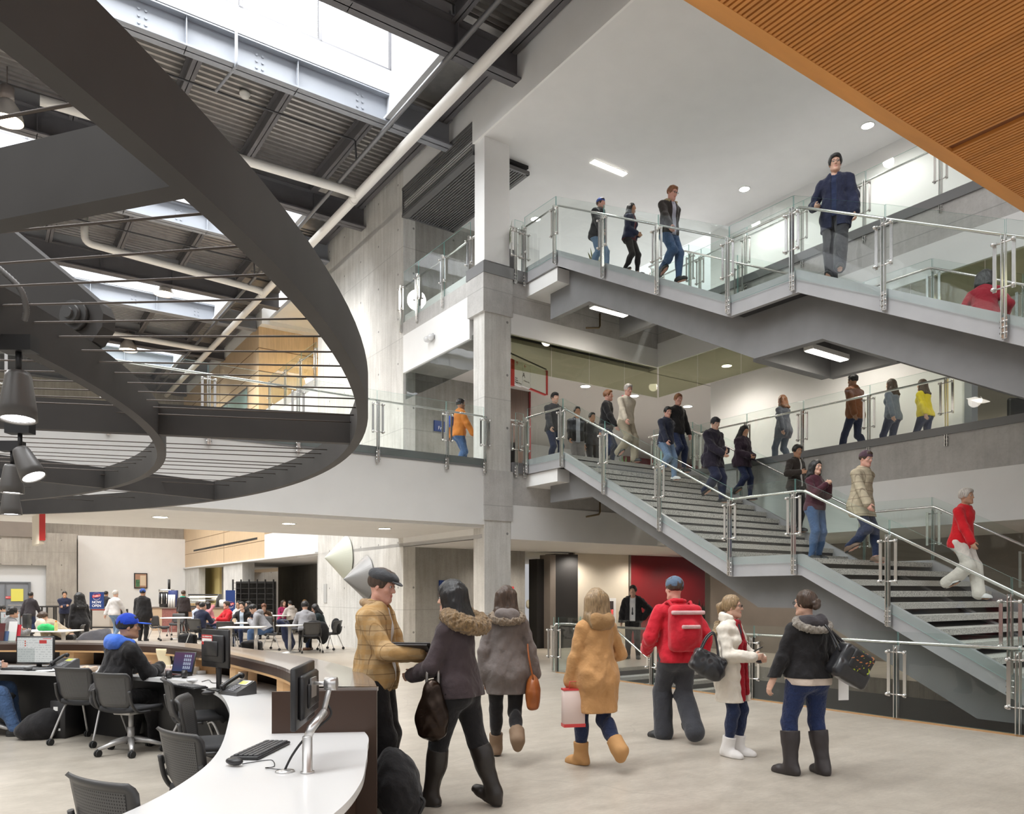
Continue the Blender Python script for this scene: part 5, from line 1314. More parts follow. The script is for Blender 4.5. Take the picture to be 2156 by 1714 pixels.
# monitors: local frame, screen faces -y, width along x, base at z=0
def screen_mat(name, kind):
    if name in MATS: return MATS[name]
    m, nt, b = _new(name); tc = nt.nodes.new('ShaderNodeTexCoord'); sp = nt.nodes.new('ShaderNodeSeparateXYZ'); nt.links.new(tc.outputs['Object'], sp.inputs[0])
    x, z = sp.outputs[0], sp.outputs[2]
    def rect(x0, x1, z0, z1):
        a = mathn(nt, 'MULTIPLY', mathn(nt, 'GREATER_THAN', x, x0), mathn(nt, 'LESS_THAN', x, x1)); c = mathn(nt, 'MULTIPLY', mathn(nt, 'GREATER_THAN', z, z0), mathn(nt, 'LESS_THAN', z, z1))
        return mathn(nt, 'MULTIPLY', a, c)
    if kind == 'page':
        c = mixc(nt, (0.70, 0.71, 0.69), (0.50, 0.53, 0.51), rect(-0.3, 0.0, -0.3, 0.02))
        row = mathn(nt, 'LESS_THAN', mathn(nt, 'FRACT', mathn(nt, 'MULTIPLY', z, 38)), 0.3)
        txt = mathn(nt, 'GREATER_THAN', noise(nt, objvec(nt, (60, 1, 30)), 1.0, 2), 0.5)
        c = mixc(nt, c, (0.25, 0.27, 0.28), mathn(nt, 'MULTIPLY', mathn(nt, 'MULTIPLY', row, txt), 0.55))
        c = mixc(nt, c, (0.55, 0.03, 0.03), rect(0.055, 0.145, 0.075, 0.115)); c = mixc(nt, c, (0.6, 0.05, 0.05), rect(0.10, 0.20, 0.128, 0.136))
        for zz in (0.10, 0.075, 0.05): c = mixc(nt, c, (0.55, 0.10, 0.06), rect(-0.125, -0.108, zz - 0.008, zz + 0.008))
        st = 1.6
    else:
        c = mixc(nt, (0.02, 0.05, 0.14), (0.14, 0.03, 0.08), mathn(nt, 'MULTIPLY', z, 3.0)); 
        gx = mathn(nt, 'LESS_THAN', mathn(nt, 'ABSOLUTE', mathn(nt, 'SUBTRACT', mathn(nt, 'FRACT', mathn(nt, 'MULTIPLY', x, 38)), 0.5)), 0.34); gz = mathn(nt, 'LESS_THAN', mathn(nt, 'ABSOLUTE', mathn(nt, 'SUBTRACT', mathn(nt, 'FRACT', mathn(nt, 'MULTIPLY', z, 24)), 0.5)), 0.36)
        c = mixc(nt, c, (0.42, 0.47, 0.60), mathn(nt, 'MULTIPLY', mathn(nt, 'MULTIPLY', gx, gz), rect(-0.005, 0.105, 0.04, 0.20)))
        st = 1.6
    b.inputs['Base Color'].default_value = (0.02, 0.02, 0.02, 1); b.inputs['Roughness'].default_value = 0.2
    nt.links.new(c, b.inputs['Emission Color']); b.inputs['Emission Strength'].default_value = st * 0.42
    MATS[name] = m; return m
def monitor(lab, loc, rz, w=0.47, h=0.31, z=0.09, stand=1, kind=None, sticker=False, tall=0.0):
    t = thing('monitor', lab, 'computer monitor', loc, rz)
    g = MB(); g.cbox((0, 0, z + h / 2), (w, 0.028, h), bev=0.006); g.cbox((0, 0.028, z + h / 2), (w * 0.8, 0.035, h * 0.72), bev=0.012); g.cbox((0, 0.05, z + h * 0.5), (w * 0.5, 0.02, h * 0.4), bev=0.008)
    b = g.build('casing', M_PLAST, t)
    g = MB(); g.box((-w / 2 + 0.016, -0.0165, z + 0.018), (w / 2 - 0.016, -0.0142, z + h - 0.016)); s = g.build('screen', screen_mat('screen_' + kind, kind) if kind else mat('screen_off', (0.012, 0.012, 0.014), 0.15), None)
    s.parent = t
    if kind:   # screens carry their own origin at their centre
        me = s.data
        for v in me.vertices: v.co.z -= z + h / 2
        s.location = (0, 0, z + h / 2)
    if stand:
        g = MB(); g.cbox((0, 0.06 if stand > 0 else -0.03, z * 0.5 + 0.02), (0.06, 0.025, z + 0.04), bev=0.006); g.cbox((0, 0.05 * stand, 0.008), (0.22, 0.17, 0.014), bev=0.006); g.build('stand', M_PLAST, t)
    if sticker:
        g = MB(); g.box((-0.02, 0.0462, z + h * 0.60), (0.15, 0.0475, z + h * 0.86)); so = g.build('sticker', mat('red_sticker', (0.5, 0.03, 0.03), 0.5), t); so['label'] = 'red and white printed sticker'
        put_text('sticker_text', 'TEL 769 REGISTRAR', 0.017, M_PAPER, t, (0.065, 0.0485, z + h * 0.81), (PI / 2, 0, PI))
        g = MB(); g.box((-0.012, 0.0476, z + h * 0.68), (0.142, 0.0482, z + h * 0.765)); g.build('sticker_band', M_PAPER, t)
    return t
mx, my = G(75, 1409, 0.74)
monitor('black flat monitor with a lit web page, at the left end of the desk', (-5.54, 9.0, 0.74), R(-4), 0.46, 0.32, 0.055, True, 'page')
monitor('black monitor with a red sticker on its back, right of the laptop', (-2.66, 6.95, 0.74), R(143), 0.42, 0.34, 0.21, -1, None, True)
# near monitor on its arm, almost edge-on
t = monitor('black monitor on a silver arm at the near end of the desk, seen edge-on', (-1.085, 4.02, 0.74), R(-86), 0.50, 0.31, 0.20, False)
arm = thing('monitor_stand', 'silver pole and jointed arm clamped to the near end of the white desk', 'monitor stand', (-1.0, 3.78, 0.74), 0, None, (-1.0, 3.78, 0.74))
g = MB(); g.lathe([(0.033, 0.74), (0.033, 0.748), (0.024, 0.75), (0.024, 0.915), (0.021, 0.92)], 24, (-1.0, 3.78, 0)); g.build('pole', M_ALU, arm)
g = MB(); g.tube([(-1.0, 3.78, 0.91), (-0.985, 3.80, 0.955), (-0.945, 3.90, 1.02)], [0.02, 0.022, 0.02], 14); g.build('lower_arm', M_ALU, arm)
g = MB(); g.tube([(-0.955, 3.90, 1.0), (-0.935, 3.95, 1.12), (-0.928, 3.97, 1.15)], [0.014, 0.013, 0.015], 14); g.cyl((-0.955, 3.955, 1.155), (-0.895, 3.955, 1.155), 0.034, 20); g.cyl((-1.02, 3.98, 1.155), (-0.94, 3.965, 1.155), 0.010, 10); g.cbox((-1.022, 3.98, 1.135), (0.008, 0.10, 0.10)); g.build('upper_arm', M_ALU, arm)
g = MB(); g.tube([tuple(p) for p in smooth_curve([(-1.12, 3.81, 0.745), (-1.08, 3.80, 0.82), (-1.02, 3.79, 0.90), (-0.965, 3.86, 0.95), (-0.92, 3.93, 1.0), (-0.945, 3.97, 1.05)], 8)], 0.006, 8); g.build('cable', M_RUBBER, arm)
g = MB(); g.lathe([(0.048, 0.74), (0.045, 0.747), (0.012, 0.752), (0.001, 0.752)], 24, (-1.115, 3.80, 0)); mono('cable_grommet', g, M_ALU, 'small silver cable grommet on the white desk beside the arm', 'grommet', (-1.115, 3.80, 0.74), org=(-1.115, 3.80, 0.74))
def keyboard(lab, loc, rz, w=0.44, d=0.155):
    t = thing('keyboard', lab, 'keyboard', loc, rz)
    g = MB(); g.cbox((0, 0, 0.011), (w, d, 0.018), bev=0.005); g.build('case', M_PLAST, t)
    for j in range(5):
        n = 15 if j < 4 else 8; x = -w / 2 + 0.012; g = MB()
        for i in range(n):
            kw = (w - 0.024) / n; g.cbox((x + kw * (i + 0.5), -d / 2 + 0.022 + j * 0.027, 0.023), (kw * 0.86, 0.022, 0.008), bev=0.002)
        g.build('key_row', M_PLASTG, t)
    return t
def mouse(lab, loc, rz, m=None):
    g = MB(); g.ball((0, 0, 0.012), 1.0, 8, 0, (0.032, 0.055, 0.020)); o = mono('computer_mouse', g, m or M_PLAST, lab, 'computer mouse', loc, rz); return o
keyboard('black keyboard lying on the near wing of the white desk', (-1.385, 4.28, 0.74), R(84))
mouse('black mouse on the near wing of the desk beside its keyboard', (-1.41, 3.93, 0.752), R(60))
g = MB(); g.tube([tuple(p) for p in smooth_curve([(-1.38, 3.96, 0.744), (-1.28, 4.05, 0.744), (-1.24, 4.02, 0.744), (-1.2, 3.9, 0.744), (-1.23, 3.86, 0.746), (-1.12, 3.80, 0.75)], 8)], 0.0022, 6); mono('mouse_cable', g, M_RUBBER, 'thin black cable looping from the near keyboard to the grommet', 'cable', (-1.24, 3.9, 0.744), org=(-1.24, 3.9, 0.744))
keyboard('black keyboard on the desk beside the right-hand phone', (-2.98, 7.15, 0.74), R(142), 0.40, 0.14)
mouse('pale mouse on the desk between headphones and keyboard', (-3.12, 7.55, 0.752), R(100), mat('pale_plastic', (0.6, 0.6, 0.6), 0.35))
mouse('black mouse lying beside the right-hand desk phone', (-2.60, 6.62, 0.752), R(120))
def desk_phone(lab, loc, rz):
    t = thing('desk_phone', lab, 'telephone', loc, rz)
    g = MB(); g.prism([(-0.10, 0.0), (0.10, 0.0), (0.10, 0.10), (0.085, 0.115), (-0.10, 0.03)], -0.13, 0.13, axis='x'); g.build('base', M_PLASTG, t)
    sl = math.atan2(0.085, 0.185); Mx = Matrix.Rotation(sl, 4, 'X')
    T = Matrix.Translation((0, -0.0075, 0.0725)) @ Mx
    g = MB(); g.box((-0.01, 0.015, 0.0), (0.115, 0.085, 0.006), M=T); g.build('screen_bezel', mat('phone_silver', (0.45, 0.45, 0.46), 0.3, metal=0.5), t)
    g = MB(); g.box((0.0, 0.025, 0.006), (0.085, 0.075, 0.0075), M=T); g.build('display', mat('phone_display', (0.30, 0.32, 0.04), 0.3, emit=(0.45, 0.48, 0.06), estr=0.5), t)
    g = MB()
    for i in range(3):
        for j in range(4): g.cbox((0.0 + i * 0.026, -0.075 + j * 0.021, 0.005), (0.020, 0.014, 0.008), M=None) if False else g.box((-0.012 + i * 0.027, -0.085 + j * 0.022, 0.0), (0.010 + i * 0.027, -0.070 + j * 0.022, 0.007), M=T)
    g.build('keypad', mat('phone_keys', (0.25, 0.25, 0.26), 0.4), t)
    g = MB(); pts = [Vector(p) for p in ((-0.085, -0.10, 0.055), (-0.085, -0.06, 0.085), (-0.085, 0.02, 0.125), (-0.085, 0.08, 0.15), (-0.085, 0.115, 0.14))]
    g.tube([tuple(p) for p in smooth_curve(pts, 6)], [0.026 if (k < 5 or k > 19) else 0.018 for k in range(25)], 12); g.build('handset', M_PLAST, t)
    g = MB(); g.tube([(-0.085 + 0.012 * math.cos(a * 2.2), -0.12 - 0.02 * math.sin(a * 0.22), 0.02 + 0.0015 * a) for a in np.arange(0, 26, 0.5)], 0.004, 6); g.build('cord', M_RUBBER, t)
    return t
px_, py_ = D(500, 6.72), 6.72
desk_phone('grey desk phone with a green display, on the desk nearest the bronze counter end', (px_, py_, 0.74), R(-35))
desk_phone('grey desk phone with a green display, beside the lit monitor', (D(137, 9.0), 8.98, 0.74), R(-22))
# laptop, headphones, papers
t = thing('laptop', 'open black laptop showing blue desktop icons beside the man in the blue cap', 'laptop', (D(383, 8.25), 8.25, 0.74), R(-22))
g = MB(); g.cbox((0, -0.10, 0.012), (0.30, 0.20, 0.020), bev=0.005); g.build('keyboard_deck', M_PLAST, t)
T = Matrix.Translation((0, 0.0, 0.02)) @ Matrix.Rotation(R(-14), 4, 'X')
lid = MB().cbox((0, 0, 0.115), (0.30, 0.012, 0.235), M=None, bev=0.004).build('lid', M_PLAST, None); lid.parent = t; lid.location = (0, 0.0, 0.02); lid.rotation_euler = (R(-14), 0, 0)
s = MB().box((-0.135, -0.0085, 0.02), (0.135, -0.0065, 0.222)).build('screen', screen_mat('screen_icons', 'icons'), None); s.parent = lid
t = thing('headphones', 'black headphones lying on the desk in front of the laptop', 'headphones', (D(372, 7.95), 7.95, 0.74), R(10))
for sx in (-0.075, 0.075):
    g = MB(); g.cyl((sx - 0.022, 0, 0.042), (sx + 0.022, 0, 0.042), 0.042, 20); g.cyl((sx - 0.026, 0, 0.042), (sx + 0.026, 0, 0.042), 0.02, 16); g.build('ear_cup', M_PLAST, t)
g = MB(); g.tube([(math.cos(a) * 0.085, 0.02 + math.sin(a) * 0.10, 0.018 + 0.02 * abs(math.cos(a))) for a in np.linspace(0, PI, 16)], 0.010, 8); g.build('headband', mat('brown_band', (0.10, 0.035, 0.03), 0.4), t)
def sheet(lab, loc, rz, w=0.21, d=0.29, th=0.004, m=None, cat='paper', name='paper_sheet', group=None, curl=0.01):
    g = MB(); g.grid(lambda u, v: ((u - 0.5) * w, (v - 0.5) * d, th + curl * (u - 0.4) ** 2 * 3), 6, 2, thick=th); o = mono(name, g, m or M_PAPER, lab, cat, loc, rz, group); return o
sheet('open white booklet on the desk at the far left', (-6.15, 8.98, 0.742), R(15), 0.42, 0.29, 0.012, None, 'booklet', 'booklet', None, 0.03)
sheet('loose white sheets on the desk in front of the left desk phone', (-5.18, 8.72, 0.742), R(-30), 0.30, 0.22, 0.004)
mouse('black mouse in front of the lit monitor', (-5.45, 8.72, 0.752), R(90))
keyboard('black keyboard beneath the lit monitor', (-5.6, 8.82, 0.74), R(-4), 0.40, 0.13)
g = MB(); g.cbox((0, 0, 0.016), (0.05, 0.20, 0.03), bev=0.01); mono('stapler', g, M_PLASTG, 'dark stapler on the desk between monitor and left phone', 'stapler', (-5.32, 8.76, 0.74), R(-50))
rnd = random.Random(3)
for k in range(16):
    w_, d_, h_ = 0.05 + rnd.random() * 0.04, 0.05 + rnd.random() * 0.03, 0.03 + rnd.random() * 0.055
    xx = 338 + (k % 8) * 14 + rnd.random() * 6; yy = 8.62 - (k // 8) * 0.14 - abs((k % 8) - 2) * 0.03
    if (k % 8) * 14 > 90: continue
    g = MB(); g.cbox((0, 0, h_ / 2), (w_, d_, h_), bev=0.003)
    mono('card_stack', g, mat('card_' + ('pink', 'cream', 'white')[k % 3], ((0.72, 0.55, 0.52), (0.74, 0.64, 0.50), (0.78, 0.76, 0.74))[k % 3], 0.7), 'small stack of pale cards in the jumble left of the laptop', 'cards', (D(xx, yy), yy, 0.74), rnd.random(), 'card stacks on the desk')
g = MB(); g.grid(lambda u, v: (u * 0.17 - 0.085, 0.02 * math.sin(v * 5) , v * 0.24), 4, 8, thick=0.002); mono('notice_sheet', g, mat('cream_paper', (0.78, 0.66, 0.42), 0.7), 'cream notice sheet curling up on the desk behind the card stacks', 'paper', (D(344, 8.85), 8.85, 0.74), R(-15))
g = MB(); g.cbox((0, 0, 0.12), (0.02, 0.005, 0.05)); g.box((-0.05, -0.01, 0.0), (0.05, 0.01, 0.06)); mono('memo_block', g, M_PAPER, 'small white memo block by the counter right of the notice sheet', 'memo block', (D(365, 8.95), 8.95, 0.74))
g = MB(); g.tube([tuple(p) for p in smooth_curve([(-4.75, 8.45, 0.76), (-4.68, 8.5, 0.80), (-4.62, 8.42, 0.79), (-4.70, 8.38, 0.77), (-4.6, 8.36, 0.78), (-4.55, 8.46, 0.80), (-4.6, 8.5, 0.76)], 8)], 0.022, 8); mono('cloth_bundle', g, mat('beige_cloth', (0.52, 0.40, 0.30), 0.9), 'crumpled beige cloth bundle on the desk left of the man in the cap', 'cloth', (-4.65, 8.43, 0.74), org=(-4.65, 8.43, 0.74))
g = MB(); g.tube([tuple(p) for p in smooth_curve([(D(425, 7.6), 7.6, 0.746), (D(440, 7.7), 7.7, 0.75), (D(448, 7.5), 7.5, 0.746), (D(470, 7.5), 7.5, 0.75)], 8)], 0.004, 6); mono('loose_cable', g, M_RUBBER, 'thin black cable squiggle behind the pale mouse', 'cable', (D(440, 7.6), 7.6, 0.746), org=(D(440, 7.6), 7.6, 0.746))
g = MB(); g.lathe([(0.038, 0.74), (0.045, 0.87), (0.041, 0.87), (0.036, 0.76)], 20, (D(512, 7.35), 7.35, 0)); mono('paper_cup', g, mat('cup_cream', (0.62, 0.52, 0.42), 0.6), 'pale paper cup under the counter behind the stickered monitor', 'cup', (D(512, 7.35), 7.35, 0.74), org=(D(512, 7.35), 7.35, 0.74))
# leaflet holder on the counter at the left
t = thing('leaflet_holder', 'clear leaflet holder with white and red leaflets on the counter at the far left', 'leaflet holder', (D(22, 9.55), 9.55, 1.02), R(-5))
for k, (x, m_, h_) in enumerate(((-0.11, mat('leaflet_maroon', (0.10, 0.02, 0.02), 0.5), 0.22), (-0.075, mat('leaflet_blue', (0.10, 0.16, 0.34), 0.5), 0.12), (0.02, M_PAPER, 0.24), (0.085, mat('leaflet_red', (0.60, 0.03, 0.05), 0.5), 0.20))):
    g = MB(); g.cbox((x, -0.03 + 0.02 * k, h_ / 2 + 0.005), (0.11 if k < 3 else 0.05, 0.006, h_), M=Matrix.Rotation(R(-10), 4, 'X')); g.build('leaflet', m_, t)
g = MB(); g.cbox((-0.02, -0.06, 0.06), (0.30, 0.004, 0.12)); g.cbox((-0.02, 0.0, 0.003), (0.30, 0.14, 0.006)); g.build('tray', M_GLASS, t)

# ---------------------------------------------------------------- chairs
def dot_mat():
    m, nt, b = _new('chair_mesh'); tc = nt.nodes.new('ShaderNodeTexCoord'); sp = nt.nodes.new('ShaderNodeSeparateXYZ'); nt.links.new(tc.outputs['Object'], sp.inputs[0])
    a = mathn(nt, 'FRACT', mathn(nt, 'MULTIPLY', sp.outputs[0], 70)); row = mathn(nt, 'MULTIPLY', sp.outputs[2], 70); c2 = mathn(nt, 'FRACT', row)
    d = mathn(nt, 'ADD', mathn(nt, 'POWER', mathn(nt, 'SUBTRACT', a, 0.5), 2.0), mathn(nt, 'POWER', mathn(nt, 'SUBTRACT', c2, 0.5), 2.0))
    h = mathn(nt, 'LESS_THAN', d, 0.075)
    nt.links.new(mixc(nt, (0.085, 0.083, 0.082), (0.012, 0.012, 0.012), h), b.inputs['Base Color']); b.inputs['Roughness'].default_value = 0.5
    return m
M_MESH = dot_mat(); M_CHFR = mat('chair_frame_plastic', (0.045, 0.044, 0.044), 0.42); M_SEAT = mat('chair_seat', (0.03, 0.03, 0.032), 0.8); M_LEG = mat('chair_leg_silver', (0.50, 0.49, 0.48), 0.35, metal=0.5)
def back_pt(u, v, o=0.0):
    w = 0.205 + 0.03 * v - 0.02 * max(0, v - 0.85) / 0.15 - 0.05 * max(0, 0.18 - v) / 0.18
    z = 0.49 + 0.345 * v; y = -0.215 - 0.055 * v + 0.035 * u * u - 0.030 * (max(0, v - 0.86) / 0.14) ** 2
    return (u * w, y + o, z)
def caster(x, y, leg, rr=0.034):
    g = MB()
    for s in (-0.013, 0.013): g.cyl((x + s - 0.008, y, rr), (x + s + 0.008, y, rr), rr, 16)
    g.cbox((x, y, rr + 0.02), (0.02, 0.03, 0.045), bev=0.006); g.build('caster', M_RUBBER, leg)
def make_chair(lab, kind, group=None, mesh=None):
    t = thing('mesh_chair', lab, 'chair', (0, 0, 0), 0, group)
    g = MB(); g.grid(lambda u, v: ((u - 0.5) * 0.45 * (1 - 0.12 * (2 * v - 1) ** 4), -0.20 + v * 0.43, 0.468 + 0.02 * (2 * u - 1) ** 2 - 0.05 * max(0, v - 0.85) / 0.15 * (v - 0.85) * 6), 10, 10, thick=0.045); g.build('seat', M_SEAT, t)
    g = MB(); g.grid(lambda u, v: back_pt(2 * u - 1, v), 14, 14, thick=-0.02); bk = g.build('backrest', M_CHFR, t)
    for o in (-0.0225, 0.0025):
        g = MB(); g.grid(lambda u, v: back_pt((2 * u - 1) * 0.80, 0.10 + 0.76 * v, o), 12, 12); g.build('back_mesh', mesh or M_MESH, bk)
    for s in (-1, 1):
        g = MB(); g.tube([tuple(p) for p in smooth_curve([(s * 0.225, 0.02, 0.43), (s * 0.235, -0.14, 0.44), (s * 0.232, -0.215, 0.52), (s * 0.225, -0.25, 0.66)], 6)], 0.015, 8); g.build('side_arm', M_CHFR, t)
    if kind == 'legs':
        for sx in (-1, 1):
            for sy in (-1, 1):
                g = MB(); e = (sx * 0.27, 0.24 if sy > 0 else -0.27)
                g.tube([tuple(p) for p in smooth_curve([(sx * 0.20, sy * 0.06, 0.425), (sx * 0.225, sy * 0.12, 0.40), (e[0], e[1], 0.06)], 6)], 0.012, 8); lg = g.build('leg', M_LEG, t); caster(e[0], e[1], lg)
    else:
        g = MB(); g.cyl((0, 0, 0.14), (0, 0, 0.42), 0.025, 14); g.cyl((0, 0, 0.08), (0, 0, 0.26), 0.035, 14); g.cbox((0, 0, 0.415), (0.22, 0.26, 0.04), bev=0.012); g.build('gas_lift', M_LEG, t)
        for k in range(5):
            a = 2 * PI * k / 5 + 0.5; ca, sa = math.cos(a), math.sin(a); g = MB()
            g.tube([(0.02 * ca, 0.02 * sa, 0.135), (0.16 * ca, 0.16 * sa, 0.115), (0.31 * ca, 0.31 * sa, 0.072)], [0.034, 0.026, 0.018], 8); lg = g.build('base_arm', M_LEG, t); caster(0.31 * ca, 0.31 * sa, lg)
    return t
def face_rz(dx, dy): return math.atan2(-dx, dy)
def put(t, x, y, dx, dy): t.location = (x, y, 0); t.rotation_euler = (0, 0, face_rz(dx, dy)); return t
c0 = put(make_chair('black mesh chair with four silver legs left of the man in the blue cap', 'legs'), D(192, 8.4), 8.40, 0.25, 1)
def again(src, lab, x, y, dx, dy, group=None):
    c = copy_tree(src); c['label'] = lab
    if group: c['group'] = group
    return put(c, x, y, dx, dy)
cs = put(make_chair('black mesh swivel chair the man in the blue cap sits on', 'star'), D(276, 7.85), 7.85, 0.35, 1)
again(cs, 'swivel chair at the far left edge, under the person in jeans', D(-12, 8.9), 8.75, 0.6, 1)
again(c0, 'black mesh chair seen from the side, just right of the man in the blue cap', D(410, 7.2), 7.25, 0.85, 0.5)
again(c0, 'black mesh chair turned edge-on, half hidden behind the curve of the worktop', D(462, 5.95), 5.95, 1, 0.22)
again(c0, 'black mesh chair tucked under the near wing of the desk, second from the bottom edge', -1.75, 4.63, 0.62, 0.78)
again(c0, 'black mesh chair back at the bottom edge left of the white worktop', -1.63, 3.52, 0.50, 0.86)
# things under the desk
t = thing('computer_tower', 'black computer tower standing under the desk behind the left chair', 'computer', (D(142, 8.75), 8.8, 0), R(-5))
g = MB(); g.cbox((0, 0, 0.21), (0.18, 0.42, 0.42), bev=0.008); g.build('case', M_PLAST, t)
g = MB(); g.cbox((-0.02, -0.213, 0.33), (0.05, 0.006, 0.045)); g.cbox((0.02, -0.213, 0.10), (0.03, 0.006, 0.025)); g.build('badge', M_PAPER, t)
def lump(name, lab, cat, loc, prims, m, h=0.012, amp=0.008, group=None, rz=0.0):
    v, f = surf(Sdf(prims, 0, [((0, 0, 0.0), (0, 0, -1))], (), fold(amp, 14, len(lab)), amp + 0.004), h); o = mesh_from(name, v, f, m, None); o.location = loc; o.rotation_euler = (0, 0, rz); return tag(o, lab, cat, group)
# ---------------------------------------------------------------- café under the balcony
M_TABLE = mat('table_top', (0.78, 0.77, 0.75), 0.35)
def table(lab, x, y, r=0.55, rect=None, rz=0):
    t = thing('cafe_table', lab, 'table', (x, y, 0), rz)
    g = MB()
    if rect: g.cbox((0, 0, 0.735), (rect[0], rect[1], 0.03), bev=0.008)
    else: g.lathe([(r - 0.01, 0.72), (r, 0.725), (r, 0.745), (r - 0.01, 0.75)], 36)
    g.build('table_top', M_TABLE, t)
    for s in ((-1, 1) if rect else (0,)):
        g = MB(); ox = s * (rect[0] * 0.30 if rect else 0); g.cyl((ox, 0, 0.03), (ox, 0, 0.72), 0.045, 14); g.build('pedestal', M_ALU, t)
        g = MB(); g.lathe([(0.26, 0.0), (0.26, 0.012), (0.05, 0.035), (0.04, 0.05)], 24, (ox, 0, 0)); g.build('foot', M_ALU, t)
    return t
def TP(x, y): return G(x, y, 0.75)
tl = []
def tab(lab, x, Y, **k): t = table(lab, D(x, Y), Y, **k); tl.append(t); return t
tab('white table before the student in the grey hoodie on the right', 512, 19.8, rect=(1.05, 0.75), rz=R(5))
tab('white table with a cup behind the hooded student', 508, 22.6, rect=(0.95, 0.7), rz=R(5))
tab('small round white table behind the couple at right', 610, 20.9, r=0.36)
tab('white table at the back before the woman in magenta', 590, 30, rect=(0.9, 0.8))
tab('white table between the coffee counter and the dark-haired diner', 376, 27.2, r=0.6)
tab('large white table at the far left with a green bag on it', 96, 17.9, rect=(1.35, 0.8), rz=R(2))
tab('white table at the far left edge behind the leaflets', -20, 19.5, rect=(1.4, 0.8))
M_MESH2 = mat('cafe_chair_back', (0.04, 0.042, 0.045), 0.55)
def ch(lab, x, Y, dx, dy, grp=None): return again(c0, lab, D(x, Y), Y, dx, dy, grp)
ch('black chair under the dark-jacketed diner near the stickered monitor', 419, 23.6, 0.25, 1)
ch('empty black chair left of the round table by the coffee counter', 337, 26.2, 1, -0.25)
ch('empty black chair in front of the person with the backpack', 372, 29.0, 0.1, -1)
ch('empty black chair behind the stickered monitor', 478, 21.3, -0.15, 1)
ch('black chair draped with a navy jacket, under the hooded student', 578, 21.9, -1, 0.15)
ch('black chair piled with coats under the curly-haired student', 655, 20.9, -0.4, 1)
ch('black chair with a backpack hung on it near the concrete wall', 695, 22.0, -1, 0.3)
ch('empty dark chair behind the round table at right', 625, 25.5, -0.2, -1)
ch('empty dark chair back near the rear table', 560, 25.5, 0.4, -1)
ch('chair draped with a grey coat left of the man in the blue cap', 207, 13.2, -0.4, 1)
ch('black chair under the person slumped at the large left table', 150, 19.1, -1, -0.4)
# garments hung on chairs
navy = cloth('navy_coat', (0.02, 0.025, 0.06)); gryc = cloth('grey_coat', (0.16, 0.16, 0.18)); blk = cloth('black_cloth', (0.012, 0.012, 0.013))
lump('draped_jacket', 'navy jacket draped over the chair of the hooded student', 'jacket', (D(588, 21.9), 21.9, 0), [cone((0.05, -0.22, 0.80), (0.05, 0.22, 0.80), 0.07, 0.07, 0.05), cone((0.14, -0.18, 0.75), (0.32, -0.1, 0.12), 0.08, 0.12, 0.08), cone((0.14, 0.18, 0.75), (0.30, 0.15, 0.18), 0.09, 0.11, 0.08), ell((0.18, 0, 0.5), (0.07, 0.22, 0.28), None, 0.08)], navy, 0.018)
lump('draped_coat', 'black coats piled over the chair of the curly-haired student', 'coat', (D(668, 21.1), 21.1, 0), [ell((-0.05, -0.1, 0.62), (0.30, 0.14, 0.26), None, 0.06), ell((0.18, -0.08, 0.52), (0.16, 0.12, 0.30), None, 0.06), ell((-0.30, -0.10, 0.45), (0.10, 0.1, 0.2), None, 0.06)], blk, 0.018)
lump('hung_backpack', 'black backpack hung on the chair nearest the concrete wall', 'backpack', (D(700, 22.1), 22.0, 0), [ell((0.12, 0, 0.68), (0.13, 0.17, 0.22), None, 0.04), ell((0.2, 0, 0.58), (0.08, 0.13, 0.13), None, 0.04)], blk, 0.018)
lump('draped_coat', 'grey coat draped over the chair left of the seated man in the blue cap', 'coat', (D(205, 13.05), 13.0, 0), [cone((-0.20, 0, 0.88), (0.2, 0, 0.98), 0.055, 0.05, 0.05), cone((-0.22, -0.05, 0.8), (-0.38, -0.1, 0.35), 0.07, 0.11, 0.07), cone((0.22, -0.04, 0.9), (0.26, -0.08, 0.4), 0.07, 0.10, 0.07), ell((0, -0.06, 0.65), (0.26, 0.08, 0.33), None, 0.08)], gryc, 0.016)
for (x, Y, lab) in ((395, 23.8, 'black bag on the floor under the dark-jacketed diner with a green tag'), (530, 20.4, 'black rucksack leaning on the leg of the nearest white table')):
    lump('floor_bag', lab, 'bag', (D(x, Y), Y, 0), [rbx((0, 0, 0.17), (0.26, 0.14, 0.17), None, 0.06), ell((0, 0, 0.30), (0.16, 0.1, 0.08), None, 0.05)], blk, 0.016)
def cup(x, Y, z=0.75, lab='', m=None):
    g = MB(); g.lathe([(0.032, 0), (0.042, 0.11), (0.044, 0.115), (0.040, 0.12), (0.001, 0.122)], 16); return mono('takeaway_cup', g, m or mat('cup_kraft', (0.60, 0.48, 0.32), 0.6), lab, 'cup', (D(x, Y), Y, z))
cup(494, 22.5, lab='tan takeaway cup on the table before the man in the light shirt'); cup(571, 29.9, lab='cream takeaway cup on the rear table beside the woman in magenta', m=M_PAPER)
lump('green_bag', 'crumpled bright green bag on the large left table', 'bag', (D(97, 17.7), 17.7, 0.752), [ell((0, 0, 0.07), (0.17, 0.12, 0.09), None, 0.04), ell((0.14, 0.0, 0.05), (0.10, 0.08, 0.06), None, 0.04), ell((-0.12, 0.02, 0.05), (0.08, 0.08, 0.06), None, 0.04)], cloth('green_bag', (0.03, 0.42, 0.12)), 0.012, 0.014)
lump('white_bag', 'white and tan paper bag behind the green bag', 'bag', (D(85, 18.1), 18.1, 0.752), [ell((0, 0, 0.13), (0.12, 0.09, 0.14), None, 0.04)], cloth('tan_bag', (0.70, 0.62, 0.50)), 0.014, 0.012)
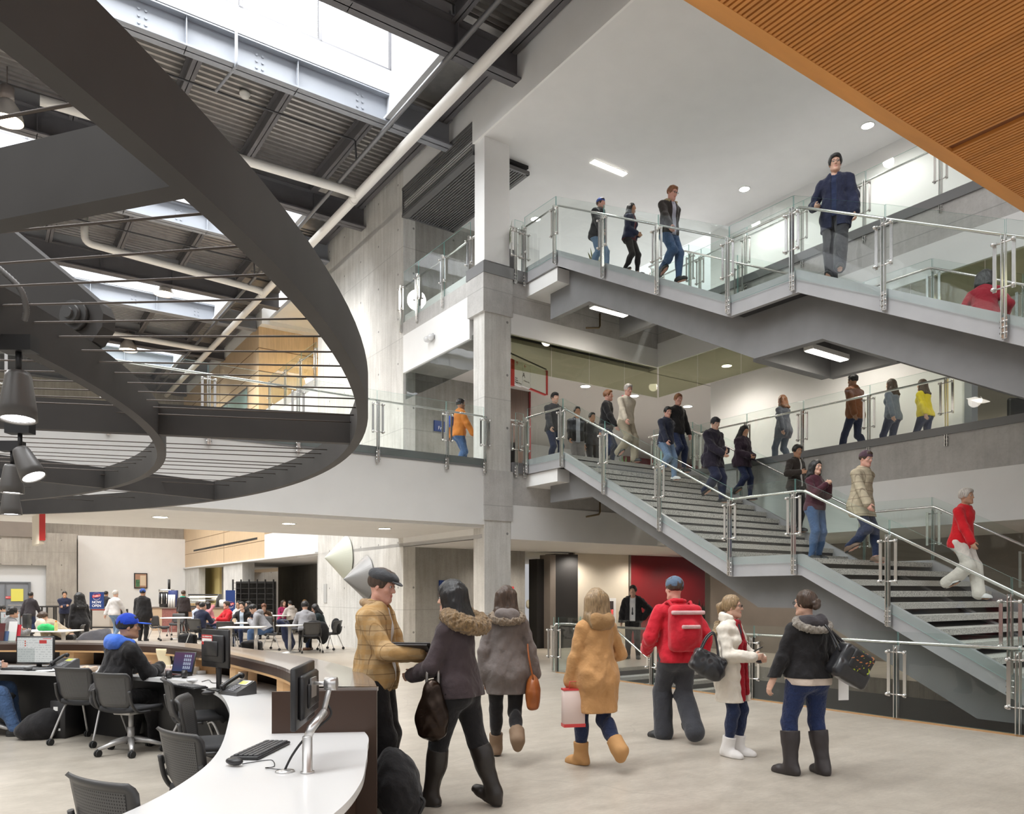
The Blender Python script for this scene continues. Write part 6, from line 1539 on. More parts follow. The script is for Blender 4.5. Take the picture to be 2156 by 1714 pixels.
g = MB(); g.lathe([(0.036, 0), (0.038, 0.12), (0.03, 0.17), (0.016, 0.20), (0.016, 0.205)], 16); b_ = mono('juice_bottle', g, mat('juice_yellow', (0.70, 0.62, 0.28), 0.2), 'yellow juice bottle with an orange cap on the large left table', 'bottle', (D(118, 17.6), 17.6, 0.75))
g = MB(); g.cyl((0, 0, 0.205), (0, 0, 0.235), 0.019, 12); o = g.build('cap', mat('orange_cap', (0.85, 0.25, 0.03), 0.4), b_)
g = MB(); g.cbox((0, 0, 0.19), (0.10, 0.20, 0.38), bev=0.01); mono('speaker_box', g, M_PLAST, 'black box-shaped speaker standing on the large left table', 'speaker', (D(57, 17.8), 17.8, 0.752))
monitor('white-lit monitor at the far left edge behind the desk', (D(22, 18.4), 18.4, 0.75), R(20), 0.42, 0.34, 0.08, True, 'page')
# café wall things
t = thing_pq('menu_poster', 'framed menu poster with a green plant picture on the white café wall', 'poster', -3.9, 29.49, 2.0)
def wall_at(x, y, q=29.49):
    u = (x - 1078) / FPX; ax, ay = C0X - q * PY, C0Y + q * PX; p = (u * ay - ax) / (PX - u * PY); Y = ay + p * PY
    return p, EYE + (1248 - y) / FPX * Y
pa, za = wall_at(282, 1239); pb, zb_ = wall_at(310, 1207)
g = MB(); g.box((pa, 29.44, za), (pb, 29.49, zb_)); g.build('frame', M_BLACKP, t)
g = MB(); g.box((pa + 0.05, 29.43, za + 0.05), (pb - 0.05, 29.445, zb_ - 0.05)); g.build('print', mat('print_brown', (0.42, 0.24, 0.16), 0.5), t)
pm = pa + (pb - pa) * 0.55
g = MB(); g.box((pa + 0.28, 29.42, za + 0.14), (pb - 0.08, 29.435, zb_ - 0.12)); g.build('text_block', mat('print_cream', (0.68, 0.55, 0.40), 0.5), t)
g = MB(); g.box((pa + 0.07, 29.415, za + 0.08), (pa + 0.26, 29.43, za + 0.45)); g.build('plant_picture', mat('print_green', (0.08, 0.20, 0.10), 0.6, var=0.6, vscale=9), t)
# coffee counter with machine, display case, till
cp, cq = -3.6, 27.0
def counter_box(x0, x1, Y, h, d, lab, m, top):
    a, b = D(x0, Y), D(x1, Y); t = thing('coffee_counter', lab, 'counter', ((a + b) / 2, Y, 0)); w_ = b - a
    g = MB(); g.box((-w_ / 2, 0, 0), (w_ / 2, d, h - 0.05)); g.build('body', m, t)
    g = MB(); g.box((-w_ / 2 - 0.04, -0.04, h - 0.05), (w_ / 2 + 0.04, d + 0.04, h)); g.build('counter_top', top, t)
    n = max(1, int(w_ / 0.6))
    for k in range(n):
        g = MB(); g.box((-w_ / 2 + w_ / n * k + 0.02, -0.015, 0.12), (-w_ / 2 + w_ / n * (k + 1) - 0.02, 0.0, h - 0.12)); g.build('door', m, t)
    return t
brick = mat('red_mosaic', (0.26, 0.10, 0.085), 0.6, var=0.3, vscale=30)
counter_box(318, 345, 33.0, 1.02, 0.7, 'tan end of the coffee counter left of the coffee machine', mat('tan_laminate', (0.52, 0.38, 0.25), 0.5), M_CTOP)
counter_box(341, 372, 31.8, 1.02, 1.2, 'red mosaic coffee counter under the coffee machine', brick, M_CTOP)
counter_box(386, 470, 33.0, 1.0, 0.8, 'tan counter under the glass pastry case', mat('tan_laminate', (0.52, 0.38, 0.25), 0.5), M_CTOP)
counter_box(150, 232, 35.0, 1.0, 0.7, 'long pale counter along the café wall behind the sign', mat('pale_laminate', (0.55, 0.50, 0.44), 0.5), M_CTOP)
t = thing('coffee_machine', 'chrome and black coffee machine on the counter below the menu poster', 'coffee machine', (D(346, 32.0), 32.1, 1.02))
g = MB(); g.cbox((0, 0.15, 0.36), (0.50, 0.4, 0.72), bev=0.03); g.build('body', M_PLAST, t)
g = MB(); g.cbox((0, -0.02, 0.68), (0.52, 0.12, 0.12), bev=0.02); g.build('hood', M_SS, t)
for k in range(5): g = MB(); g.cyl((-0.2 + 0.1 * k, -0.1, 0.14), (-0.2 + 0.1 * k, -0.1, 0.56), 0.03, 10); g.build('dispenser', M_SS if k % 2 else M_PLASTG, t)
g = MB(); g.cyl((0.02, 0.3, 0.72), (0.02, 0.3, 1.16), 0.05, 10); g.build('grinder', M_PLAST, t)
t = thing('cup_tower', 'white cup stacks in a blue holder right of the coffee machine', 'cup dispenser', (D(362, 31.9), 31.95, 1.02))
for k in range(3): g = MB(); g.cyl((-0.1 + 0.1 * k, -0.08, 0), (-0.1 + 0.1 * k, -0.08, 0.52), 0.045, 10); g.build('cup_stack', M_PAPER, t)
g = MB(); g.cbox((0, 0.08, 0.35), (0.36, 0.14, 0.70), bev=0.01); g.build('holder', mat('navy_plastic', (0.02, 0.035, 0.16), 0.4), t)
t = thing('pastry_case', 'lit curved glass pastry case on the café counter', 'display case', (D(421, 33.0), 33.05, 1.0))
g = MB(); g.box((-0.65, 0.05, 0.0), (0.65, 0.6, 0.06)); g.box((-0.65, 0.3, 0.5), (0.65, 0.62, 0.56)); g.build('frame', M_PLASTG, t)
g = MB(); g.box((-0.60, 0.35, 0.42), (0.60, 0.45, 0.47)); g.build('lamp', emitter('case_lamp', (1, 0.85, 0.6), 5), t)
g = MB(); g.grid(lambda u, v: (-0.65 + 1.3 * u, 0.3 - 0.32 * math.cos(v * PI / 2), 0.06 + 0.46 * math.sin(v * PI / 2)), 2, 8); g.build('glass', M_GLASS, t)
g = MB(); g.prism([(0.0, 0.06), (0.62, 0.06), (0.62, 0.56), (0.3, 0.56), (0.06, 0.36)], 0.65, 0.68, axis='x'); g.build('end_panel', M_PLASTG, t)
g = MB(); g.box((-0.60, 0.1, 0.06), (0.60, 0.5, 0.16)); g.build('pastry_tray', mat('pastry', (0.55, 0.36, 0.18), 0.7, var=0.4, vscale=12), t)
g = MB(); g.cbox((0, 0, 0.16), (0.3, 0.25, 0.32), bev=0.05); mono('white_jug', g, M_PAPER, 'white jug-shaped dispenser at the right end of the café counter', 'dispenser', (D(466, 33.1), 33.3, 1.0))
# NOW OPEN stand and banner
M_NAVY = mat('sign_navy', (0.015, 0.045, 0.19), 0.4); M_SRED = mat('sign_red', (0.60, 0.05, 0.05), 0.4); M_SWHITE = mat('sign_white', (0.85, 0.85, 0.88), 0.4)
def badge(t, x, y, z, s):
    g = MB(); g.tube([(x + math.cos(a) * 0.24 * s, y - 0.004, z + math.sin(a) * 0.20 * s) for a in np.linspace(0, 2 * PI, 28)[:-1]], 0.012 * s, 6, closed=True); g.build('badge_ring', mat('sign_mauve', (0.32, 0.16, 0.30), 0.4), t)
    g = MB(); g.prism([(x - 0.25 * s, z - 0.10 * s), (x + 0.10 * s, z - 0.07 * s), (x + 0.26 * s, z + 0.02 * s), (x + 0.25 * s, z + 0.12 * s), (x - 0.10 * s, z + 0.09 * s), (x - 0.26 * s, z + 0.04 * s)], y - 0.012, y - 0.002, axis='y'); g.build('badge_ribbon', M_SRED, t)
    put_text('badge_script', "Teally's", 0.145 * s, M_SWHITE, t, (x, y - 0.015, z + 0.01 * s), (PI / 2, -0.10, 0), 0.002)
    g = MB(); g.tube([(x + math.sin(a) * 0.26 * s, y - 0.004, z - math.cos(a) * 0.235 * s) for a in np.linspace(-0.9, 0.9, 12)], 0.008 * s, 6); g.build('badge_swash', M_SWHITE, t)
YS = 34.0
t = thing('now_open_sign', 'dark blue NOW OPEN sign standing on the red barrier frame', 'sign', (D(204, YS), YS, 0), 0.0)
g = MB(); g.cbox((0, 0, EYE + 0.02 - 0.36), (0.62, 0.04, 0.74)); g.build('board', M_NAVY, t)
badge(t, 0.0, -0.02, EYE - 0.15, 0.72)
put_text('lettering', 'NOW\nOPEN', 0.155, M_SWHITE, t, (0.0, -0.026, EYE - 0.50), (PI / 2, 0, 0), 0.002, bold=True)
t = thing('queue_barrier', 'black queue barrier with a red top rail below the NOW OPEN sign', 'barrier', (D(222, YS), YS + 0.1, 0), 0.0)
for x in (-0.68, 0.66, 0.9):
    g = MB(); g.box((x - 0.035, -0.03, 0), (x + 0.035, 0.03, 0.9)); g.build('post', M_PLAST, t)
g = MB(); g.box((-0.68, -0.02, 0.84), (0.62, 0.02, 0.89)); g.build('rail', M_SRED, t)
g = MB(); g.box((-0.68, -0.02, 0.06), (0.7, 0.02, 0.12)); g.build('lower_rail', M_PLAST, t)
t = thing('pull_up_banner', 'narrow dark blue pull-up banner with the same badge before the black rack', 'banner', (D(485, 31.5), 31.5, 0), 0.0)
g = MB(); g.box((-0.19, -0.01, 0.1), (0.19, 0.01, EYE + 0.10)); g.build('board', M_NAVY, t); badge(t, 0.0, -0.012, EYE - 0.48, 0.62)
g = MB(); g.box((-0.22, -0.12, 0), (0.22, 0.12, 0.1)); g.build('foot', M_PLASTG, t)
# black rack
t = thing('folding_rack', 'tall black slatted rack against the dark concrete recess', 'rack', (D(533, 31.5), 31.5, 0), R(-6))
for k in range(6): g = MB(); g.box((-0.86 + 0.344 * k - 0.02, -0.03, 0), (-0.86 + 0.344 * k + 0.02, 0.03, 2.16)); g.build('upright', M_BLACKP, t)
for j in range(9): g = MB(); g.box((-0.86, -0.02, 0.25 + 0.22 * j), (0.86, 0.25, 0.265 + 0.22 * j)); g.build('shelf', mat('rack_edge', (0.05, 0.048, 0.046), 0.35), t)
g = MB(); g.box((-0.86, 0.26, 0), (0.86, 0.28, 2.08)); g.build('back_panel', M_BLACKP, t)
# doors at the far left
t = struct('door_1', MB().box((-15.2, 28.16, 0), (-7.12, 28.22, 2.06)), mat('door_grey', (0.20, 0.215, 0.24), 0.5))
for k in range(5): pass
dp0, _ = wall_at(11, 1300, 28.16); dp1, _ = wall_at(62, 1300, 28.16)
g = MB(); g.box((dp0 - 0.02, 28.13, 0), (dp0 + 0.03, 28.16, 2.06)); g.box((dp1 - 0.05, 28.12, 0), (dp1 + 0.05, 28.22, 2.12)); g.box((dp0 - 3, 28.12, 2.06), (dp1, 28.22, 2.12)); struct('door_2_frame', g, mat('door_frame', (0.13, 0.14, 0.155), 0.5))
wp0, wz0 = wall_at(23, 1266, 28.2); wp1, wz1 = wall_at(49, 1240, 28.2)
g = MB(); g.box((wp0, 28.13, wz0), (wp1, 28.165, wz1)); struct('window_4', g, mat('yellow_glow_pane', (0.55, 0.50, 0.10), 0.2, emit=(0.6, 0.55, 0.12), estr=0.25))
lp, lz = wall_at(17, 1258, 28.2); t = thing_pq('room_plate', 'small red room plate marked RM 1 on the grey door', 'sign', lp, 28.14, lz)
g = MB(); g.cbox((lp, 28.14, lz), (0.20, 0.02, 0.11)); g.build('plate', M_SRED, t); put_text('plate_text', 'RM 1', 0.08, M_SWHITE, t, (0, -0.014, 0), (PI / 2, 0, 0))
g = MB(); bz = 1.02; g.box((dp0 + 0.1, 28.08, bz), (dp1 - 0.1, 28.11, bz + 0.05)); struct('door_3_handle', g, M_SS)
# high tables by the far-left wall
for x, Y, lab in ((103, 33, 'dark high table by the concrete pillar at left'), (128, 34, 'second dark high table beside the standing man in navy')):
    t = thing('high_table', lab, 'table', (D(x, Y), Y, 0))
    g = MB(); g.box((-0.5, -0.3, 1.0), (0.5, 0.3, 1.05)); g.build('table_top', M_BLACKP, t)
    for sx in (-0.45, 0.45):
        for sy in (-0.25, 0.25): g = MB(); g.box((sx - 0.025, sy - 0.025, 0), (sx + 0.025, sy + 0.025, 1.0)); g.build('leg', M_BLACKP, t)
# hanging red sign
t = thing('hanging_sign', 'white and red sign blade hanging from the balcony soffit at left', 'sign', (D(80, 14.2), 14.2, 3.04), R(39))
zt, zb2 = EYE + (1248 - 1084) / FPX * 14.2, EYE + (1248 - 1148) / FPX * 14.2
g = MB(); g.box((-0.05, -0.5, zb2), (0.03, 0.35, zt)); tt = g.build('panel', mat('sign_cream', (0.66, 0.62, 0.54), 0.5), None); tt.parent = t; tt.location = (0, 0, -3.04)
g = MB(); g.box((-0.05, -0.56, zb2 + 0.06), (0.04, -0.5, zt)); tt = g.build('red_edge', M_SRED, None); tt.parent = t; tt.location = (0, 0, -3.04)
# conical wall sculptures on the concrete wall
def conesc(qc, zc, rr, ap, lab, m):
    t = thing_pq('wall_sculpture', lab, 'sculpture', 0.0, qc, zc)
    n = 48; vs = []
    for k in range(n):
        a = 2 * PI * k / n; vs.append((-0.04, qc + math.cos(a) * rr[0], zc + math.sin(a) * rr[1]))
    vs.append((-ap[0], qc + ap[1], zc + ap[2])); vs.append((-0.03, qc, zc))
    g = MB(); g.add(vs, [(k, (k + 1) % n, n) for k in range(n)] + [((k + 1) % n, k, n + 1) for k in range(n)], 0, False); fix(g.build('cone', m, t))
conesc(7.60, 2.65, (0.52, 0.66), (0.62, 0.22, 0.0), 'pale green conical wall sculpture, upper left of the pair on the concrete wall', mat('sculpt_pale', (0.60, 0.62, 0.53), 0.45))
conesc(6.15, 2.05, (0.52, 0.62), (0.62, 0.22, -0.05), 'grey conical wall sculpture behind the man in the flat cap', mat('sculpt_grey', (0.26, 0.26, 0.26), 0.4, metal=0.4))
g = MB(); g.box((-0.02, 9.2, 1.3), (0.0, 9.45, 1.9)); mono_pq('wall_plate', g, mat('plate_grey', (0.45, 0.45, 0.44), 0.5), 'small grey plaque on the concrete wall left of the sculptures', 'plaque', 0, 9.3, 1.3)
# second-floor and ground signs, planters, hand dryer, extinguisher
t = thing_pq('restroom_sign', 'small dark blue sign on the dark wall behind the woman with the fur hood', 'sign', 1.3, 3.88, 1.72)
g = MB(); g.box((1.05, 3.86, 1.5), (1.45, 3.9, 1.95)); g.build('plate', M_NAVY, t); g = MB(); g.box((1.30, 3.855, 1.72), (1.4, 3.862, 1.9)); g.build('pictogram', M_SWHITE, t)
t = thing_pq('washroom_sign', 'blue washroom sign on the second-floor wall beside the person in orange', 'sign', 0.9, 3.88, 5.3)
q0p, q0z = 0, 0
def at_q(x, y, q): return wall_at(x, y, q)
a0, z0_ = at_q(914, 907, 3.88); a1, z1_ = at_q(936, 888, 3.88)
g = MB(); g.box((a0, 3.86, z0_), (a1, 3.9, z1_)); g.build('plate', M_NAVY, t); put_text('lettering', 'Fr', 0.13, M_SWHITE, t, ((a0 + a1) / 2 - 0.9, -0.03, (z0_ * 0.7 + z1_ * 0.3) - 5.3), (PI / 2, 0, 0))
a0, z0_ = at_q(1072, 1262, 3.85); t = thing_pq('door_sign', 'red and white door sign on the dark panel right of the column', 'sign', a0, 3.86, z0_)
g = MB(); g.box((a0, 3.84, z0_), (a0 + 0.16, 3.88, z0_ + 0.36)); g.build('red_panel', M_SRED, t); g = MB(); g.box((a0, 3.84, z0_ - 0.25), (a0 + 0.16, 3.88, z0_)); g.build('white_panel', M_SWHITE, t)
hp_, hz_ = wall_at(1112, 1272, 6.98); t = thing_pq('hand_dryer', 'white hand dryer on the cream tiled wall', 'hand dryer', hp_, 6.98, hz_)
g = MB(); g.cbox((hp_, 6.86, hz_), (0.30, 0.22, 0.30), bev=0.07); g.build('body', M_WHITE, t); g = MB(); g.cyl((hp_, 6.80, hz_ - 0.15), (hp_, 6.78, hz_ - 0.22), 0.05, 12); g.build('nozzle', M_SS, t)
ep, ez = wall_at(1283, 1290, 3.88); t = thing_pq('extinguisher_cabinet', 'white fire extinguisher cabinet on the beige wall beside the man in the tie', 'cabinet', ep, 3.88, ez)
g = MB(); g.box((ep - 0.17, 3.76, ez - 0.45), (ep + 0.17, 3.9, ez + 0.45)); g.build('body', M_WHITE, t)
g = MB(); g.box((ep - 0.10, 3.745, ez - 0.36), (ep + 0.05, 3.765, ez + 0.36)); g.build('door_glass', mat('cabinet_glass', (0.06, 0.05, 0.05), 0.1), t)
g = MB(); g.cyl((ep - 0.03, 3.74, ez - 0.3), (ep - 0.03, 3.74, ez + 0.1), 0.05, 12); g.build('extinguisher', M_SRED, t)
# direction sign on the second floor, beside the column
t = CHILD_SIGN = bpy.data.objects['direction_sign']
SY = 18.2
def SZ(y, Y=SY): return EYE + (1248 - y) / FPX * Y
A = Vector((D(1074, 17.6), 17.6, 0)); B = Vector((D(1150, 18.9), 18.9, 0)); dd = (B - A).normalized(); nn = Vector((dd.y, -dd.x, 0)); Ls = (B - A).length
t.location = (A.x, A.y, 6.3); t.rotation_euler = (0, 0, math.atan2(dd.y, dd.x)); ORG[t.name] = Vector((0, 0, 6.3))
g = MB(); g.box((0.13, -0.03, 6.40), (0.46, 0.03, 6.95)); g.box((0.475, -0.03, 6.43), (0.80, 0.03, 6.98)); g.box((0.815, -0.03, 6.46), (Ls - 0.06, 0.03, 7.01)); g.build('panel', M_SWHITE, t)
g = MB(); g.box((0.0, -0.04, 6.34), (0.12, 0.04, 6.94)); g.box((Ls - 0.06, -0.05, 6.44), (Ls, 0.05, 7.03)); g.box((0.82, -0.02, 6.42), (Ls - 0.06, 0.02, 6.46)); g.build('red_end', M_SRED, t)
g = MB(); g.box((0.0, -0.012, 7.06), (Ls, 0.012, 7.085)); g.build('hanger_rail', M_PLASTG, t)
put_text('letter_a', 'A', 0.16, M_PLAST, t, (0.52, -0.032, 6.68 - 6.3), (PI / 2, 0, 0)); put_text('arrow_mark', '\u2191', 0.13, M_SRED, t, (0.24, -0.032, 6.88 - 6.3), (PI / 2, 0, 0)); put_text('arrow_mark', '\u2190', 0.13, M_SRED, t, (0.58, -0.032, 6.90 - 6.3), (PI / 2, 0, 0))
put_text('small_print', 'A161\nExams\nBaggage Room', 0.045, M_PLAST, t, (0.16, -0.032, 6.50 - 6.3), (PI / 2, 0, 0), align='LEFT'); put_text('small_print', 'A-Exam Area', 0.045, M_PLAST, t, (0.52, -0.032, 6.56 - 6.3), (PI / 2, 0, 0), align='LEFT')
# red sign with a white A, deep on the second floor
ap, az = wall_at(1519, 897, 5.0); t = thing_pq('letter_sign', 'red sign with a large white A behind the walkway railing', 'sign', ap, 5.0, az)
g = MB(); g.box((ap - 0.32, 4.96, az - 0.17), (ap + 0.36, 5.0, az + 0.20)); g.build('plate', M_SRED, t); put_text('letter', 'A', 0.34, mat('letter_pink', (0.75, 0.45, 0.42), 0.5), t, (0.02, -0.045, 0.0), (PI / 2, 0, 0), bold=True)
# plants
def blades(name, lab, p, q, z, n, h, r, m, pot):
    t = thing_pq(name, lab, 'plant', p, q, z); rn = random.Random(len(lab))
    g = MB(); g.box((p - pot[0], q - pot[0], z), (p + pot[0], q + pot[0], z + pot[1])); g.build('planter', pot[2], t)
    for k in range(n):
        a = rn.random() * 2 * PI; rr = r * rn.random(); hh = h * (0.6 + 0.4 * rn.random()); tx, ty = rr * math.cos(a), rr * math.sin(a); w_ = 0.022 + 0.012 * rn.random(); lx = tx * 1.6 + rn.uniform(-.05, .05); ly = ty * 1.6 + rn.uniform(-.05, .05); b = rn.random() * PI
        g = MB(); g.grid(lambda u, v: (p + tx * 0.6 + (lx - tx * 0.6) * v + (u - 0.5) * 2 * w_ * math.cos(b) * (1 - v ** 3), q + ty * 0.6 + (ly - ty * 0.6) * v + (u - 0.5) * 2 * w_ * math.sin(b) * (1 - v ** 3), z + pot[1] + hh * v), 2, 8, thick=0.004); g.build('leaf', m, t)
leafm = mat('snake_plant', (0.10, 0.14, 0.05), 0.45, var=0.4, vscale=12); fern = mat('fern_green', (0.07, 0.16, 0.035), 0.5, var=0.3)
blades('snake_plant', 'tall snake plant in a black planter beside the white column on the top floor', 1.05, 0.75, Z3 + 0.0, 16, 0.75, 0.16, leafm, (0.20, 0.75, M_BLACKP))
blades('potted_fern', 'bright green upright fern in a black planter beside the concrete column', 1.05, 0.75, Z2, 22, 0.60, 0.17, fern, (0.20, 0.62, M_BLACKP))
blades('snake_plant', 'low snake plant behind the upper stair glass between two walkers', 2.9, -0.4, Z3 + 0.05, 18, 0.55, 0.2, mat('snake_plant_yellow', (0.22, 0.22, 0.08), 0.45, var=0.3), (0.22, 0.30, mat('pot_tan', (0.35, 0.25, 0.18), 0.6)))
blades('potted_grass', 'dark spiky plant before the second-floor red wall', 7.3, 3.4, Z2, 16, 0.9, 0.2, fern, (0.22, 0.5, M_BLACKP))
pp_, _z = wall_at(1472, 1290, 2.6); blades('spiky_plant', 'dark spiky plant in front of the red ground-floor wall', pp_, 2.6, 0, 22, 0.75, 0.35, mat('dark_leaf', (0.035, 0.045, 0.03), 0.5), (0.2, 0.7, M_BLACKP))
# second-floor offices seen on the right: doors and posts
g = MB(); g.box((7.5, -6.56, Z2), (7.76, -6.42, 6.75)); g.box((7.5, -7.62, 6.65), (7.76, -6.42, 6.75)); g.box((7.5, -7.66, Z2), (7.76, -7.58, 6.75)); struct('door_4_frame', g, mat('door_frame_grey', (0.22, 0.23, 0.25), 0.5))
g = MB(); g.box((7.50, -8.8, Z2), (7.56, -7.66, 6.6)); struct('door_5', g, wood('yellow_maple_door', (0.62, 0.50, 0.20), 0.1))
g = MB(); g.box((9.5, -8.5, Z2), (9.7, -5.0, 7.4)); struct('wall_office', g, M_BEIGE)
lump('office_chair_back', 'dark chair back seen through the office doorway', 'chair', W(8.4, -7.1, Z2), [rbx((0, 0, 0.55), (0.28, 0.05, 0.55), None, 0.04)], M_BLACKP, 0.03, 0.002)
# ---------------------------------------------------------------- the people in the hall
def pq_at(x, p):
    u = (x - 1078) / FPX; ax, ay = C0X + p * PX, C0Y + p * PY
    return (u * ay - ax) / (-PY - u * PX)
def on_stair(x, ytop, h, prof):
    """the spot on a stair, along the sight line of column x, where somebody of height h has the crown at ytop"""
    best = None
    for k in range(160):
        p = 1.50 + k * 0.021; q = pq_at(x, p); z = zline(prof, q) - 0.05; w = W(p, q, 0)
        e = abs(1248 - (z + h - EYE) / w.y * FPX - ytop)
        if best is None or e < best[0]: best = (e, w.x, w.y, z)
    return best[1:]
def on_level(x, ytop, h, z):
    Y = (z + h - EYE) * FPX / (1248 - ytop); return (D(x, Y), Y, z)
DN = (PY, -PX)     # down the stairs
def rot2(v, a): c, s = math.cos(a), math.sin(a); return (v[0] * c - v[1] * s, v[0] * s + v[1] * c)
def walk(s=0.25, fem=False, stair=False, arms=0.22, **k):
    lz = 0.0; rzz = 0.17 if stair else 0.05
    d = dict(fem=fem, lean=0.05, Lf=(-0.085, s, 0.085 + lz, 0.08, 0.05), Rf=(0.085, -s * 0.8, 0.085 + rzz, -0.08, -0.45), Lh=(-0.25, -arms + 0.05, 0.84), Rh=(0.25, arms + 0.05, 0.86), pel=(0, 0, 0.905))
    d.update(k); return Pose(**d)
def stand(fem=False, **k): return Pose(fem=fem, **k)
def sit(**k):
    d = dict(pel=(0, 0, 0.55), lean=0.12, Lf=(-0.13, 0.44, 0.085, 0.1, 0), Rf=(0.13, 0.40, 0.085, -0.1, 0), Lh=(-0.15, 0.42, 0.80), Rh=(0.15, 0.44, 0.80)); d.update(k); return Pose(**d)
hblack = hair_mat('hair_black', (0.012, 0.011, 0.011)); hbrown = hair_mat('hair_brown', (0.055, 0.032, 0.02)); hblond = hair_mat('hair_blond', (0.28, 0.19, 0.10)); hginger = hair_mat('hair_ginger', (0.22, 0.09, 0.035)); hgrey = hair_mat('hair_grey', (0.50, 0.46, 0.42)); hauburn = hair_mat('hair_auburn', (0.14, 0.05, 0.022))
black = cloth('wool_black', (0.014, 0.013, 0.014)); char = cloth('wool_charcoal', (0.035, 0.035, 0.04)); navyj = cloth('jacket_navy', (0.018, 0.022, 0.05)); jean = cloth('denim_blue', (0.06, 0.11, 0.22), 0.6, 30); jeand = cloth('denim_dark', (0.018, 0.028, 0.07), 0.6, 30); jeanl = cloth('denim_pale', (0.16, 0.24, 0.36), 0.6, 30)
whitec = cloth('cotton_white', (0.70, 0.69, 0.68)); greyh = cloth('hoodie_grey', (0.30, 0.30, 0.32)); shoeb = mat('shoe_black', (0.02, 0.02, 0.02), 0.55); redc = cloth('jacket_red', (0.52, 0.015, 0.03)); sneaker = mat('sneaker_white', (0.65, 0.65, 0.64), 0.5)
H_ = lambda m, st='short', **k: dict(m=m, style=st, **k)
def J(m, hem=-0.03, t=0.02, **k): return dict(m=m, hem=hem, t=t, **k)
BK = dict(m=black, t=0.016); JN = dict(m=jean, t=0.016); JD = dict(m=jeand, t=0.010); SB = dict(m=shoeb); SW = dict(m=sneaker)

# 1 man in the flat cap and 2 woman with the fur hood, by the end of the desk
X1 = (D(793, 6.02), 6.02)
p1 = Pose(head=(-0.10, -0.22, 0), twist=-0.08, Lh=(-0.10, 0.34, 1.10), Rh=(0.12, 0.36, 1.13), Lhd=(0.35, 1, 0.1), Rhd=(-0.3, 1, 0.0), Lf=(-0.13, -0.02, 0.085, 0.2, 0), Rf=(0.11, 0.03, 0.085, -0.2, 0), curl=0.8)
person('man in a tan plaid jacket and dark flat cap holding papers beside the desk end', X1, (1, -0.12), p1, 1.80, 'pink', H_(hbrown), J(plaid('tan_plaid', (0.50, 0.345, 0.18), (0.20, 0.12, 0.06), 10.0, 0.06, (0.46, 0.27, 0.10)), -0.09, 0.028, open=0.035, fold=0.010, fsc=13, collar=dict(r=0.026, gap=0.62, m=cloth('collar_tan', (0.36, 0.24, 0.13)))),
       dict(m=black, t=0.022, flare=0.045), SB, [x_flatcap(cloth('cap_grey', (0.055, 0.057, 0.062)))], 0.0075, inner=J(whitec, -0.02, 0.010))
X2 = (D(968, 5.86), 5.86)
p2 = Pose(fem=True, pel=(0, 0.02, 0.92), lean=0.05, head=(0.12, -0.05, 0), Lf=(-0.07, 0.22, 0.085, 0.05, 0.0), Rf=(0.13, -0.24, 0.10, -0.15, -0.40), Lh=(-0.14, 0.34, 1.02), Rh=(0.10, 0.36, 1.02), Lhd=(0.1, 1, -0.2), fat=1.08)
person('woman with long black hair and a brown fur hood, in tall dark boots', X2, (-0.92, 0.42), p2, 1.70, 'light', H_(hblack, 'long', len=0.02, vol=0.020), J(cloth('plum_jacket', (0.060, 0.044, 0.048), 0.7, 10), -0.06, 0.026, fold=0.009, fur=dict(m=fur_mat('fur_brown', (0.10, 0.055, 0.02), (0.45, 0.29, 0.13)), w=0.066, r=(0.165, 0.125, 0.42), off=(0, -0.10, 0.005))), dict(m=black, t=0.016), dict(m=mat('boot_leather', (0.020, 0.015, 0.012), 0.42), boot=0.92, t=0.014), [], 0.0075)

# 3-5 walkers heading away across the floor
X3 = (D(1066, 7.5), 7.5)
p3 = walk(0.24, True, pel=(0, 0, 0.915), arms=0.05, Rf=(0.08, -0.34, 0.26, 0, -1.0), Rh=(0.30, 0.02, 0.84), head=(-0.1, 0, 0))
person('woman walking away in a grey-brown parka with a fur-edged hood', X3, (-0.1, 1), p3, 1.69, 'light', H_(hbrown, 'long', len=0.04), J(cloth('parka_taupe', (0.17, 0.145, 0.135)), -0.25, 0.022, fold=0.010, fur=dict(m=fur_mat('fur_taupe', (0.16, 0.11, 0.07), (0.36, 0.28, 0.19)), w=0.035, r=(0.15, 0.10, 0.5), off=(0, -0.08, -0.01)), hood=dict(m=cloth('parka_taupe', (0.17, 0.145, 0.135)))), dict(m=black, t=0.008), dict(m=mat('boot_suede', (0.20, 0.13, 0.08), 0.8), boot=0.35, t=0.018), [], 0.009)
X4 = (D(1258, 7.15), 7.15)
p4 = walk(0.20, True, Lf=(-0.07, 0.20, 0.085, 0.3, 0.05), Rf=(0.08, -0.30, 0.22, 0, -0.9), Lh=(-0.27, 0.10, 0.80), Rh=(0.20, 0.25, 1.02), head=(-0.2, 0.1, 0))
person('woman in a camel coat and tan boots walking with a pale shopping bag', X4, (-0.45, 1), p4, 1.66, 'light', H_(hblond, 'long', len=0.03, vol=0.016), J(cloth('coat_camel', (0.50, 0.27, 0.11)), -0.36, 0.022, hemw=0.01, fold=0.010, hood=dict(m=cloth('coat_camel_hood', (0.33, 0.19, 0.08)))), dict(m=jeand, t=0.012), dict(m=mat('boot_tan', (0.45, 0.24, 0.09), 0.8), boot=0.35, t=0.022, sm=mat('sole_tan', (0.35, 0.22, 0.12), 0.7)), [], 0.009)
X5 = (D(1425, 8.5), 8.5)
p5 = walk(0.16, False, Lf=(-0.10, 0.12, 0.085, 0.6, 0), Rf=(0.10, -0.22, 0.14, 0.2, -0.6), Lh=(-0.26, 0.20, 0.95), Rh=(0.28, -0.05, 0.86), head=(0.3, -0.05, 0))
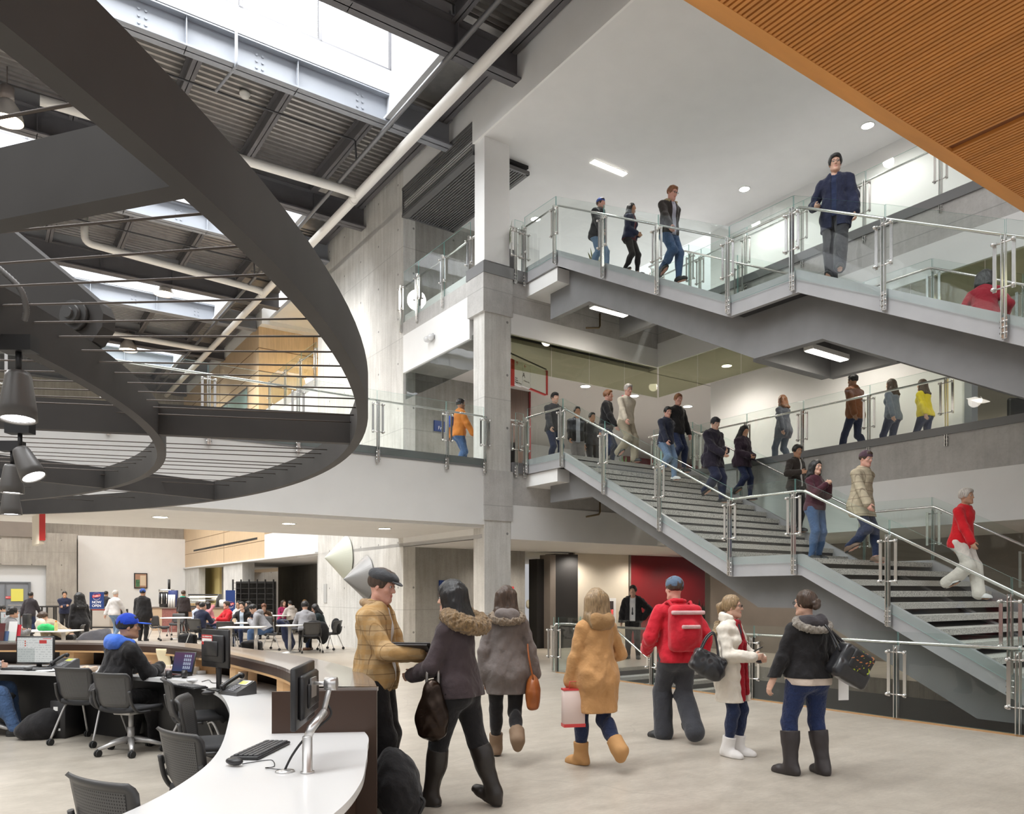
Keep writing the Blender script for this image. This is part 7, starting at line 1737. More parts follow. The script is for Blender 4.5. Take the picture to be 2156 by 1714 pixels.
person('man in a red jacket and cap with a red backpack, walking away', X5, (-0.2, 1), p5, 1.81, 'pink', H_(hbrown), J(redc, -0.08, 0.03, fold=0.010, collar=dict(r=0.022)), dict(m=cloth('trouser_grey', (0.045, 0.047, 0.055)), t=0.028, flare=0.03), SB, [x_beanie(cloth('cap_bluegrey', (0.10, 0.15, 0.22)))], 0.009)
# 6 man with the tie
p6 = Pose(head=(-0.1, 0, 0), Lh=(-0.24, 0.02, 0.98), Rh=(0.30, 0.08, 0.72), Le=(-1, -0.3, 0), Re=(1, -0.4, 0), Lf=(-0.12, 0.02, 0.085, 0.2, 0), Rf=(0.12, 0, 0.085, -0.2, 0))
person('man in white shirt, dark tie and open black parka, standing by the red wall', (D(1333, 19.0), 19.0), (-0.3, -1), p6, 1.78, 'light', H_(hblack, vol=0.012), J(black, -0.06, 0.04, open=0.07, fold=0.012, fur=dict(m=fur_mat('fur_dark', (0.02, 0.018, 0.016), (0.12, 0.09, 0.07)), w=0.05, r=(0.14, 0.11, 0.2), off=(0, -0.03, 0.0), gap=0.5)), BK, SB,
       [x_prims('tie', lambda p: ([cone(p.nb + p.T @ np.array([0, 0.078, -0.03]), p.waist + p.T @ np.array([0, 0.118, -0.02]), 0.014, 0.024, 0.01)], []), char)], 0.011, inner=J(whitec, -0.02, 0.012))
# 7 woman in the white coat, 8 woman in the black jacket
X7 = (D(1538, 7.72), 7.72)
p7 = Pose(fem=True, head=(0.30, 0.0, 0), Lh=(-0.06, 0.32, 1.07), Rh=(0.10, 0.30, 1.10), Lhd=(0.45, 1, 0.05), Rhd=(-0.45, 1, 0.1), Lf=(-0.075, 0.05, 0.085, 0.05, 0), Rf=(0.075, 0.0, 0.085, -0.3, 0), curl=0.9, Re=(0.5, -0.6, -0.6), Le=(-0.5, -0.6, -0.6))
scarf = cloth('scarf_red', (0.33, 0.008, 0.018), 0.7, 25)
def sc_prims(p):
    T = p.T; a = p.nb; out = []
    for k in range(9):
        t0, t1 = PI * 2 * k / 9, PI * 2 * (k + 1) / 9
        out.append(cone(a + T @ np.array([math.cos(t0) * 0.066, 0.012 + math.sin(t0) * 0.07, 0.012]), a + T @ np.array([math.cos(t1) * 0.066, 0.012 + math.sin(t1) * 0.07, 0.012]), 0.026, 0.026, 0.02))
    for x in (-0.025, 0.035):
        out += [cone(a + T @ np.array([x * 1.4, 0.075, -0.02]), a + T @ np.array([x * 1.5, 0.135, -0.22]), 0.030, 0.032, 0.02), cone(a + T @ np.array([x * 1.5, 0.135, -0.22]), a + T @ np.array([x * 1.7, 0.165, -0.78 - x]), 0.032, 0.036, 0.02)]
    return out, []
person('woman with blond ponytail, glasses, white puffy coat and red scarf, holding a phone', X7, (0.76, -0.65), p7, 1.585, 'light', H_(hblond, 'pony'), J(cloth('puffer_white', (0.74, 0.69, 0.60), 0.9, 7), -0.33, 0.026, open=0.055, hemw=0.02, fold=0.012, fsc=11, fst=(0.5, 0.5, 2.2), collar=dict(r=0.028, gap=0.55, tall=0.05)), dict(m=jeand, t=0.006), dict(m=mat('boot_white', (0.74, 0.72, 0.70), 0.7), boot=0.33, t=0.020, sm=mat('sole_white', (0.6, 0.58, 0.55), 0.7)),
       [x_glasses(mat('frame_black', (0.012, 0.01, 0.01), 0.3)), x_prims('scarf', sc_prims, scarf, 0.0075, fold(0.004, 30, 3), 0.006), x_prims('fur_trim', lambda p: ([cone(p.nb + p.T @ np.array([-0.08, -0.06, 0.01]), p.nb + p.T @ np.array([-0.02, -0.16, -0.02]), 0.03, 0.035, 0.02), cone(p.nb + p.T @ np.array([-0.02, -0.16, -0.02]), p.nb + p.T @ np.array([0.10, -0.14, -0.12]), 0.035, 0.028, 0.02)], []), fur_mat('fur_sand', (0.20, 0.13, 0.06), (0.48, 0.36, 0.2)), 0.008, lambda P: 0.012 * hash_noise(P, 60, 2), 0.014)], 0.0075, inner=J(cloth('top_slate', (0.045, 0.048, 0.06)), -0.10, 0.012))
X8 = (D(1700, 6.92), 6.92)
p8 = Pose(fem=True, fat=1.18, head=(0.35, -0.02, 0), Lh=(-0.36, 0.08, 0.84), Rh=(0.24, 0.22, 0.96), Lf=(-0.17, 0.02, 0.085, 0.35, 0), Rf=(0.13, -0.06, 0.085, -0.15, 0), Lk=(-0.2, 1, 0), Rk=(0.2, 1, 0))
gf = fur_mat('fur_grey', (0.14, 0.12, 0.10), (0.50, 0.45, 0.38))
person('woman from behind in black jacket with grey fur-edged hood, dark jeans and tall boots', X8, (-0.30, 1), p8, 1.63, 'light', H_(hbrown, 'bun'), J(black, 0.0, 0.022, fold=0.010, hood=dict(m=cloth('hood_lining', (0.05, 0.045, 0.05))), fur=dict(m=gf, w=0.034, r=(0.165, 0.115, 0.45), off=(0, -0.075, -0.015))), dict(m=cloth('denim_navy', (0.016, 0.028, 0.085), 0.6, 30), t=0.010), dict(m=mat('boot_brown', (0.028, 0.022, 0.022), 0.5), boot=0.80, t=0.020), [x_glasses(M_RUBBER)], 0.0075, inner=J(cloth('shirt_cream', (0.66, 0.56, 0.48)), -0.065, 0.014, arms=False))

# ---- upper stair and top floor
lx = D(1752, 11.75)
p9 = Pose(lean=0.10, head=(0.25, -0.1, 0), Lh=(-0.28, 0.10, 0.86), Rh=(0.24, 0.22, 1.02), Lf=(-0.09, 0.22, 0.085, 0.2, 0), Rf=(0.10, -0.24, 0.12, -0.2, -0.5))
q9 = pq_at(1760, 1.75); w9 = W(1.75, q9)
person('man in a dark navy coat on the upper stair landing, hand near the rail', (w9.x, w9.y), (-0.55, -0.85), p9, 1.84, 'light', H_(hblack, vol=0.012), J(navyj, -0.22, 0.028, open=0.035, fold=0.010), dict(m=char, t=0.022, flare=0.015), SB, [x_glasses(M_RUBBER)], 0.010, z0=6.42, inner=J(cloth('tee_navy', (0.02, 0.03, 0.075)), -0.05, 0.012))
x, y, z = on_stair(1408, 388, 1.80, UP)
person('man with cream fur collar, dark jacket and blue jeans on the upper stair', (x, y), rot2(DN, 0.0), walk(0.16, stair=True, head=(0, -0.35, 0)), 1.80, 'pink', H_(hginger), J(cloth('jacket_umber', (0.035, 0.028, 0.025)), -0.05, 0.026, open=0.05, fur=dict(m=fur_mat('fur_cream', (0.30, 0.22, 0.10), (0.62, 0.52, 0.32)), w=0.035, r=(0.115, 0.10, 0.15), off=(0, -0.01, 0.0), gap=0.6)), JN, SB, [x_glasses(M_RUBBER)], 0.010, z0=z, inner=J(cloth('tee_pale', (0.42, 0.42, 0.50)), -0.06, 0.012))
x, y, z = on_level(1258, 418, 1.72, Z3)
person('person in blue cap, dark puffy jacket and jeans heading the upper stair', (x, y), rot2(DN, 0.3), walk(0.2, lean=0.12), 1.72, 'pink', H_(hbrown), J(char, -0.10, 0.04, fold=0.012), dict(m=jeanl, t=0.016), SB, [x_beanie(cloth('cap_blue', (0.05, 0.09, 0.32)))], 0.013, z0=z)
x, y, z = on_level(1326, 428, 1.66, Z3)
person('woman in navy jacket over dark red top near the upper stair head', (x, y), rot2(DN, 0.35), walk(0.15, True, Lh=(-0.06, 0.22, 0.95), Rh=(0.06, 0.22, 0.95)), 1.66, 'tan', H_(hblack, 'long', len=0.0), J(navyj, -0.04, 0.024, open=0.045), dict(m=black, t=0.008), SB, [], 0.013, z0=z, inner=J(cloth('top_wine', (0.12, 0.02, 0.03)), -0.06, 0.012))
q = pq_at(2072, 1.65); w_ = W(1.65, q); z = zline(UP, q)
person('woman with a black bob in a dark red sweater sitting on the upper stair', (w_.x, w_.y), (0.55, 0.83), sit(fem=True, lean=0.35, head=(-0.1, -0.4, 0), Lf=(-0.12, 0.34, 0.0, 0, 0), Rf=(0.12, 0.34, 0.0, 0, 0), Lh=(-0.2, 0.25, 0.62), Rh=(0.22, 0.25, 0.62)), 1.66, 'light', H_(hblack, 'bob', vol=0.012), J(cloth('sweater_wine', (0.24, 0.008, 0.02)), 0.0, 0.018), JD, SB, [], 0.010, z0=z - 0.62)

# ---- lower stair, from the top down
def on_lower(lab, x, ytop, h, pose, **k):
    a, b, z = on_stair(x, ytop, h, LO); return person(lab, (a, b), k.pop('face', DN), pose, h, z0=z, **k)
on_lower('elderly man in a cream sweater and khaki trousers coming down the lower stair', 1318, 808, 1.76, walk(0.18, stair=True, head=(-0.1, -0.25, 0)), skin='pink', hair=H_(hgrey), top=J(cloth('sweater_cream', (0.62, 0.55, 0.44)), -0.06, 0.020, collar=dict(r=0.018, m=cloth('collar_red', (0.5, 0.05, 0.10)))), legs=dict(m=cloth('khaki', (0.34, 0.29, 0.21)), t=0.024, flare=0.015), shoes=SB, res=0.010)
on_lower('boy in a navy track jacket with white stripes and pale jeans on the lower stair', 1402, 856, 1.60, walk(0.18, stair=True, head=(-0.3, -0.2, 0)), skin='pink', hair=H_(hblack), top=J(cloth('track_navy', (0.02, 0.024, 0.045)), -0.06, 0.028, collar=dict(r=0.022, m=cloth('collar_white', (0.6, 0.6, 0.62)))), legs=dict(m=jeanl, t=0.024), shoes=SW, res=0.010,
         extra=[x_prims('sleeve_stripe', lambda p: ([cone(p.sh['R'] + p.T @ np.array([0.050, 0.01, -0.02]), p.el['R'] + p.T @ np.array([0.045, 0.01, 0.0]), 0.022, 0.018, 0.02)], []), whitec), x_prims('sleeve_stripe', lambda p: ([cone(p.sh['L'] + p.T @ np.array([-0.045, 0.03, 0.0]), p.el['L'] + p.T @ np.array([-0.045, 0.02, 0.0]), 0.024, 0.020, 0.02)], []), whitec)])
on_lower('tall young man with light brown hair in black behind the boy on the lower stair', 1424, 829, 1.82, walk(0.14, stair=True, arms=-0.1, head=(-0.25, -0.15, 0)), skin='pink', hair=H_(hginger), top=J(black, -0.06, 0.022), legs=JD, shoes=SB, res=0.011)
on_lower('man in a dark beanie and dark puffy coat in the middle of the lower stair', 1500, 878, 1.78, walk(0.18, stair=True, Lh=(-0.05, 0.30, 1.02), Rh=(0.08, 0.32, 0.95), head=(-0.2, -0.3, 0)), skin='light', hair=H_(hblack), top=J(cloth('puffer_ink', (0.022, 0.018, 0.03)), -0.20, 0.04, fold=0.014), legs=dict(m=navyj, t=0.03), shoes=SB, extra=[x_beanie(char)], res=0.010)
on_lower('woman in a dark purple puffy jacket with an orange scarf on the lower stair', 1562, 884, 1.66, walk(0.16, True, True, Lh=(-0.05, 0.28, 0.98), Rh=(0.10, 0.28, 0.98), head=(-0.2, -0.35, 0)), skin='tan', hair=H_(hblack, 'long', len=-0.02), top=J(cloth('puffer_plum', (0.035, 0.022, 0.035)), -0.14, 0.04, fold=0.014, collar=dict(r=0.028, m=cloth('scarf_orange', (0.40, 0.12, 0.05)))), legs=JD, shoes=SB, res=0.011)
on_lower('young man in dark jacket and white shirt beside a woman on the landing', 1676, 938, 1.76, stand(head=(-0.35, -0.2, 0), Rh=(0.26, 0.28, 1.15), Lh=(-0.24, 0.1, 0.85)), skin='tan', hair=H_(hblack, vol=0.010), top=J(cloth('jacket_bark', (0.035, 0.028, 0.025)), -0.05, 0.022, open=0.03), legs=BK, shoes=SB, inner=J(whitec, -0.02, 0.010), res=0.010)
on_lower('dark-haired woman in a maroon jacket and jeans, hands raised to her face on the landing', 1716, 970, 1.62, stand(True, Lh=(-0.05, 0.24, 1.30), Rh=(0.06, 0.25, 1.30), head=(-0.2, -0.1, 0), Le=(-0.6, -0.2, -1), Re=(0.6, -0.2, -1)), skin='light', hair=H_(hblack, 'long', len=0.0), top=J(cloth('jacket_maroon', (0.06, 0.015, 0.025)), -0.06, 0.020), legs=JN, shoes=SB, res=0.010)
on_lower('man in a pale checked shirt-jacket and cap descending below the landing', 1812, 948, 1.78, walk(0.2, stair=True, head=(-0.1, -0.2, 0), lean=0.08), skin='pink', hair=H_(hbrown), top=J(plaid('pale_check', (0.50, 0.43, 0.31), (0.22, 0.18, 0.13), 9, 0.10), -0.20, 0.03), legs=JD, shoes=dict(m=mat('boot_mid', (0.16, 0.10, 0.07), 0.6)), extra=[x_beanie(cloth('cap_wine', (0.09, 0.05, 0.07)))], res=0.010)
on_lower('person in a bright red jacket and white trousers near the foot of the lower stair', 2024, 1028, 1.70, walk(0.22, stair=True, lean=0.10), skin='tan', hair=H_(hgrey, vol=0.010), top=J(cloth('jacket_scarlet', (0.60, 0.012, 0.02)), -0.12, 0.028), legs=dict(m=cloth('trouser_white', (0.66, 0.62, 0.56)), t=0.026, flare=0.02), shoes=SW, res=0.010)
# ---- second floor
def on_second(lab, x, ytop, h, face, pose, **k):
    a, b, z = on_level(x, ytop, h, Z2); return person(lab, (a, b), face, pose, h, z0=z, **k)
on_second('person in a black beanie and dark jacket at the head of the lower stair', 1166, 826, 1.76, (0.5, -0.9), walk(0.12), hair=H_(hblack), top=J(char, -0.06, 0.026), legs=JD, shoes=SB, extra=[x_beanie(black)], res=0.013)
on_second('slim person in an open black jacket, grey shirt and grey trousers beyond the stair head', 1214, 856, 1.70, (0.2, -1), walk(0.08), skin='tan', hair=H_(hblack), top=J(black, -0.05, 0.022, open=0.05), legs=dict(m=cloth('trouser_mid', (0.20, 0.19, 0.19)), t=0.02), shoes=SB, inner=J(cloth('tee_grey', (0.40, 0.42, 0.46)), -0.08, 0.012), res=0.013)
on_second('person in black half hidden behind the elderly man in cream', 1276, 820, 1.80, (0.9, -0.3), walk(0.1), skin='pink', hair=H_(hginger), top=J(black, -0.05, 0.026), legs=JD, shoes=SB, res=0.013)
on_second('small dark figure between the slim person and the rail post', 1246, 870, 1.62, (0.4, -0.9), stand(), skin='tan', hair=H_(hblack), top=J(char, -0.05, 0.022), legs=BK, shoes=SB, res=0.016)
on_second('person in an orange jacket and jeans with a blue bag behind the balcony glass', 966, 838, 1.76, (0.9, 0.4), walk(0.14), skin='brown', hair=H_(hblack), top=J(cloth('jacket_orange', (0.50, 0.17, 0.03)), -0.08, 0.03), legs=JN, shoes=SB, res=0.013, extra=[x_prims('shoulder_bag', lambda p: ([rbx(p.chest + p.T @ np.array([-0.10, -0.20, -0.05]), (0.10, 0.06, 0.13), p.T, 0.04)], []), cloth('bag_blue', (0.04, 0.09, 0.42)), 0.014)])
on_second('woman in slate grey walking along the far walkway, leftmost of the four there', 1650, 830, 1.68, (-0.5, 0.8), walk(0.2, True), hair=H_(hginger, 'long', len=0.0), top=J(cloth('coat_slate', (0.11, 0.12, 0.15)), -0.20, 0.022), legs=dict(m=cloth('slate_leg', (0.13, 0.15, 0.19)), t=0.012), shoes=SB, res=0.014)
on_second('man in a rust-brown jacket striding along the far walkway', 1800, 786, 1.78, (-0.5, 0.85), walk(0.32), skin='brown', hair=H_(hblack), top=J(cloth('jacket_rust', (0.20, 0.07, 0.025)), -0.12, 0.03), legs=JD, shoes=SB, res=0.013)
on_second('woman in blue-grey with long dark hair on the far walkway', 1880, 796, 1.66, (-0.5, 0.85), walk(0.22, True), hair=H_(hbrown, 'long', len=0.05), top=J(cloth('top_bluegrey', (0.12, 0.15, 0.19)), -0.10, 0.02), legs=dict(m=jeand, t=0.012), shoes=SB, res=0.014)
on_second('woman in a bright yellow jacket on the far walkway, rightmost of the four there', 1948, 796, 1.58, (-0.5, 0.85), walk(0.30, True, lean=0.1), hair=H_(hbrown, 'long', len=0.05), top=J(cloth('jacket_yellow', (0.62, 0.50, 0.03)), -0.06, 0.025), legs=dict(m=jeand, t=0.012), shoes=SB, res=0.013)

# ---- desk staff
pd = sit(pel=(0, 0.02, 0.56), lean=0.28, head=(-0.55, 0.0, 0), twist=-0.15, Lh=(-0.16, 0.46, 0.80), Rh=(0.12, 0.50, 0.80), Lf=(-0.14, 0.40, 0.085, 0.1, 0), Rf=(0.14, 0.42, 0.085, -0.1, 0))
blueh = cloth('hood_blue', (0.06, 0.16, 0.62))
person('man in bright blue cap and black hoodie with blue hood, seated at the desk', (D(230, 7.95), 7.93), (0.45, 0.9), pd, 1.78, 'tan', H_(hblack), J(black, 0.0, 0.032, fold=0.012, hood=dict(m=blueh)), BK, SB, [x_ballcap(cloth('cap_royal', (0.012, 0.05, 0.42)), cloth('peak_royal', (0.015, 0.09, 0.55)))], 0.008)
person('person in jeans seated at the far left edge of the desk, legs stretched out', (D(-75, 8.8), 8.75), (0.9, 0.2), sit(lean=0.0, Lf=(-0.10, 0.50, 0.085), Rf=(0.14, 0.58, 0.085), Lh=(-0.2, 0.3, 0.75), Rh=(0.2, 0.3, 0.75)), 1.80, 'light', H_(hbrown), J(greyh, 0.0, 0.022), dict(m=jean, t=0.024), SB, [], 0.010)

# ---- café crowd
def cafe(lab, x, Y, face, pose, hh=1.70, **k): return person(lab, (D(x, Y), Y), face, pose, hh, res=k.pop('res', 0.018), eyes=False, **k)
S = sit
cafe('diner in a dark jacket seen from behind near the stickered monitor', 420, 23.5, (0.3, 1), S(lean=0.2), skin='light', hair=H_(hblack), top=J(navyj, 0, 0.03), legs=BK, shoes=SB)
cafe('diner in a pale shirt just left of the dark-jacketed diner', 411, 26.2, (0.8, -0.2), S(lean=0.2), hair=H_(hbrown), top=J(cloth('shirt_sky', (0.50, 0.56, 0.68)), 0, 0.02), legs=BK, shoes=SB)
cafe('woman with black hair in a pink top leaning on her hand', 449, 26.8, (-0.9, -0.3), S(fem=True, lean=0.3, Lh=(0.0, 0.25, 1.12)), skin='light', hair=H_(hblack, 'long', len=0.0), top=J(cloth('top_pink', (0.60, 0.22, 0.25)), 0, 0.018), legs=JD, shoes=SB)
cafe('man in a bright red jacket at the café tables', 480, 24.8, (-0.6, -0.6), S(lean=0.05), skin='pink', hair=H_(hbrown, vol=0.01), top=J(cloth('fleece_red', (0.55, 0.015, 0.025)), 0, 0.028), legs=JD, shoes=SB)
cafe('woman with glasses behind the man in red', 505, 27.0, (-0.2, -1), S(fem=True), skin='tan', hair=H_(hblack, 'bun'), top=J(whitec, 0, 0.018), legs=BK, shoes=SB)
cafe('young man in black jacket and pale shirt resting his head on his hand', 513, 23.6, (-0.1, -1), S(lean=0.1, Lh=(-0.09, 0.10, 1.12), head=(0, 0.05, 0.2)), skin='light', hair=H_(hblack, vol=0.01), top=J(black, 0, 0.03, open=0.06), legs=JD, shoes=SB, inner=J(cloth('shirt_ice', (0.48, 0.56, 0.66)), 0, 0.014))
cafe('man in a dark top behind the young man with glasses', 531, 26.6, (-0.8, -0.5), S(lean=0.2), skin='light', hair=H_(hblack), top=J(navyj, 0, 0.026), legs=BK, shoes=SB)
cafe('diner bending low with brown hair at the rear table', 556, 27.5, (0.3, -1), S(lean=0.6, head=(0, -0.3, 0)), skin='light', hair=H_(hauburn, vol=0.014), top=J(cloth('top_umber', (0.10, 0.06, 0.035)), 0, 0.024), legs=BK, shoes=SB)
cafe('student in a grey hoodie and jeans bent over the nearest white table', 562, 21.9, (-1, -0.05), S(lean=0.55, head=(0, -0.5, 0), Lh=(-0.14, 0.44, 0.82), Rh=(0.14, 0.44, 0.82)), 1.78, skin='light', hair=H_(hblack), top=J(greyh, 0, 0.032, hood=dict(m=greyh)), legs=dict(m=jean, t=0.024), shoes=dict(m=cloth('shoe_tan', (0.35, 0.30, 0.24))), res=0.014)
cafe('woman with long dark hair in magenta at the rear table', 594, 31.0, (0.7, -0.7), S(fem=True, lean=0.2), skin='light', hair=H_(hbrown, 'long', len=0.05), top=J(cloth('top_magenta', (0.40, 0.03, 0.12)), 0, 0.018), legs=BK, shoes=SB)
cafe('person in a pale hoodie with dark hair at the rear table', 615, 30.0, (-0.5, 0.6), S(lean=0.3), skin='light', hair=H_(hblack), top=J(cloth('hoodie_sand', (0.52, 0.48, 0.45)), 0, 0.024, hood=dict(m=cloth('hoodie_sand', (0.52, 0.48, 0.45)))), legs=BK, shoes=SB)
cafe('woman with golden hair at the rear of the café', 643, 32.0, (-0.2, -1), S(fem=True), skin='light', hair=H_(hair_mat('hair_gold', (0.40, 0.22, 0.08)), 'long', len=0.0), top=J(black, 0, 0.022), legs=BK, shoes=SB)
cafe('student with curly black hair in a grey hoodie by the round table', 643, 21.4, (-0.25, 0.9), S(lean=0.2, head=(0.3, -0.2, 0)), 1.76, skin='light', hair=H_(hblack, vol=0.022), top=J(greyh, 0, 0.028), legs=BK, shoes=dict(m=cloth('shoe_umber', (0.08, 0.05, 0.04))), res=0.014)
cafe('woman in a dark coat with long hair looking down by the round table', 681, 21.9, (-0.9, -0.1), S(fem=True, lean=0.3, head=(0, -0.4, 0)), skin='light', hair=H_(hblack, 'long', len=0.02), top=J(cloth('coat_bottle', (0.012, 0.022, 0.025)), 0, 0.03), legs=JD, shoes=dict(m=mat('boot_rust', (0.14, 0.07, 0.04), 0.6)), res=0.014)
cafe('person in a dark jacket with a round-badged backpack at the coffee counter', 386, 31.0, (0.1, 1), stand(), 1.70, skin='tan', hair=H_(hbrown), top=J(cloth('jacket_brownblack', (0.03, 0.022, 0.022)), -0.05, 0.032, collar=dict(r=0.03, m=cloth('collar_green', (0.04, 0.32, 0.22)))), legs=BK, shoes=SB)
cafe('tall man in a blue beanie and long black coat, back to view', 300, 25.0, (0.1, 1), stand(), 1.74, skin='tan', hair=H_(hblack), top=J(black, -0.25, 0.035), legs=BK, shoes=SB, extra=[x_beanie(cloth('beanie_blue', (0.03, 0.09, 0.38)))], res=0.013)
cafe('person in a pale top and jeans standing before the white café wall', 241, 27.0, (0.3, 1), walk(0.1), 1.72, skin='light', hair=H_(hgrey), top=J(cloth('top_mist', (0.55, 0.53, 0.52)), -0.06, 0.022), legs=dict(m=jeanl, t=0.016), shoes=SB)
cafe('dark-clothed person behind the NOW OPEN sign', 222, 35.2, (0.2, 1), walk(0.1), 1.70, skin='tan', hair=H_(hblack), top=J(char, -0.1, 0.03), legs=JN, shoes=SB)
cafe('tall woman with big black hair and black coat passing the large left table', 170, 19.8, (-0.7, 0.5), stand(True, lean=0.15), 1.60, skin='tan', hair=H_(hblack, 'long', len=0.1, vol=0.03), top=J(black, -0.38, 0.035), legs=BK, shoes=SB, res=0.014)
cafe('man in a navy coat with folded arms by the concrete pillar', 136, 30.5, (0.5, -0.9), stand(Lh=(0.05, 0.2, 1.12), Rh=(-0.05, 0.22, 1.16)), 1.66, skin='tan', hair=H_(hblack, vol=0.01), top=J(navyj, -0.1, 0.03), legs=BK, shoes=SB)
cafe('man in a dark jacket walking away before the grey doors', 63, 28.5, (0.1, 1), walk(0.12), 1.66, skin='brown', hair=H_(hblack), top=J(cloth('jacket_raisin', (0.03, 0.025, 0.03)), -0.12, 0.03), legs=JD, shoes=SB)
cafe('student in a tan jacket slumped over the large left table', 142, 18.6, (-1, -0.2), S(lean=0.85, head=(0, -0.6, 0), Lh=(-0.12, 0.5, 0.80), Rh=(0.15, 0.5, 0.80)), 1.76, skin='light', hair=H_(hbrown, vol=0.012), top=J(cloth('jacket_sand', (0.33, 0.27, 0.19)), 0, 0.03), legs=BK, shoes=SB, res=0.014)
cafe('person with a dark bun in a grey sweater at the far left edge', 8, 16.6, (0.5, 0.8), S(fem=True, lean=0.3), skin='light', hair=H_(hblack, 'bun'), top=J(cloth('sweater_smoke', (0.20, 0.20, 0.21)), 0, 0.026), legs=BK, shoes=SB, res=0.014)
cafe('student in green and yellow bending over a table at far left', 32, 23.0, (-0.6, -0.6), S(lean=0.5, head=(0, -0.4, 0)), skin='light', hair=H_(hblack), top=J(cloth('top_green', (0.03, 0.20, 0.07)), 0, 0.024), legs=BK, shoes=SB)

# ---------------------------------------------------------------- things people carry
def carried(name, lab, cat, prims, m, h=0.008, cuts=(), amp=0.004, extra=None, org=(0, 0, 0)):
    t = thing(name, lab, cat, org, 0, None, org)
    v, f = surf(Sdf(prims, 0, cuts, (), fold(amp, 22, len(lab)), amp + 0.004), h); o = mesh_from('body', v - np.array(org), f, m, t)
    if extra: extra(t)
    return t
# folder between the pair
g = MB(); g.cbox((0, 0, 0), (0.34, 0.006, 0.25)); g.cbox((0.0, -0.012, 0.01), (0.30, 0.012, 0.22)); o = mono('document_folder', g, mat('folder_dark', (0.05, 0.045, 0.045), 0.5), 'dark folder with papers passed between the man in the cap and the woman', 'folder', (D(866, 5.86), 5.86, 1.19), R(-8)); o.rotation_euler = (R(62), 0, R(-8))
# sequinned handbag on the forearm of the woman with the fur hood
def sequin():
    m, nt, b = _new('sequins'); v = objvec(nt); vo = nt.nodes.new('ShaderNodeTexVoronoi'); vo.inputs['Scale'].default_value = 90; nt.links.new(v, vo.inputs['Vector'])
    b.inputs['Base Color'].default_value = (0.03, 0.018, 0.012, 1); b.inputs['Metallic'].default_value = 0.7; b.inputs['Roughness'].default_value = 0.22
    bp = nt.nodes.new('ShaderNodeBump'); bp.inputs['Strength'].default_value = 1.0; bp.inputs['Distance'].default_value = 0.02; nt.links.new(vo.outputs['Color'], bp.inputs['Height']); nt.links.new(bp.outputs['Normal'], b.inputs['Normal'])
    return m
bx, by = D(910, 5.66), 5.66
def straps(pts_list, r, m, name='strap'):
    def f(t):
        for pts in pts_list:
            g = MB(); g.tube([tuple(q) for q in smooth_curve(pts, 8)], r, 8); g.build(name, m, t)
    return f
carried('handbag', 'black sequinned bucket handbag hanging from the arm of the woman with the fur hood', 'handbag', [ell((bx, by, 0.70), (0.125, 0.08, 0.17), None, 0.06), ell((bx, by, 0.87), (0.075, 0.055, 0.12), None, 0.06), rbx((bx, by, 0.62), (0.10, 0.07, 0.06), None, 0.04)], sequin(), 0.008, amp=0.006,
        extra=straps([[(bx - 0.04, by, 0.95), (bx - 0.035, by + 0.02, 1.05), (bx + 0.01, by + 0.10, 1.13), (bx + 0.04, by + 0.03, 1.05), (bx + 0.045, by, 0.95)]], 0.012, mat('chain_dark', (0.25, 0.23, 0.21), 0.3, metal=0.9)), org=(bx, by, 0.56))
# backpack on the floor by the desk end
bx, by = D(838, 5.55), 5.55
carried('backpack', 'large black backpack on the floor behind the desk end panel', 'backpack', [ell((bx, by, 0.22), (0.16, 0.22, 0.24), None, 0.06), ell((bx + 0.06, by - 0.05, 0.13), (0.12, 0.14, 0.13), None, 0.06), ell((bx - 0.05, by, 0.38), (0.10, 0.12, 0.13), None, 0.08)], black, 0.011, [((0, 0, 0.004), (0, 0, -1))], 0.008, straps([[(bx + 0.13, by - 0.08, 0.20), (bx + 0.20, by - 0.1, 0.15), (bx + 0.16, by - 0.12, 0.05)]], 0.012, M_RUBBER), (bx, by, 0))
# bags of the walkers
bx, by = D(1122, 7.45), 7.45
carried('shoulder_bag', 'rust-brown leather bag swinging beside the woman in the grey-brown parka', 'handbag', [ell((bx, by, 0.66), (0.075, 0.13, 0.17), None, 0.05), rbx((bx, by, 0.60), (0.06, 0.12, 0.10), None, 0.04)], mat('leather_rust', (0.30, 0.085, 0.018), 0.4), 0.010, extra=straps([[(bx, by - 0.08, 0.80), (bx - 0.04, by - 0.06, 1.0), (bx - 0.05, by + 0.02, 1.12), (bx - 0.03, by + 0.08, 1.0), (bx, by + 0.09, 0.80)]], 0.009, mat('leather_rust', (0.30, 0.085, 0.018), 0.4)), org=(bx, by, 0.5))
bx, by = D(1207, 7.1), 7.1
t = thing('shopping_bag', 'pale pink paper shopping bag with red edges carried by the woman in the camel coat', 'bag', (bx, by, 0.40), R(12), None, (0, 0, 0))
g = MB(); g.cbox((0, 0, 0.17), (0.20, 0.10, 0.34), bev=0.008); g.build('body', mat('bag_blush', (0.72, 0.58, 0.53), 0.6), t)
g = MB(); g.cbox((0, 0, 0.335), (0.204, 0.104, 0.016)); g.cbox((0, 0, 0.008), (0.204, 0.104, 0.03)); g.build('red_trim', M_SRED, t)
for s in (-0.04, 0.04): g = MB(); g.tube([(-0.05, s, 0.33), (-0.045, s, 0.41), (0.045, s, 0.41), (0.05, s, 0.33)], 0.004, 6); g.build('handle', M_SRED, t)
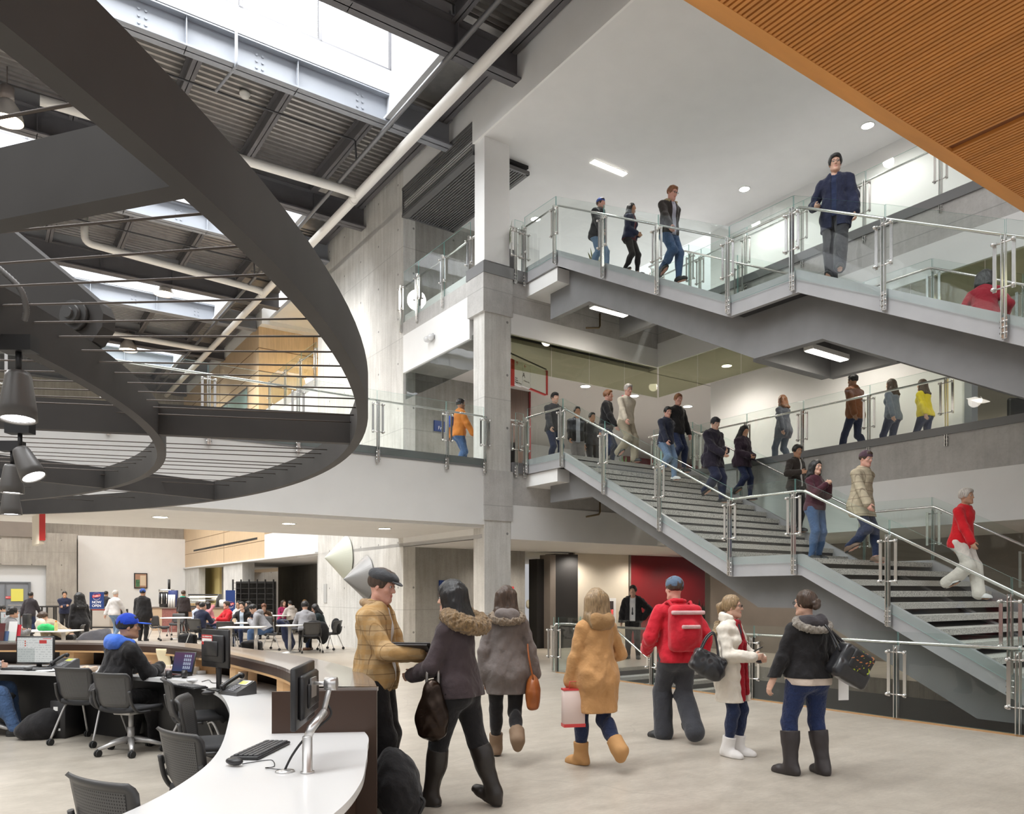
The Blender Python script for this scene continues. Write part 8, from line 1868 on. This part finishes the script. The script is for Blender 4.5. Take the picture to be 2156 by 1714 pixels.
def on_back(X, face, off, up, lab, m, m2, sc=1.0):
    f = Vector((face[0], face[1], 0)).normalized(); c = Vector((X[0], X[1], up)) - f * off
    t = thing('backpack', lab, 'backpack', (c.x, c.y, c.z), math.atan2(-f.x, f.y), None, (0, 0, 0))
    v, ff = surf(Sdf([rbx((0, 0, 0), (0.17 * sc, 0.09 * sc, 0.24 * sc), None, 0.07), ell((0, -0.09 * sc, -0.05), (0.13 * sc, 0.06 * sc, 0.14 * sc), None, 0.03)], 0, (), (), fold(0.004, 16, 1), 0.006), 0.011); mesh_from('body', v, ff, m, t)
    v, ff = surf(Sdf([rbx((0, -0.075 * sc, 0.16 * sc), (0.175 * sc, 0.035, 0.022), None, 0.015), rbx((0, -0.15 * sc, 0.02), (0.10 * sc, 0.012, 0.02), None, 0.008)], 0), 0.009); mesh_from('pale_band', v, ff, m2, t)
    for s in (-1, 1):
        g = MB(); g.tube([tuple(q) for q in smooth_curve([(s * 0.10, 0.05, 0.20), (s * 0.13, 0.16, 0.28), (s * 0.14, 0.30, 0.16), (s * 0.13, 0.28, -0.05), (s * 0.12, 0.06, -0.18)], 8)], 0.016, 8); g.build('shoulder_strap', m, t)
on_back(X5, (-0.2, 1), 0.22, 1.24, 'red backpack with pale bands on the back of the man in the red jacket', redc, cloth('band_pale', (0.62, 0.40, 0.40)), 1.05)
# black leather bag at the elbow of the woman in the white coat
bx, by = D(1490, 7.52), 7.52
lea = mat('leather_black', (0.016, 0.016, 0.018), 0.32, coat=0.2)
M_ = Ry(0.45)
carried('handbag', 'large black leather handbag on the arm of the woman in the white coat', 'handbag', [rbx((bx, by, 0.93), (0.165, 0.075, 0.115), M_, 0.05), ell((bx + 0.02, by - 0.03, 0.88), (0.15, 0.075, 0.10), M_, 0.04)], lea, 0.008, amp=0.007, extra=straps([[(bx - 0.07, by - 0.04, 1.07), (bx - 0.01, by - 0.03, 1.18), (bx + 0.06, by + 0.0, 1.22), (bx + 0.09, by + 0.0, 1.12), (bx + 0.10, by - 0.03, 1.0)], [(bx - 0.06, by + 0.05, 1.07), (bx + 0.0, by + 0.05, 1.19), (bx + 0.07, by + 0.05, 1.23), (bx + 0.10, by + 0.05, 1.12), (bx + 0.11, by + 0.04, 1.0)]], 0.010, lea), org=(bx, by, 0.78))
g = MB(); g.cbox((0, 0, 0), (0.058, 0.009, 0.115), bev=0.004); g.cbox((0, -0.005, 0), (0.05, 0.002, 0.095)); hx, hy, hz = D(1594, 7.62), 7.62, EYE - (1368 - 1248) / FPX * 7.62
o = mono('mobile_phone', g, M_PLAST, 'black mobile phone in the hands of the woman in the white coat', 'phone', (hx, hy, hz)); o.rotation_euler = (R(60), 0, R(60))
# bag of the woman in the black jacket
bx, by = D(1790, 6.72), 6.72
def patt():
    m, nt, b = _new('bag_print'); v = objvec(nt); n1 = noise(nt, v, 14, 2); n2 = noise(nt, objvec(nt, (1, 1, 2)), 22, 1)
    c = mixc(nt, (0.012, 0.012, 0.012), (0.42, 0.55, 0.02), mathn(nt, 'GREATER_THAN', n1, 0.60)); c = mixc(nt, c, (0.45, 0.16, 0.05), mathn(nt, 'GREATER_THAN', n2, 0.64))
    nt.links.new(c, b.inputs['Base Color']); b.inputs['Roughness'].default_value = 0.5; return m
M_ = Ry(0.5) @ Rz(0.25)
def bagx(t):
    org = np.array((bx, by, 0.82))
    for pts in ([(bx - 0.12, by + 0.0, 1.12), (bx - 0.16, by + 0.06, 1.28), (bx - 0.20, by + 0.14, 1.36), (bx - 0.12, by + 0.16, 1.30), (bx - 0.02, by + 0.08, 1.14)], [(bx - 0.11, by - 0.06, 1.12), (bx - 0.17, by + 0.0, 1.28), (bx - 0.205, by + 0.09, 1.365), (bx - 0.14, by + 0.10, 1.30), (bx - 0.0, by + 0.0, 1.14)]):
        g = MB(); g.tube([tuple(q) for q in smooth_curve(pts, 8)], 0.011, 8); g.build('strap', lea, t)
    v, f = surf(Sdf([rbx((bx + 0.055, by - 0.045, 1.02), (0.115, 0.055, 0.095), M_, 0.03)], 0), 0.008); o = mesh_from('printed_panel', v - org, f, patt(), t); o['label'] = 'green and orange printed panel'
carried('handbag', 'black shoulder bag with green and orange print on the woman in the black jacket', 'handbag', [rbx((bx, by, 1.0), (0.165, 0.085, 0.15), M_, 0.05), rbx((bx - 0.02, by, 0.92), (0.17, 0.095, 0.08), M_, 0.04)], lea, 0.009, amp=0.003, extra=bagx, org=(bx, by, 0.82))
g = MB(); g.cbox((0, 0, 0), (0.10, 0.003, 0.19)); g.cbox((0.0, -0.002, -0.05), (0.08, 0.002, 0.02)); o = mono('leaflet', g, M_PAPER, 'white printed leaflet held low by the woman in the black jacket', 'paper', (D(1776, 6.95), 6.95, EYE - (1452 - 1248) / FPX * 6.95), R(10))
lump('floor_backpack', 'black backpack on the floor under the desk beside the computer tower', 'backpack', (D(88, 8.6), 8.6, 0), [ell((0, 0, 0.14), (0.20, 0.16, 0.16), None, 0.05), ell((-0.12, -0.04, 0.10), (0.14, 0.13, 0.11), None, 0.05), ell((0.08, 0.02, 0.24), (0.12, 0.1, 0.10), None, 0.06)], black, 0.012)
# ---------------------------------------------------------------- camera, sky, view
cam = bpy.data.cameras.new('camera'); co = bpy.data.objects.new('camera', cam); COL.objects.link(co)
co.location = (0, 0, EYE); co.rotation_euler = (PI / 2, 0, 0)
cam.sensor_width = 36; cam.sensor_fit = 'HORIZONTAL'; cam.lens = FPX / 2156 * 36; cam.shift_x = 0.0; cam.shift_y = (1248 - 857) / 2156
cam.clip_start = 0.05; cam.clip_end = 300
SC.camera = co
w = bpy.data.worlds.new('sky'); SC.world = w; w.use_nodes = True
nt = w.node_tree; bg = nt.nodes['Background']
tc = nt.nodes.new('ShaderNodeTexCoord'); sp = nt.nodes.new('ShaderNodeSeparateXYZ'); nt.links.new(tc.outputs['Generated'], sp.inputs[0])
c = ramp(nt, sp.outputs[2], [(0.0, (0.165, 0.165, 0.17)), (0.3, (0.235, 0.237, 0.24)), (0.62, (1.0, 1.0, 1.0))])
nt.links.new(c, bg.inputs['Color']); bg.inputs['Strength'].default_value = 2.2
SC.view_settings.view_transform = 'Standard'; SC.view_settings.look = 'None'; SC.view_settings.gamma = 1.0; SC.view_settings.use_curve_mapping = False
SC.view_settings.exposure = 0.25
def area(name, loc, size, energy, col=(1, 1, 1), rot=(0, 0, 0), sy=None):
    l = bpy.data.lights.new(name, 'AREA'); l.energy = energy; l.color = col; l.size = size
    if sy: l.shape = 'RECTANGLE'; l.size_y = sy
    o = bpy.data.objects.new(name, l); COL.objects.link(o); o.location = loc; o.rotation_euler = rot; return o
SC.cycles.use_denoising = True
SC.cycles.max_bounces = 10; SC.cycles.diffuse_bounces = 5; SC.cycles.glossy_bounces = 4; SC.cycles.transparent_max_bounces = 32
SC.cycles.caustics_reflective = False; SC.cycles.caustics_refractive = False
SC.cycles.sample_clamp_indirect = 6.0

# daylight standing in the roof monitors
for a, b_ in SKY:
    o = area('skylight_daylight', W(-11.2, (a + b_) / 2, 14.7), 19.0, 2150, (0.96, 0.985, 1.0), (0, 0, ANG), 2.3)
def lamp(p, q, z, e, col=(1.0, 0.92, 0.82), size=160, r=0.12, blend=0.6):  # serves drawn lamps and added fill lights alike
    l = bpy.data.lights.new('lamp_or_fill_light', 'SPOT'); l.energy = e; l.color = col; l.spot_size = R(size); l.spot_blend = blend; l.shadow_soft_size = r
    o = bpy.data.objects.new('lamp_or_fill_light', l); COL.objects.link(o); o.location = W(p, q, z); return o
# second floor: the drawn downlights plus added lights with no fitting
for p, q in ((4.85, 2.38), (6.69, 2.38), (2.2, 2.38), (8.9, 5.5), (6.4, 6.5), (10.8, 3.0)): lamp(p, q, 7.28, 110)
for q in (-1.1, -4.5, -8.0, -11.5): lamp(6.3, q, 7.3, 110)
# third floor: drawn lamps, and added lights where none is drawn
for p, q in ((6.5, -4.93), (6.45, -1.76), (3.13, 2.38), (6.4, 2.4), (2.5, -4.5), (5.5, 6.0), (2.6, -0.9), (6.5, -8.5)): lamp(p, q, 11.46, 105, (1, 0.98, 0.95), 160)
# ground floor and hall: drawn lamps, then lights added without fittings
for p, q in ((5.5, 3.2), (8.0, 3.0), (3.0, 2.6), (6.9, -9.5), (6.7, -4.3), (6.7, -1.0), (10, 2.6)): lamp(p, q, 2.75, 130)
for p in (-9, -6.24, -3.8, -1.66): lamp(p, 1.5, 2.98, 150)
for p, q, z in ((-8.55, 4.93, 11.37), (-3.83, 14.3, 11.8), (-3.9, 21.4, 11.7)): lamp(p, q, z - 0.02, 600, (1, 0.82, 0.66), r=0.28)
for q in (4, 9, 14, 19, 24): lamp(-13.5, q, 11.2, 700, (1, 0.97, 0.93), r=0.3)  # added out of view to brighten the hall, no lamps stand here
for q in (11.5, 14): lamp(1.6, q, 2.8, 70)
for p, q in ((-2.5, 8), (-6.5, 10), (-2.5, 16), (-6.5, 19), (-3, 25)): lamp(p, q, 11.0, 500, (1, 0.96, 0.92), r=0.3)  # added fill under the roof, no lamps hang at these points
lamp(4.5, 5.6, 2.75, 120, (1, 0.86, 0.6))
lamp(2.6, 13.6, 12.1, 500, (1, 0.78, 0.42))
# linear lamps
lamp(2.6, -1.1, 7.88, 60, size=170); lamp(2.7, -6.45, 5.58, 60, size=170)

SC.cycles.max_bounces = 8; SC.cycles.diffuse_bounces = 4; SC.cycles.adaptive_threshold = 0.02
